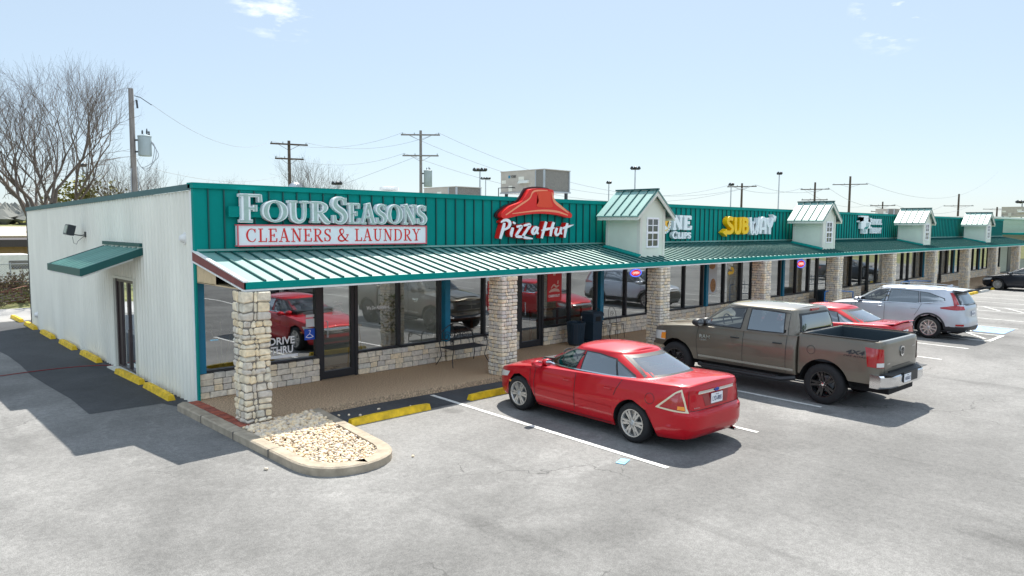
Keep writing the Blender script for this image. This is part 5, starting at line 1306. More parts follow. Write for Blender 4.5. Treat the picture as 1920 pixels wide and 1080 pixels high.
def cabin(root, xs_front, xs_rear, zb, ztop, hw, zfloor, xf, xr, mt, wheel=True):
    MB().box(xr + .12, xf - .22, -hw, hw, zfloor, zfloor + .006).build('cabin_floor', M_under, root)
    for y in (-.36, .36):
        MB().hexa([(xs_front - .10, y - .22, zb), (xs_front + .05, y - .22, zb), (xs_front - .10, y + .22, zb), (xs_front + .05, y + .22, zb), (xs_front - .20, y - .18, ztop - .20), (xs_front - .10, y - .18, ztop - .20), (xs_front - .20, y + .18, ztop - .20), (xs_front - .10, y + .18, ztop - .20)]).hexa([(xs_front - .22, y - .11, ztop - .17), (xs_front - .12, y - .11, ztop - .17), (xs_front - .22, y + .11, ztop - .17), (xs_front - .12, y + .11, ztop - .17), (xs_front - .23, y - .10, ztop - .04), (xs_front - .14, y - .10, ztop - .04), (xs_front - .23, y + .10, ztop - .04), (xs_front - .14, y + .10, ztop - .04)]).build('front_seat', mt, root)
    mb = MB(); mb.hexa([(xs_rear - .10, -.60, zb), (xs_rear + .05, -.60, zb), (xs_rear - .10, .60, zb), (xs_rear + .05, .60, zb), (xs_rear - .20, -.50, ztop - .22), (xs_rear - .10, -.50, ztop - .22), (xs_rear - .20, .50, ztop - .22), (xs_rear - .10, .50, ztop - .22)])
    for y in (-.34, .34): mb.box(xs_rear - .24, xs_rear - .15, y - .10, y + .10, ztop - .21, ztop - .10)
    mb.build('rear_seat', mt, root)
    MB().hexa([(xf - .55, -hw * .95, zb), (xf - .2, -hw * .9, zb), (xf - .55, hw * .95, zb), (xf - .2, hw * .9, zb), (xf - .50, -hw * .95, zfloor + .05), (xf - .2, -hw * .9, zfloor + .02), (xf - .50, hw * .95, zfloor + .05), (xf - .2, hw * .9, zfloor + .02)]).build('dashboard', M_blacktrim, root)
    c = Vector((xf - .68, .36, zfloor + .04)); mb = MB(); mb.tube([c + Vector((.06 * math.sin(a), .18 * math.cos(a), .17 * math.sin(a))) for a in [k * math.pi / 12 for k in range(25)]], .014, 6, False); mb.build('steering_wheel', M_blacktrim, root)
def sedan(loc, rz, label, pm, kind, plate_txt=None, group=None):
    root = empty('sedan', loc, rz, label, 'car', group)
    WB = 2.73; zw = .325; ra = .385
    arches = [(WB / 2, zw, ra), (-WB / 2, zw, ra)]
    dy = [(.18, .10), (.26, .035), (.42, .012), (.60, .0), (.72, .012), (.86, .03), (.96, .055), (1.02, .085)]
    dxf = [(.18, .12), (.30, .03), (.50, .0), (.60, .04), (.70, .16), (.80, .30)]
    dxr = [(.20, .12), (.30, .03), (.36, .015), (.38, .0), (.58, .0), (.625, .02), (.65, .085), (.80, .10), (.93, .12), (.96, .105), (1.0, .12), (1.05, .16)]
    L_ = Loft(2.30, -2.43, .915, 4.2, 6.0, dy, dxf, dxr, arch_stations(arches))
    zlo = lambda x: .20 + max(0, abs(x) - 1.9) * .06
    ZH = [(-2.6, 1.01), (-2.1, 1.035), (-1.6, 1.02), (-.8, .985), (.2, .945), (.9, .915), (1.3, .86), (1.8, .78), (2.1, .71), (2.35, .64)]
    zhi = lambda x: lerp_tab(ZH, x)
    mb, rows = body_shell(L_, zlo, zhi, arches, 26, lambda x: .055 if x > .8 else .035)
    mb.build('body', pm, root, smooth=True, angle=38)
    arch_liner(L_, arches, M_under, root)
    MB().box(-2.2, 2.0, -.62, .62, .16, .62).build('underbody', M_under, root)
    wins = [([(.86, 1.0), (.5, .992), (.02, .995)], [(.36, 1.22), (.20, 1.285), (-.08, 1.30)]),
            ([(-.13, .998), (-.5, 1.004), (-.92, 1.012)], [(-.14, 1.30), (-.45, 1.295), (-.80, 1.25)]),
            ([(-.96, 1.013), (-1.10, 1.017), (-1.27, 1.03)], [(-.84, 1.235), (-.93, 1.19), (-1.24, 1.045)])]
    ws_, rw_ = ((.66, .965), (.53, 1.31)), ((.62, 1.05), (.50, 1.315))
    rf, Gh = glass_house(root, pm, (1.22, -1.95, .80, .92, 3.2, 3.4), (.30, -.98, .60, 1.335, 5, 4.5), .078, -.05, wins, ws_, rw_)
    glass(Gh, root, wins, ws_, rw_); cabin(root, .10, -.95, .9, 1.32, .66, 1.018, 1.2, -1.85, mat('tan_leather', (.55, .45, .32), .6) if kind == 'wedge' else M_blacktrim)
    for sd_ in (1, -1):
        mb = MB()
        seam(mb, L_, [(.90, .93), (.93, .60), (.90, .24)], sd_); seam(mb, L_, [(-.10, .955), (-.10, .24)], sd_)
        seam(mb, L_, [(-1.12, .99), (-1.02, .82), (-.98, .72)], sd_); seam(mb, L_, [(.9, .245), (-.93, .245)], sd_)
        seam(mb, L_, [(1.05, .86), (1.02, .3)], sd_)
        mb.build('panel_gaps', M_blacktrim, root)
        mb = MB(); seam(mb, Gh, [(.90, .996), (.5, .988), (.02, .990), (-.6, .999), (-.95, 1.008), (-1.29, 1.026)], sd_, .018, .012); mb.build('chrome_strip', M_chrome if kind != 'black' else M_blacktrim, root)
        mb = MB(); seam(mb, L_, [(.86, .50), (-.08, .50)], sd_, .035, .012); seam(mb, L_, [(-.14, .50), (-.93, .50)], sd_, .035, .012); mb.build('side_moulding', pm, root, smooth=True)
        handle(L_, .08, .80, sd_, root, pm); handle(L_, -.86, .82, sd_, root, pm)
        mirror(.78, .86, .99, sd_, root, pm)
    p = L_.side(-1.70, .80, 1, 0); mb = MB(); mb.tube([(-1.70 + .085 * math.cos(k * math.pi / 10), L_.side(-1.70 + .085 * math.cos(k * math.pi / 10), .79 + .085 * math.sin(k * math.pi / 10), 1, .001)[1], .79 + .085 * math.sin(k * math.pi / 10)) for k in range(21)], .004, 4, False).build('fuel_cap', M_blacktrim, root)
    # front
    endpatch(L_, [(-.56, .50), (.56, .50)], [(-.60, .66), (.60, .66)], False, .008).build('grille', M_blacktrim, root)
    for k in range(3):
        endpatch(L_, [(-.54, .52 + k * .05), (.54, .52 + k * .05)], [(-.54, .545 + k * .05), (.54, .545 + k * .05)], False, .016).build('grille_bar', M_chrome, root)
    endpatch(L_, [(-.5, .27), (.5, .27)], [(-.52, .40), (.52, .40)], False, .006).build('lower_grille', M_blacktrim, root)
    for sd_ in (1, -1):
        wrappatch(L_, [(.64, .52), (1.12, .60)], [(.62, .66), (1.12, .70)], sd_, False).build('headlight', M_lens, root, smooth=True)
        wrappatch(L_, [(1.20, .50), (1.42, .505)], [(1.20, .545), (1.42, .53)], sd_, False, .008).build('side_marker', M_amber, root)
    # rear
    if kind == 'wedge':
        for sd_ in (1, -1):
            a = wrappatch(L_, [(.70, .64), (1.00, .66), (1.22, .68)], [(.76, 1.0), (.86, .96), (1.22, .69)], sd_).build('taillight', M_creamlens, root, smooth=True)
            wrappatch(L_, [(.735, .665), (.96, .685), (1.15, .70)], [(.785, .965), (.86, .93), (1.145, .71)], sd_, True, .010).build('red_lens', M_tail, a, smooth=True)
            wrappatch(L_, [(.745, .68), (.86, .69)], [(.755, .74), (.85, .745)], sd_, True, .014).build('amber_lens', M_amber, a, smooth=True)
        cb = endpatch(L_, [(-.48, .905), (.48, .905)], [(-.48, .955), (.48, .955)], True, .028).build('chrome_bar', M_chrome, root, smooth=True)
        mb = MB(); xb = L_.end(0, .93, True, .038)[0]; mb.lathe([(0, .004), (.03, .004), (.034, 0)], 20, Matrix.Translation((xb, 0, .93)) @ Matrix.Rotation(rad(-90), 4, 'Y') @ Matrix.Diagonal((.85, 2.0, 1, 1))); mb.build('oval_badge', mat('badge_blue', (.01, .05, .28), .25), root)
        text_obj('badge_lettering', 'FUSION', lambda a, b, d: (L_.end(.58 - a, .70, True, .010)[0], .58 - a, .69 + b), .13, .018, M_chrome, root)
        mb = MB(); z0, z1 = .69, .975
        endpatch(L_, [(-.30, .70), (.30, .70)], [(-.36, .88), (.36, .88)], True, .004).build('plate_recess_shade', mat('red_recess_shade', tuple(c * .5 for c in pm.node_tree.nodes['Principled BSDF'].inputs['Base Color'].default_value[:3]), .35, coat=.5), root)  # flat patch of darkened body paint stands for shade in the plate recess
        plate(root, L_.end(0, .80, True, .012)[0], 0, .80, plate_txt or 'LYD-8081')
    else:
        for sd_ in (1, -1):
            a = wrappatch(L_, [(.62, .76), (.80, .74), (1.18, .80)], [(.62, .92), (.86, .95), (1.18, .90)], sd_).build('taillight', M_tail, root, smooth=True)
            wrappatch(L_, [(.84, .78), (.98, .78)], [(.86, .92), (1.02, .90)], sd_, True, .011).build('reverse_lens', M_lens, a, smooth=True)
        plate(root, L_.end(0, .80, True, .012)[0], 0, .82, plate_txt or 'LKR-4417')
        if kind == 'spoiler':
            mb = MB(); rows = []
            for k in range(13):
                y = -.66 + k * .11; e = (y / .66) ** 2
                rows.append([(-2.05 + .03 * e, y, 1.085 - .03 * e), (-2.34 + .05 * e, y, 1.135 - .045 * e), (-2.36 + .05 * e, y, 1.115 - .045 * e), (-2.1, y, 1.06 - .03 * e)])
            mb.grid(rows, close=True); mb.build('spoiler', pm, root, smooth=True, angle=50)
    mb = MB(); 
    for pts in ([(-.66, .975), (-.68, .70), (-.60, .655)], [(.66, .975), (.68, .70), (.60, .655)]):
        for (y0, z0), (y1, z1) in zip(pts, pts[1:]): mb.face([L_.end(y0 - .004, z0, True, .004), L_.end(y0 + .004, z0, True, .004), L_.end(y1 + .004, z1, True, .004), L_.end(y1 - .004, z1, True, .004)])
    mb.build('trunk_gap', M_blacktrim, root)
    endpatch(L_, [(-.70, .655), (.70, .655)], [(-.70, .663), (.70, .663)], True, .004, 20, 1).build('trunk_gap', M_blacktrim, root)
    st = {'wedge': dict(n=6, twin=.16, w=.045, flare=1.0, tip=1.0), 'spoiler': dict(n=7, w=.06, tip=1.4), 'black': dict(n=9, w=.05, tip=1.6)}[kind]
    for xw in (WB / 2, -WB / 2):
        for sd_ in (1, -1): make_wheel(root, xw, sd_ * .895, zw + .0, .325, .215, .225, st, sd_, M_rim)
    MB().tube([(-2.36, -.55, .19), (-2.2, -.55, .20)], .03, 10).build('exhaust_tip', M_chrome, root)
    return root

def pickup(loc, rz, label, pm, group=None, badge=True):
    root = empty('pickup_truck', loc, rz, label, 'pickup truck', group)
    WB = 3.57; zw = .41; ra = .51
    fa = [(WB / 2, zw, ra)]; ba = [(-WB / 2, zw, ra)]
    dy = [(.40, .09), (.52, .03), (.75, .0), (.95, .0), (1.10, .012), (1.25, .05), (1.40, .06)]
    dxf = [(.4, .08), (.6, .0), (.9, .02), (1.1, .07), (1.25, .2)]
    L_ = Loft(2.72, -1.20, .985, 4.0, 40, dy, dxf, [(.4, 0), (1.4, 0)], arch_stations(fa))
    ZH = [(-1.3, 1.30), (.2, 1.285), (1.2, 1.27), (1.7, 1.23), (2.3, 1.16), (2.8, 1.06)]
    zhi = lambda x: lerp_tab(ZH, x); zlo = lambda x: .50 if x < 2 else .52
    mb, rows = body_shell(L_, zlo, zhi, fa, 14, lambda x: .07 if x > 1 else .03)
    mb.build('body', pm, root, smooth=True, angle=38)
    arch_liner(L_, fa, M_under, root)
    hood = MB(); rows = []
    for k in range(9):
        x = 1.42 + k * .14; rows.append([(x, y, zhi(x) + .078 * (1 - (y / .95) ** 2) + .012 - .03 * max(0, abs(y) - .28) * 8 * .1) for y in (-.5, -.42, -.3, -.15, 0, .15, .3, .42, .5)])
    hood.grid(rows); hood.build('hood_bulge', pm, root, smooth=True, angle=60)
    MB().box(-2.9, 2.4, -.6, .6, .34, .80).build('chassis', M_under, root)
    wins = [([(1.10, 1.345), (.7, 1.335), (.12, 1.335)], [(.66, 1.66), (.52, 1.735), (.06, 1.755)]),
            ([(-.06, 1.335), (-.4, 1.335), (-.88, 1.345)], [(-.08, 1.755), (-.4, 1.755), (-.84, 1.735)])]
    ws_, rw_ = ((.78, 1.31), (.66, 1.765)), ((.74, 1.36), (.64, 1.73))
    rf, Gh = glass_house(root, pm, (1.52, -1.20, .93, 1.27, 3.6, 9), (.68, -1.08, .755, 1.80, 6, 8), .055, 0, wins, ws_, rw_)
    glass(Gh, root, wins, ws_, rw_, rear_m=M_cg_tint); cabin(root, .22, -.80, 1.25, 1.78, .80, 1.325, 1.45, -1.2, mat('grey_seat_cloth', (.16, .15, .14), .8))
    for sd_ in (1, -1):
        mb = MB(); seam(mb, L_, [(1.17, 1.27), (1.20, .95), (1.16, .52)], sd_); seam(mb, L_, [(.02, 1.28), (.02, .52)], sd_); seam(mb, L_, [(-.98, 1.29), (-.98, .52)], sd_)
        mb.build('panel_gaps', M_blacktrim, root)
        mb = MB(); seam(mb, Gh, [(-.98, 1.30), (-.96, 1.74), (-.5, 1.785), (.55, 1.785)], sd_); mb.build('cab_gap', M_blacktrim, root)
        mb = MB(); seam(mb, L_, [(1.15, .60), (-1.15, .60)], sd_, .05, .010); mb.build('chrome_strip', mat('satin_rocker', (.35, .36, .34), .25, metal=.8), root)
        handle(L_, .22, 1.12, sd_, root, M_blacktrim, .2); handle(L_, -.78, 1.12, sd_, root, M_blacktrim, .2)
        mirror(1.10, .95, 1.38, sd_, root, M_blacktrim, 1.35)
        mb = MB(); mb.tube([(1.10, sd_ * .98, .42), (.9, sd_ * 1.08, .40), (-.95, sd_ * 1.08, .40), (-1.2, sd_ * .95, .44)], .05, 8); mb.box(-.85, .95, min(sd_ * 1.0, sd_ * 1.13), max(sd_ * 1.0, sd_ * 1.13), .44, .455)
        mb.build('running_board', M_blacktrim, root, smooth=True, angle=30)
        wrappatch(L_, [(.70, .82), (1.25, .84)], [(.72, 1.02), (1.22, 1.06)], sd_, False).build('headlight', M_lens, root, smooth=True)
        wrappatch(L_, [(1.10, .86), (1.27, .86)], [(1.10, 1.0), (1.25, 1.02)], sd_, False, .01).build('side_marker', M_amber, root)
    endpatch(L_, [(-.58, .78), (.58, .78)], [(-.62, 1.08), (.62, 1.08)], False, .01).build('grille', M_blacktrim, root)
    for a in (((-.02, .78), (.02, .78), (-.02, 1.08), (.02, 1.08)), ((-.58, .92), (.58, .92), (-.58, .95), (.58, .95)), ((-.6, 1.06), (.6, 1.06), (-.62, 1.10), (.62, 1.10)), ((-.58, .76), (.58, .76), (-.58, .79), (.58, .79))):
        endpatch(L_, a[:2], a[2:], False, .02).build('grille_bar', M_chrome, root)
    endpatch(L_, [(-.92, .50), (.92, .50)], [(-.92, .70), (.92, .70)], False, .05, 20).build('front_bumper', M_chrome, root, smooth=True)
    # third brake light
    xr_ = Gh.end(0, 1.79, True, .02)[0]; MB().box(xr_ - .01, xr_ + .03, -.17, .17, 1.775, 1.82).build('brake_light', M_tail, root)
    # bed
    Lb = Loft(-1.23, -2.88, .985, 40, 9, [(.40, .09), (.52, .03), (.75, 0), (1.1, .005), (1.25, .03), (1.42, .06)], [(.4, 0), (1.4, 0)], [(.4, .03), (.7, .0), (1.3, .0), (1.4, .02)], arch_stations(ba))
    bz = lambda x: 1.365
    mb, rows = body_shell(Lb, lambda x: .56, bz, ba, 14, 0, deck=False)
    tr = rows[-1]
    def ins(P, d, zz): 
        cx = -2.055; return [(cx + (x - cx) * (1 - d / .82), max(0, y - d) if y > d else 0 if y < 1e-6 else y * (1 - d), zz) for x, y, z in P]
    r1 = ins(tr, .02, 1.385); r2 = ins(tr, .085, 1.385)
    mb.grid([full(tr), full(r1), full(r2)], close=True)
    bed = mb.build('cargo_bed', pm, root, smooth=True, angle=38)
    mb = MB(); r3 = ins(tr, .095, 1.36); r4 = ins(tr, .11, .84)
    mb.grid([full(r2), full(r3), full(r4)], close=True); mb.grid(deck_rows(r4, 0, 4))
    for sd_ in (1, -1): mb.box(-2.20, -1.38, min(sd_ * .60, sd_ * .86), max(sd_ * .60, sd_ * .86), .85, 1.08)
    mb.build('bed_liner', mat('bed_liner', (.02, .035, .045), .6), bed)
    arch_liner(Lb, ba, M_under, root)
    for y in (-.93, .93): MB().tube([(-1.3, y, 1.395), (-2.8, y, 1.395)], .014, 6).build('rail_cap', M_blacktrim, bed)
    for sd_ in (1, -1):
        wrappatch(Lb, [(.80, .88), (1.12, .90)], [(.82, 1.24), (1.16, 1.27)], sd_, True, .012).build('taillight', M_tail, root, smooth=True)
        wrappatch(Lb, [(.81, .90), (.96, .90)], [(.81, .98), (.96, .98)], sd_, True, .018).build('reverse_lens', M_lens, root, smooth=True)
    mb = MB()
    for y in (-.76, .76): mb.face([Lb.end(y - .005, .74, True, .004), Lb.end(y + .005, .74, True, .004), Lb.end(y + .005, 1.36, True, .004), Lb.end(y - .005, 1.36, True, .004)])
    mb.build('tailgate_gap', M_blacktrim, root)
    endpatch(Lb, [(-.45, .86), (.45, .86)], [(-.45, .872), (.45, .872)], True, .004).build('tailgate_crease', M_blacktrim, root)
    xe = Lb.end(0, 1.1, True, .008)[0]
    mb = MB(); fan(mb, [(0, .0), (.07, .05), (.09, .12), (.08, .2), (0, .215), (-.08, .2), (-.09, .12), (-.07, .05)], lambda a, b, d: (xe - d, -a, 1.02 + b), .012); bd = mb.build('tailgate_badge', M_chrome, root)
    mb = MB(); ribbon(mb, [(-.05, .06, .02), (-.055, .15, .03), (0, .17, .03), (.055, .15, .03), (.05, .06, .02)], lambda a, b, d: (xe - .012 - d, -a, 1.02 + b), 0, .002); ribbon(mb, [(0, .17, .05), (0, .05, .03)], lambda a, b, d: (xe - .012 - d, -a, 1.02 + b), 0, .003, False); mb.build('badge_mark', M_blacktrim, bd)
    text_obj('tailgate_lettering', 'HEMI', lambda a, b, d: (xe, -.50 - a, 1.17 + b), .16, .035, M_chrome, root)
    text_obj('tailgate_lettering', '1500', lambda a, b, d: (xe, .70 - a, .93 + b), .14, .03, M_chrome, root)
    # rear bumper
    bm_ = MB(); pr = []
    for k in range(17):
        y = -1.0 + k * .125; e = abs(y)
        x = -3.06 + (.0 if e < .45 else 0) + .16 * max(0, (e - .55) / .45) ** 2
        pr.append([(x + .20, y, .50), (x + .04, y, .50), (x, y, .56), (x, y, .72), (x + .03, y, .75), (x + .2, y, .76)])
    bm_.grid(pr); bm_.face(pr[0]); bm_.face(pr[-1]); bm_.build('rear_bumper', M_chrome, root, smooth=True, angle=35)
    MB().box(-3.075, -2.90, -.34, .34, .57, .765).box(-3.05, -2.85, -.9, .9, .762, .772).build('bumper_step', M_blacktrim, root)
    plate(root, -3.08, .0 + .20, .66, 'NHB-0812' if badge else 'HTX-9920')
    for xw in (WB / 2, -WB / 2):
        for sd_ in (1, -1): make_wheel(root, xw, sd_ * .975, zw, .41, .28, .26, dict(n=5, twin=.17, w=.06, chromehub=True, tip=.8), sd_, M_rimdark)
    if badge:
        text_obj('door_lettering', 'RAM', lambda a, b, d: L_.side(1.12 - a, 1.01 + b, 1, .006), .28, .085, M_chrome, root, 0, .04)
        text_obj('door_lettering', '1500', lambda a, b, d: L_.side(1.10 - a, .96 + b, 1, .006), .18, .03, M_chrome, root, 0, .02)
        text_obj('bed_lettering', '4X4', lambda a, b, d: Lb.side(-2.22 - a, 1.10 + b, 1, .006), .36, .085, M_blacktrim, root, 0, .04, .2)
        text_obj('bed_lettering', 'OFF ROAD', lambda a, b, d: Lb.side(-2.18 - a, 1.045 + b, 1, .006), .46, .035, M_blacktrim, root, 0, .02, .2)
    mb = MB(); mb.tube([(-1.52 + .085 * math.cos(k * math.pi / 10), Lb.side(-1.52 + .085 * math.cos(k * math.pi / 10), 1.08, 1, .001)[1], 1.08 + .085 * math.sin(k * math.pi / 10)) for k in range(21)], .004, 4, False).build('fuel_cap', M_blacktrim, root)
    return root

def suv(loc, rz, label, pm, group=None):
    root = empty('suv', loc, rz, label, 'suv', group)
    WB = 2.66; zw = .355; ra = .425
    arches = [(WB / 2, zw, ra), (-WB / 2, zw, ra)]
    dy = [(.22, .08), (.34, .02), (.55, .0), (.75, .0), (.92, .02), (1.04, .045), (1.12, .07)]
    dxf = [(.2, .12), (.4, .0), (.62, .0), (.8, .07), (.92, .2)]
    dxr = [(.2, .12), (.36, .02), (.55, .0), (.75, .05), (1.0, .07), (1.15, .12)]
    L_ = Loft(2.24, -2.37, .925, 3.8, 4.6, dy, dxf, dxr, arch_stations(arches))
    ZH = [(-2.5, 1.13), (-1.4, 1.10), (.3, 1.04), (1.1, 1.0), (1.6, .95), (2.0, .88), (2.3, .80)]
    zhi = lambda x: lerp_tab(ZH, x); zlo = lambda x: .24 + max(0, abs(x) - 1.8) * .12
    mb, rows = body_shell(L_, zlo, zhi, arches, 14, lambda x: .06 if x > .8 else .02); mb.build('body', pm, root, smooth=True, angle=38)
    arch_liner(L_, arches, M_under, root, lip=.06)
    MB().box(-2.1, 2.0, -.62, .62, .2, .7).build('underbody', M_under, root)
    wins = [([(1.0, 1.10), (.6, 1.095), (.10, 1.10)], [(.52, 1.39), (.36, 1.47), (.02, 1.50)]),
            ([(-.02, 1.105), (-.4, 1.11), (-.98, 1.13)], [(-.06, 1.505), (-.45, 1.50), (-.92, 1.48)]),
            ([(-1.04, 1.135), (-1.3, 1.15), (-1.72, 1.24)], [(-.98, 1.478), (-1.25, 1.45), (-1.70, 1.30)])]
    ws_, rw_ = ((.70, 1.07), (.58, 1.53)), ((.64, 1.13), (.56, 1.50))
    rf, Gh = glass_house(root, pm, (1.36, -2.30, .85, 1.03, 3.4, 5), (.42, -1.98, .665, 1.555, 5, 6), .06, -.05, wins, ws_, rw_)
    glass(Gh, root, wins, ws_, rw_, rear_m=M_cg_tint); cabin(root, .10, -.85, 1.0, 1.50, .74, 1.13, 1.3, -2.2, mat('grey_seat_cloth', (.16, .15, .14), .8))
    for sd_ in (1, -1):
        for a, b in ((WB / 2 - ra - .05, -WB / 2 + ra + .05), (-WB / 2 - ra - .04, -2.2), (2.1, WB / 2 + ra + .04)):
            if a < b: a, b = b, a
            sidepatch(L_, [(a, .27), (b, .27)], [(a, .43), (b, .43)], sd_, .01).build('cladding', M_blacktrim, root, smooth=True)
        mb = MB(); seam(mb, L_, [(1.02, 1.0), (1.04, .7), (.98, .45)], sd_); seam(mb, L_, [(.05, 1.05), (.04, .45)], sd_); seam(mb, L_, [(-1.08, 1.10), (-.98, .86), (-.90, .72)], sd_)
        seam(mb, L_, [(1.15, .95), (1.18, .8)], sd_); mb.build('panel_gaps', M_blacktrim, root)
        mb = MB(); seam(mb, Gh, [(1.08, 1.078), (.5, 1.073), (-.9, 1.105), (-1.75, 1.22)], sd_, .02, .014); mb.build('chrome_strip', M_chrome, root)
        handle(L_, .18, .93, sd_, root, pm); handle(L_, -.86, .95, sd_, root, pm); mirror(.94, .88, 1.12, sd_, root, pm, 1.1)
        t = wrappatch(L_, [(.58, .98), (.85, .96), (1.28, .99)], [(.60, 1.09), (.85, 1.11), (1.28, 1.03)], sd_, True, .014).build('taillight', M_tail, root, smooth=True)
        wrappatch(Gh, [(.72, 1.06), (.88, 1.06)], [(.62, 1.50), (.70, 1.50)], sd_, True, .014).build('pillar_lamp', M_tail, t, smooth=True)
        wrappatch(L_, [(.66, .46), (.90, .46)], [(.66, .52), (.90, .52)], sd_, True, .016).build('reflector', M_tail, root)
        wrappatch(L_, [(.60, .68), (1.15, .74)], [(.58, .80), (1.15, .84)], sd_, False).build('headlight', M_lens, root, smooth=True)
        mb = MB(); mb.tube(catmull([(.5, sd_ * .60, 1.62), (.2, sd_ * .60, 1.665), (-1.2, sd_ * .60, 1.665), (-1.7, sd_ * .58, 1.61)], 4), .012, 6).build('roof_rail', M_steel, root)
    endpatch(L_, [(-.84, .26), (.84, .26)], [(-.84, .44), (.84, .44)], True, .012, 20).build('rear_cladding', M_blacktrim, root, smooth=True)
    endpatch(L_, [(-.55, .28), (.55, .28)], [(-.55, .33), (.55, .33)], True, .03, 12).build('skid_strip', M_chrome, root, smooth=True)
    endpatch(L_, [(-.55, .45), (.55, .45)], [(-.6, .72), (.6, .72)], False, .012).build('grille', M_blacktrim, root)
    endpatch(L_, [(-.6, .70), (.6, .70)], [(-.62, .76), (.62, .76)], False, .02).build('grille_bar', M_chrome, root)
    plate(root, L_.end(0, .82, True, .012)[0], 0, .84, 'MBT-5174')
    mb = MB(); rows = []
    for k in range(9):
        y = -.60 + k * .15; e = (y / .6) ** 2; rows.append([(-1.88, y, 1.615 - .03 * e), (-2.20 + .03 * e, y, 1.60 - .03 * e), (-2.20 + .03 * e, y, 1.575 - .03 * e), (-1.9, y, 1.56 - .02 * e)])
    mb.grid(rows, close=True); mb.build('spoiler', pm, root, smooth=True, angle=50)
    MB().hexa([(-1.68, -.02, 1.64), (-1.5, -.02, 1.65), (-1.68, .02, 1.64), (-1.5, .02, 1.65), (-1.70, -.004, 1.73), (-1.66, -.004, 1.73), (-1.70, .004, 1.73), (-1.66, .004, 1.73)]).build('antenna_fin', pm, root)
    for xw in (WB / 2, -WB / 2):
        for sd_ in (1, -1): make_wheel(root, xw, sd_ * .905, zw, .355, .225, .25, dict(n=5, twin=.26, w=.035, flare=1.35, tip=1.2), sd_, M_rim)
    return root
HD = rad(87.5)
P_red = paint('candy_red_paint', (.47, .0, .009), .15)
P_olive = paint('olive_grey_paint', (.165, .148, .118), .55)
P_silver = paint('silver_paint', (.50, .53, .58), .6)
P_black = paint('black_paint', (.012, .016, .025), .3)
car = sedan((5.22, -5.83, G), HD, 'dusty red sedan with cream framed wedge tail lights parked nearest the rock island', P_red, 'wedge'); car.scale = (1.015,) * 3
pickup((10.24, -6.46, G), HD, 'olive grey crew cab pickup truck with open empty bed and black wheels', P_olive)
sedan((15.35, -5.45, G), HD, 'red sedan with rear spoiler parked between the pickup and the silver SUV', P_red, 'spoiler')
suv((21.55, -5.50, G), HD, 'silver SUV with black lower cladding and red pillar tail lights', P_silver)
sedan((45.45, -4.85, G), HD, 'black sedan at the right edge of the photo with silver wheels', P_black, 'black')
# vehicles just out of frame that show mirrored in the shop glass
pickup((3.0, -18.2, G), rad(92), 'dark pickup truck mirrored in the leftmost shop window', P_black, badge=False)
suv((11.6, -19.4, G), rad(90), 'grey SUV mirrored in the glass of the second shop', paint('grey_paint', (.2, .21, .22), .5))

# =================================================================== ROOF AND BACKGROUND
def hvac(x0, x1, y0, y1, z0, z1, lab, brand=False):
    s = empty('rooftop_air_conditioner', ((x0 + x1) / 2, (y0 + y1) / 2, z0), 0, lab, 'air conditioner', 'air conditioners on the roof')
    hx, hy, h = (x1 - x0) / 2, (y1 - y0) / 2, z1 - z0
    MB().box(-hx, hx, -hy + .5, hy, .06, h - .03).box(-hx - .02, hx + .02, -hy - .02, hy + .02, h - .03, h).build('cabinet', M_hvac, s)
    MB().box(-hx, hx, -hy + .03, -hy + .499, .06, h - .031).build('coil', M_coil, s)
    mb = MB()
    for x in (-hx - .005, hx - .06): mb.box(x, x + .065, -hy, -hy + .06, .03, h - .03).box(x, x + .065, -hy + .46, -hy + .52, .03, h - .03)
    mb.box(-hx - .03, hx + .03, -hy - .03, hy + .03, 0, .059); mb.build('frame', M_steel, s)
    for ax in (-hx * .7, hx * .7):
        for ay in (-hy, hy - .1): MB().box(ax, ax + .1, ay, ay + .1, -.75, 0).build('leg', M_darkm, s)
    mb = MB()
    for a, b, c, d in ((-.1, .15, .55, .72), (.45, .62, .1, .35), (.75, .95, .45, .6)): MB().box(-hx - .012, -hx - .001, a * hy, b * hy, c * h, d * h).build('access_panel', M_trim, s)
    mb.hexa([(-hx - .16, -.35 * hy, .42 * h), (-hx - .001, -.35 * hy, .42 * h), (-hx - .16, .1 * hy, .42 * h), (-hx - .001, .1 * hy, .42 * h), (-hx - .06, -.35 * hy, .55 * h), (-hx - .001, -.35 * hy, .55 * h), (-hx - .06, .1 * hy, .55 * h), (-hx - .001, .1 * hy, .55 * h)])
    mb.build('vent_hood', M_trim, s)
    MB().tube([(-hx - .25, hy * .9, -.6), (-hx - .25, hy * .9, .25 * h), (-hx - .25, .3 * hy, .25 * h), (-hx - .02, .3 * hy, .25 * h)], .02, 6).build('gas_pipe', M_darkm, s)
    if brand:
        text_obj('maker_lettering', 'YORK', lambda a, b, d: (-hx - .013, .52 * hy - a, .68 * h + b), .34, .12, M_darkm, s, 0, .02)
        MB().box(-hx - .013, -hx - .001, .55 * hy, .55 * hy + .1, .68 * h, .8 * h).build('maker_emblem', M_aqua, s)
hvac(15.95, 17.50, 6.0, 8.55, 4.78, 5.72, 'big beige rooftop air conditioner on legs behind the red roof logo', True)
hvac(13.05, 14.35, 8.0, 10.1, 4.30, 4.97, 'lower beige rooftop air conditioner behind the first shop sign')
hvac(93, 97.5, 3.5, 7.0, 4.9, 6.0, 'large grey air conditioner on the neighbouring building roof')
hvac(60.0, 61.4, 7.5, 9.0, 4.3, 5.1, 'small distant air conditioner seen over the far parapet')
s = empty('turbine_vent', (7.6, 10.6, 4.0), 0, 'silver spinning turbine vent on the roof above the first shop', 'roof vent')
mb = MB(); r0 = .30
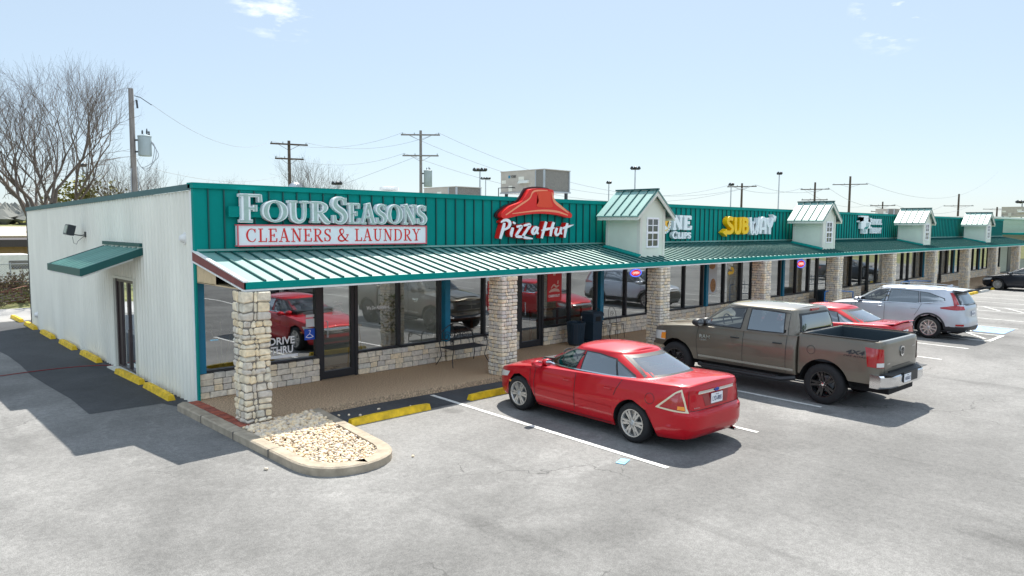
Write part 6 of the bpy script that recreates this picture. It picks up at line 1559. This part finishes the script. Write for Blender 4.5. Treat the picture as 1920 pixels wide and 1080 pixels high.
for k in range(22):
    a0 = 2 * math.pi * k / 22
    A, Bq = [], []
    for j in range(9):
        ph = -1.1 + 2.2 * j / 8; rr = r0 * math.cos(ph); z = .72 + .26 * math.sin(ph); a = a0 + j * .07
        A.append((rr * math.cos(a), rr * math.sin(a), z)); Bq.append((rr * .9 * math.cos(a + .22), rr * .9 * math.sin(a + .22), z))
    mb.grid([A, Bq])
mb.build('turbine_blades', M_steel, s)
MB().lathe([(.16, 0), (.17, .5), (.24, .52), (.24, .54)], 16).lathe([(.0, .98), (.13, .96), (.13, .94)], 16).build('vent_collar', M_steel, s)
for x, y, lb in ((9.9, 8.0, 'low white round roof vent right of the turbine vent'), (50, 12, 'small white roof vent beyond the fourth utility pole')):
    s = empty('roof_vent', (x, y, 3.85), 0, lb, 'roof vent'); MB().lathe([(.2, 0), (.2, .78), (.0, .78)], 16).build('vent_pipe', M_greyconc, s); MB().lathe([(.0, .98), (.34, .94), (.36, .84), (.3, .84)], 18).build('vent_cap', M_white, s)
# poles
ARM = {}
def pole(x, y, h, r, arms, label, mt, ang=0.9, transformer=None, tilt=0, zb=-.3):
    s = empty('utility_pole', (x, y, zb), 0, label, 'utility pole', 'wooden utility poles behind the building')
    h -= zb
    MB().tube([(0, 0, 0), (tilt * .5, 0, h / 2), (tilt, 0, h)], [r, r * .85, r * .7], 10).build('pole_shaft', mt, s, smooth=True)
    d = Vector((math.cos(ang), math.sin(ang), 0)); tips = []
    for dz, L_ in arms:
        mb = MB(); c = Vector((tilt, 0, h - dz)); R_ = Matrix.Translation(c) @ Matrix.Rotation(ang, 4, 'Z'); mb.box(-L_ / 2, L_ / 2, -r * .9 - .06, -r * .9 + .05, -.07, .07, R_)
        mb.tube([c + d * L_ * .28 + Vector((0, 0, -.03)), c + Vector((0, 0, -.55))], .018, 4).tube([c - d * L_ * .28 + Vector((0, 0, -.03)), c + Vector((0, 0, -.55))], .018, 4)
        a = mb.build('crossarm', mt, s)
        for k in (-.46, -.16, .46):
            p = c + d * L_ * k; MB().lathe([(.03, .07), (.06, .10), (.035, .14), (.065, .18), (.03, .25), (0, .26)], 8, Matrix.Translation(p)).build('insulator', M_grey, a); tips.append(Vector((x, y, zb)) + p + Vector((0, 0, .24)))
    if transformer:
        tz, tr_, th_ = transformer; px = r + tr_ + .1
        R_ = Matrix.Translation((tilt, 0, h - tz)) @ Matrix.Rotation(rad(-40), 4, 'Z') @ Matrix.Translation((px, 0, 0))
        t = MB().lathe([(0, 0), (tr_ * .95, .02), (tr_, .06), (tr_, th_), (tr_ * 1.05, th_ + .01), (tr_ * 1.05, th_ + .05), (tr_ * .6, th_ + .12), (0, th_ + .14)], 20, R_).build('transformer', M_grey, s, smooth=True, angle=35)
        mb = MB()
        for q, w in ((-.12, .35), (.1, .42), (.2, .3)): mb.lathe([(.035, th_ + .08), (.05, th_ + .14), (.03, th_ + .2), (.05, th_ + .24), (.02, th_ + w)], 8, R_ @ Matrix.Translation((q, .05, 0)))
        mb.build('bushing', M_darkm, t)
        MB().box(-px, -tr_ * .9, -.05, .05, th_ * .2, th_ * .28, R_).box(-px, -tr_ * .9, -.05, .05, th_ * .8, th_ * .88, R_).build('bracket', M_darkm, t)
    return s, tips, h
s, tp1, h1 = pole(6.35, 25, 10.05, .165, [], 'tall weathered pole with grey transformer standing just behind the cream side wall', M_poleW, transformer=(3.3, .31, .95))
h = h1
MB().tube([(.12, -.1, h - .35), (.35, -.25, h - .42), (.75, -.6, h - .78)], .02, 6).tube([(.2, -.15, h - .55), (.22, -.2, h - .95)], .045, 8).build('cutout_arm', M_darkm, s)
mb = MB()
for a in (0, .14, -.12): mb.tube(catmull([(.62, -.48, h - 2.5), (.86 + a * .5, -.66, h - 2.9 - a), (.80 + a, -.60, h - 3.5 + a), (.52, -.4, h - 3.9 + a), (.28, -.2, h - 3.8), (.12, -.1, h - 3.4)], 6), .016, 6)
mb.tube(catmull([(-.12, -.12, h - 3.9), (-.17, -.1, h - 4.6), (-.12, -.15, h - 6.2), (.02, -.17, h - 7.4)], 5), .028, 6).tube(catmull([(.14, -.12, h - 3.8), (.16, -.14, h - 5), (.06, -.18, h - 7.4)], 5), .022, 6)
mb.build('service_cables', M_wire, s)
MB().tube([(.0, -.17, h - 7.2), (.0, -.17, 0)], .06, 10).build('conduit', M_steel, s)
M_p = M_poleD
s2, tp2, _ = pole(27.3, 50, 11.3, .19, [(.35, 3.4), (1.7, 2.6)], 'dark pole with two crossarms above the first shop sign', M_p, ang=-.35)
s3, tp3, _ = pole(38.9, 45, 12.9, .19, [(.45, 3.9), (2.5, 3.6)], 'tallest twin crossarm pole with transformer left of the big air conditioner', M_poleW, ang=-.75, transformer=(5.6, .42, 1.6))
s4, tp4, _ = pole(94, 40, 10.0, .2, [(.5, 4.2)], 'dark pole with one crossarm between two field lights beyond the yellow sign', M_p, ang=-1.2)
s5, tp5, _ = pole(119, 40, 11.3, .22, [(1.2, 4.6), (3.0, 4.2)], 'dark twin crossarm pole above the second dormer', M_p, ang=-1.2)
s6, tp6, _ = pole(134, 40, 13.1, .26, [(1.5, 6)], 'tall dark pole standing right of the second dormer', M_p, ang=-1.2)
s7, tp7, _ = pole(151, 40, 8.9, .2, [(.8, 4.6), (2.0, 4.2)], 'short twin crossarm pole above the physical therapy lettering', M_p, ang=-1.2)
s8, tp8, _ = pole(203, 40, 12.3, .3, [(3.0, 6.5), (6.0, 6.0)], 'distant twin crossarm pole between the third and fourth dormers', M_p, ang=-1.2)
s9, tp9, _ = pole(241, 40, 9.9, .3, [(.6, 7), (3.3, 6)], 'faint far pole right of the fourth dormer', M_p, ang=-1.2)
def cable(a, b, sag, label, n=14, r=.014):
    a, b = Vector(a), Vector(b); P = [a.lerp(b, k / n) - Vector((0, 0, sag * 4 * (k / n) * (1 - k / n))) for k in range(n + 1)]
    tag(MB().tube(P, r, 4, False).build('power_line', M_wire), label, 'power line', 'overhead power lines')
T1 = Vector((7.1, 24.4, 9.3)); T1b = Vector((6.9, 24.5, 6.2))
cable(T1, tp2[0], 1.2, 'high wire from the near transformer pole to the first shop sign pole', r=.012); cable(T1b, (27.3, 50, 8.4), .8, 'low wire from the near transformer pole toward the next pole', r=.012)
for i, lb in ((0, 'left upper'), (2, 'right upper'), (3, 'left lower')): cable(tp2[i], tp3[i], 1.0, '%s wire between the two poles above the first shop' % lb)
for i, lb in ((0, 'left upper'), (2, 'right upper'), (3, 'left lower')): cable(tp3[i], tp4[min(i, 2)], 3.6, '%s long wire sagging right from the tallest pole' % lb, 24, .02)
for i, lb in ((0, 'first'), (2, 'second')): cable(tp4[i], tp5[i], 1.0, '%s wire between the poles left of the second dormer' % lb, r=.025)
for i, lb in ((0, 'first'), (2, 'second')): cable(tp5[i], tp7[i], 1.6, '%s wire running right past the second dormer' % lb, r=.025); cable(tp7[i], tp8[i], 2.0, '%s wire to the distant pole right of the third dormer' % lb, r=.03)
cable((38.9, 45, 10.5), (22, 62, 2), 0.2, 'straight guy wire slanting left from the tallest pole'); cable(tp6[2], (330, 60, 26), 6, 'highest faint wire running off the right edge of the sky', 24, .03)
def field_light(x, y, h, n, label, zb=-2.5):
    s = empty('field_light', (x, y, zb), 0, label, 'field light', 'sports field lights behind the building'); h -= zb; k = max(.75, math.hypot(x, y) / 100)
    MB().tube([(0, 0, 0), (0, 0, h)], [.12 * k, .07 * k], 8).build('light_mast', M_steel, s)
    mb = MB(); mb.box(-.5 * k * n / 3, .5 * k * n / 3, -.05, .05, h - .1, h, Matrix.Rotation(-.8, 4, 'Z'))
    mb.build('light_bar', M_darkm, s)
    for i in range(n):
        c = Vector((0, 0, 0)); R_ = Matrix.Translation((0, 0, h)) @ Matrix.Rotation(-.8, 4, 'Z') @ Matrix.Translation(((i - (n - 1) / 2) * .42 * k, -.1, .05)) @ Matrix.Rotation(rad(35 + 60 * (i % 2)), 4, 'X')
        MB().lathe([(.05 * k, .22 * k), (.16 * k, .10 * k), (.22 * k, -.08 * k), (.0, -.06 * k)], 10, R_).build('lamp', M_darkm, s)
import_pts = [((.231, .973, .0685), 60, 2, 'small field light above the side wall roofline'), ((.505, .863, .0555), 62, 3, 'field light right of the turbine vent'), ((.55, .835, .0405), 70, 3, 'field light low over the middle of the first sign'),
 ((.660, .751, .0765), 62, 4, 'field light with four lamps left of the big air conditioner'), ((.666, .746, .065), 90, 4, 'farther field light beside the four lamp one'), ((.782, .624, .0600), 80, 2, 'field light left of the first dormer'), ((.803, .596, .0790), 66, 3, 'field light rising behind the first dormer'),
 ((.871, .491, .0565), 80, 2, 'field light just left of the single crossarm pole'), ((.899, .439, .070), 80, 2, 'tall field light above the yellow and white sign'), ((.981, .192, .0310), 150, 4, 'field light above the neighbouring building')]
for (dx, dy_, e), dist, n, lb in import_pts:
    field_light(-5.19 + dx * dist, -14.155 + dy_ * dist, 3.40 + e * dist, n, lb)
# bare trees
def bare_tree(x, y, h, spread, seed, label, levels=6, zb=-.3, lean=0, kf=1.0, trunk=.26, thick=1.0):
    rnd = random.Random(seed); s = empty('bare_tree', (x, y, zb), 0, label, 'tree', 'leafless trees')
    tk = MB(); cr_ = MB(); cnt = [0]
    def grow(p, d, L_, r, lv):
        n = 3; pts = [p]; q = p; dd = d
        for k in range(n):
            dd = (dd + Vector((rnd.uniform(-.13, .13), rnd.uniform(-.13, .13), .05))).normalized(); q = q + dd * L_ / n; pts.append(q)
        (tk if lv < 2 else cr_).tube(pts, [r, r * .9, r * .8, r * .68], 6 if lv < 3 else 3, False); cnt[0] += 1
        if lv >= levels: return
        m_ = rnd.choice((2, 3, 3)) if lv > 0 else 6
        for k in range(m_ if lv else 7):
            a = rnd.uniform(0, 6.28) if lv > 0 else 6.28 * k / m_ + rnd.uniform(-.3, .3); b = rnd.uniform(.22, .60) * (spread if lv > 0 else spread * 1.05)
            side_ = dd.cross(Vector((math.cos(a), math.sin(a), .3))).normalized()
            nd = (dd * math.cos(b) + side_ * math.sin(b) + Vector((0, 0, .14))).normalized()
            grow(pts[-1] if (k < 2 or lv == 0) else pts[2], nd, L_ * rnd.uniform(.68, .88) * (1.15 if lv == 0 else 1), r * (.53 if lv else .50), lv + 1)
        if lv >= 2:
            for k in range(2):
                a = rnd.uniform(0, 6.28); side_ = dd.cross(Vector((math.cos(a), math.sin(a), .3))).normalized(); grow(pts[rnd.choice((1, 2))], (dd * .75 + side_ * .6).normalized(), L_ * .55, r * .36, max(lv + 2, levels - 1))
    grow(Vector((0, 0, 0)), Vector((lean, 0, 1)).normalized(), h * .17, trunk, 0)
    tk.build('trunk', M_bark, s, smooth=True, angle=180); cr_.build('crown', M_bark, s)
    return cnt[0]
bare_tree(2.8, 28, 16.6, 1.3, 12, 'large leafless tree spreading behind the far end of the cream side wall', 7, trunk=.25, lean=.12)
bare_tree(-4.5, 33, 14, 1.2, 5, 'leafless tree partly cut by the left edge of the photo', 6, trunk=.26)
bare_tree(9.0, 33, 11.5, 1.2, 8, 'small leafless tree right of the near transformer pole', 6, trunk=.14)
bare_tree(20.6, 52, 14.0, 1.2, 9, 'thin leafless tree over the left part of the first sign', 6, zb=-2, trunk=.16)
bare_tree(35.0, 60, 20.0, 1.3, 10, 'wide leafless tree behind the turbine vent', 6, zb=-2.6, trunk=.2)
s = empty('evergreen_shrub', (8.4, 42, -.3), 0, 'yellow green bushy evergreen behind the bare tree', 'shrub')
mb = MB(); rnd = random.Random(2)
for k in range(2600):
    a, e, r_ = rnd.uniform(0, 6.28), rnd.uniform(-.9, 1.5), rnd.uniform(.55, 1.0); lob = 1 + .25 * math.sin(3 * a + 2 * e)
    c = Vector((3.3 * r_ * lob * math.cos(a) * math.cos(e), 2.2 * r_ * math.sin(a) * math.cos(e), 3.9 + 2.6 * r_ * math.sin(e) * lob))
    d = Vector((rnd.uniform(-1, 1), rnd.uniform(-1, 1), rnd.uniform(-1, 1))).normalized() * .28; w_ = d.cross(Vector((rnd.uniform(-1, 1), .3, 1))).normalized() * .1
    mb.face([c, c + d * .5 + w_, c + d, c + d * .5 - w_])
mb.build('foliage', mat('yellow_green_leaf', (.20, .19, .035), .7, var=.4, vscale=1.5), s); MB().tube([(0, 0, 0), (0, 0, 2.4)], .16, 8).build('stem', M_bark, s)
def shrub(x, y, w, h, n, seed, mt, label, zb=-.3):
    s = empty('scrub_bush', (x, y, zb), 0, label, 'bush', 'scrubby bushes by the fence'); rnd = random.Random(seed); mb = MB(); st = MB()
    for k in range(n):
        a = rnd.uniform(0, 6.28); r_ = rnd.uniform(0, .3); p0 = Vector((w * r_ * math.cos(a), w * .5 * r_ * math.sin(a), 0)); p2 = Vector((w * .55 * math.cos(a) * rnd.uniform(.3, 1.2), w * .3 * math.sin(a), h * rnd.uniform(.5, 1)))
        st.tube([p0, (p0 + p2) / 2 + Vector((0, 0, h * .15)), p2], .012, 3, False)
        for q in range(5):
            c = p0.lerp(p2, rnd.uniform(.4, 1)) + Vector((rnd.uniform(-.1, .1), rnd.uniform(-.1, .1), rnd.uniform(-.05, .1))); d = Vector((rnd.uniform(-1, 1), rnd.uniform(-1, 1), rnd.uniform(-.5, 1))).normalized() * .12; w2 = d.cross(Vector((.3, 1, .2))).normalized() * .035
            mb.face([c, c + d * .5 + w2, c + d, c + d * .5 - w2])
    st.build('stem', M_bark, s); mb.build('foliage', mt, s)
M_ol = mat('olive_scrub', (.14, .14, .045), .8, var=.4, vscale=2)
shrub(1.0, 27.5, 3.4, 1.5, 150, 1, M_dryleaf, 'brown dry bush beside the back corner of the building'); shrub(-1.6, 28, 3.0, 1.7, 130, 2, M_dryleaf, 'brown dry bush at the left edge of the photo'); shrub(2.6, 25.6, 2.4, .8, 110, 3, M_ol, 'low olive bush nearest the back corner'); shrub(-.2, 24.6, 3.0, .55, 120, 4, M_ol, 'low olive clump along the verge of the back road')
s = empty('brush_pile', (1.3, 26.3, -.3), 0, 'heap of cut reddish branches on the grass beyond the road', 'brush pile'); mb = MB(); rnd = random.Random(6)
for k in range(110):
    a = rnd.uniform(0, 3.14); c = Vector((rnd.gauss(0, .5), rnd.gauss(0, .3), abs(rnd.gauss(0, .35)))); d = Vector((math.cos(a), math.sin(a) * .5, rnd.uniform(-.25, .4))) * rnd.uniform(.3, .8); mb.tube([c - d, c + d * .2 + Vector((0, 0, .05)), c + d], rnd.uniform(.01, .03), 3)
mb.build('branches', mat('red_brown_branch', (.20, .095, .065), .9, var=.3), s)
# chain link fence
s = empty('chain_link_fence', (0, 31, -.3), 0, 'grey chain link fence running beyond the back road', 'fence'); mb = MB()
for k in range(48):
    x = -14 + k * .5
for k in range(-170, 170):
    x = k * .13
    for sg in (1, -1):
        a, b = x, x + sg * 1.5
        mb.tube([(a, 0, .05), (b, 0, 1.55)], .004, 3, False)
mb.build('wire_mesh', M_steel, s); MB().tube([(-22, 0, 1.58), (24, 0, 1.58)], .028, 6).build('top_rail', M_steel, s)
for k in range(16): MB().tube([(-22 + k * 3, 0, 0), (-22 + k * 3, 0, 1.65)], .035, 6).build('post', M_steel, s)
# white motor coach behind the fence
s = empty('motor_coach', (-1.5, 37.0, -.3), 0, 'long white motor coach with dark windows parked beyond the fence', 'coach')
MB().box(-5.5, 5.2, -1.2, 1.2, .35, 2.25).hexa([(5.2, -1.2, .35), (5.9, -1.1, .35), (5.2, 1.2, .35), (5.9, 1.1, .35), (5.2, -1.2, 2.25), (5.5, -1.0, 2.2), (5.2, 1.2, 2.25), (5.5, 1.0, 2.2)]).build('body', M_white, s)
for x in (-4.6, -2.9, -1.2, .9, 2.6, 4.2): MB().box(x, x + 1.1, -1.215, -1.201, 1.25, 1.85).build('window', M_carglass, s)
MB().box(-5.4, 5.1, -1.212, -1.201, .75, .82).build('stripe', M_steel, s)
for x in (-3.8, 3.6):
    MB().lathe([(0, 0), (.26, 0), (.44, .0), (.46, -.05), (.46, -.28), (0, -.28)], 20, Matrix.Translation((x, -1.19, .45)) @ Matrix.Rotation(rad(90), 4, 'X')).build('wheel', M_rubber, s)
s.scale = (1, 1, .84)
# brown roofed building
s = empty('brown_roof_building', (2, 72, -2.7), 0, 'low tan building with dark flat edged roof beyond the fence', 'building')
MB().box(-20, 16, 0, 10, 0, 3.79).build('wall', mat('tan_wall', (.36, .24, .14), .8, var=.15), s); MB().box(-21, 17, -1.2, 11, 3.8, 4.5).build('roof', mat('dark_brown_roof', (.05, .04, .04), .7), s)
for x in (-12, -4, 3.5, 8, 12): MB().box(x, x + .2, -1.0, -.8, 0, 3.79).build('post', M_white, s)
for x in (-15, -8, 0, 5.5): MB().box(x, x + 1.6, -.03, -.001, 1.2, 3.0).build('window', M_carglass, s)
s = empty('far_house', (18, 150, -1.6), 0, 'pale roofed distant house on the slope under the hill', 'house')
MB().box(-14, 12, 0, 8, 0, 2.6).build('wall', mat('pale_wall', (.5, .42, .34), .8), s); MB().hexa([(-15, -1, 2.61), (13, -1, 2.61), (-15, 9, 2.61), (13, 9, 2.61), (-13, 4, 4.4), (11, 4, 4.4), (-13, 4.1, 4.4), (11, 4.1, 4.4)]).build('roof', mat('pale_roof', (.42, .37, .33), .8), s)
for x in (-10, -3, 5): MB().box(x, x + 1.8, -.04, -.001, .9, 2.2).build('window', M_carglass, s)
# wooded hill line
mb = MB(); rnd = random.Random(31)
for k in range(5200):
    a = rnd.uniform(-.35, 1.56); dd = rnd.uniform(240, 520); x, y = dd * math.sin(a), dd * math.cos(a)
    if y < 60: continue
    z = terr(x, y); r_ = rnd.uniform(2.0, 4.0); n = 5
    c = [(x + r_ * math.cos(j * 1.257), y + r_ * math.sin(j * 1.257), z + r_ * rnd.uniform(.3, .7)) for j in range(n)]; t_ = (x + rnd.uniform(-1, 1), y, z + r_ * rnd.uniform(1.0, 1.7)); b_ = (x, y, z - .5)
    for j in range(n): mb.face([c[j], c[(j + 1) % n], t_]); mb.face([c[j], c[(j + 1) % n], b_])
tag(mb.build('far_woods', mat('winter_woods', (.15, .155, .14), .95, var=.4, vscale=.05)), 'grey brown winter woods on the far hill', 'woods', kind='stuff')
# neighbouring building on the right
s = empty('neighbour_building', (0, 0, 0), 0, 'pale olive sided building adjoining the far end of the strip', 'building')
mb = MB(); mb.box(61.2, 85, 1.0, 15, -.2, 4.3); z = .1
while z < 4.2: mb.box(61.18, 61.199, 1.0, 15, z, z + .02).box(61.2, 85, .98, .999, z, z + .02); z += .42
mb.build('wall', mat('olive_siding', (.42, .44, .33), .7, var=.08, streak=(.3, .3, 5)), s)
MB().box(61.1, 85.1, .9, 15.1, 4.301, 4.45).build('roof', M_trim, s)
MB().box(64, 85, -1.1, .97, 3.0, 3.15).build('awning', M_teal, s)
MB().box(68, 69.4, .95, .978, -.1, 2.3).build('door', M_darkm, s); MB().box(71, 76, .95, .978, .8, 2.3).build('window', M_carglass, s)
# trees and hedge far behind the camera, mirrored in the glass
def leafy(x, y, h, r_, seed, label):
    s = empty('leafy_tree', (x, y, -.3), 0, label, 'tree', 'evergreen trees across the road'); rnd = random.Random(seed); mb = MB()
    MB().tube([(0, 0, 0), (.1, 0, h * .3), (0, .1, h * .6)], [.28, .2, .1], 8).build('trunk', M_bark, s)
    for k in range(1500):
        a, e, q = rnd.uniform(0, 6.28), rnd.uniform(-1.1, 1.57), rnd.uniform(.5, 1) ** .6; lob = 1 + .22 * math.sin(4 * a + seed) * math.cos(3 * e)
        c = Vector((r_ * q * lob * math.cos(a) * math.cos(e), r_ * q * lob * math.sin(a) * math.cos(e), h * .62 + h * .36 * q * math.sin(e) * lob)); d = Vector((rnd.uniform(-1, 1), rnd.uniform(-1, 1), rnd.uniform(-1, 1))).normalized() * .6; w_ = d.cross(Vector((.2, .4, 1))).normalized() * .25
        mb.face([c, c + d * .5 + w_, c + d, c + d * .5 - w_])
    mb.build('crown', M_leaf, s)
for i, (x, y, h, r_, lb) in enumerate(((8, -46, 8, 3.6, 'evergreen tree mirrored in the first shop glass'), (26, -50, 9, 4.2, 'evergreen tree mirrored in the second shop glass'), (48, -44, 8, 3.8, 'evergreen tree mirrored in the far shop glass'), (70, -52, 10, 5, 'evergreen tree mirrored in the farthest shop glass'))): leafy(x, y, h, r_, i, lb)
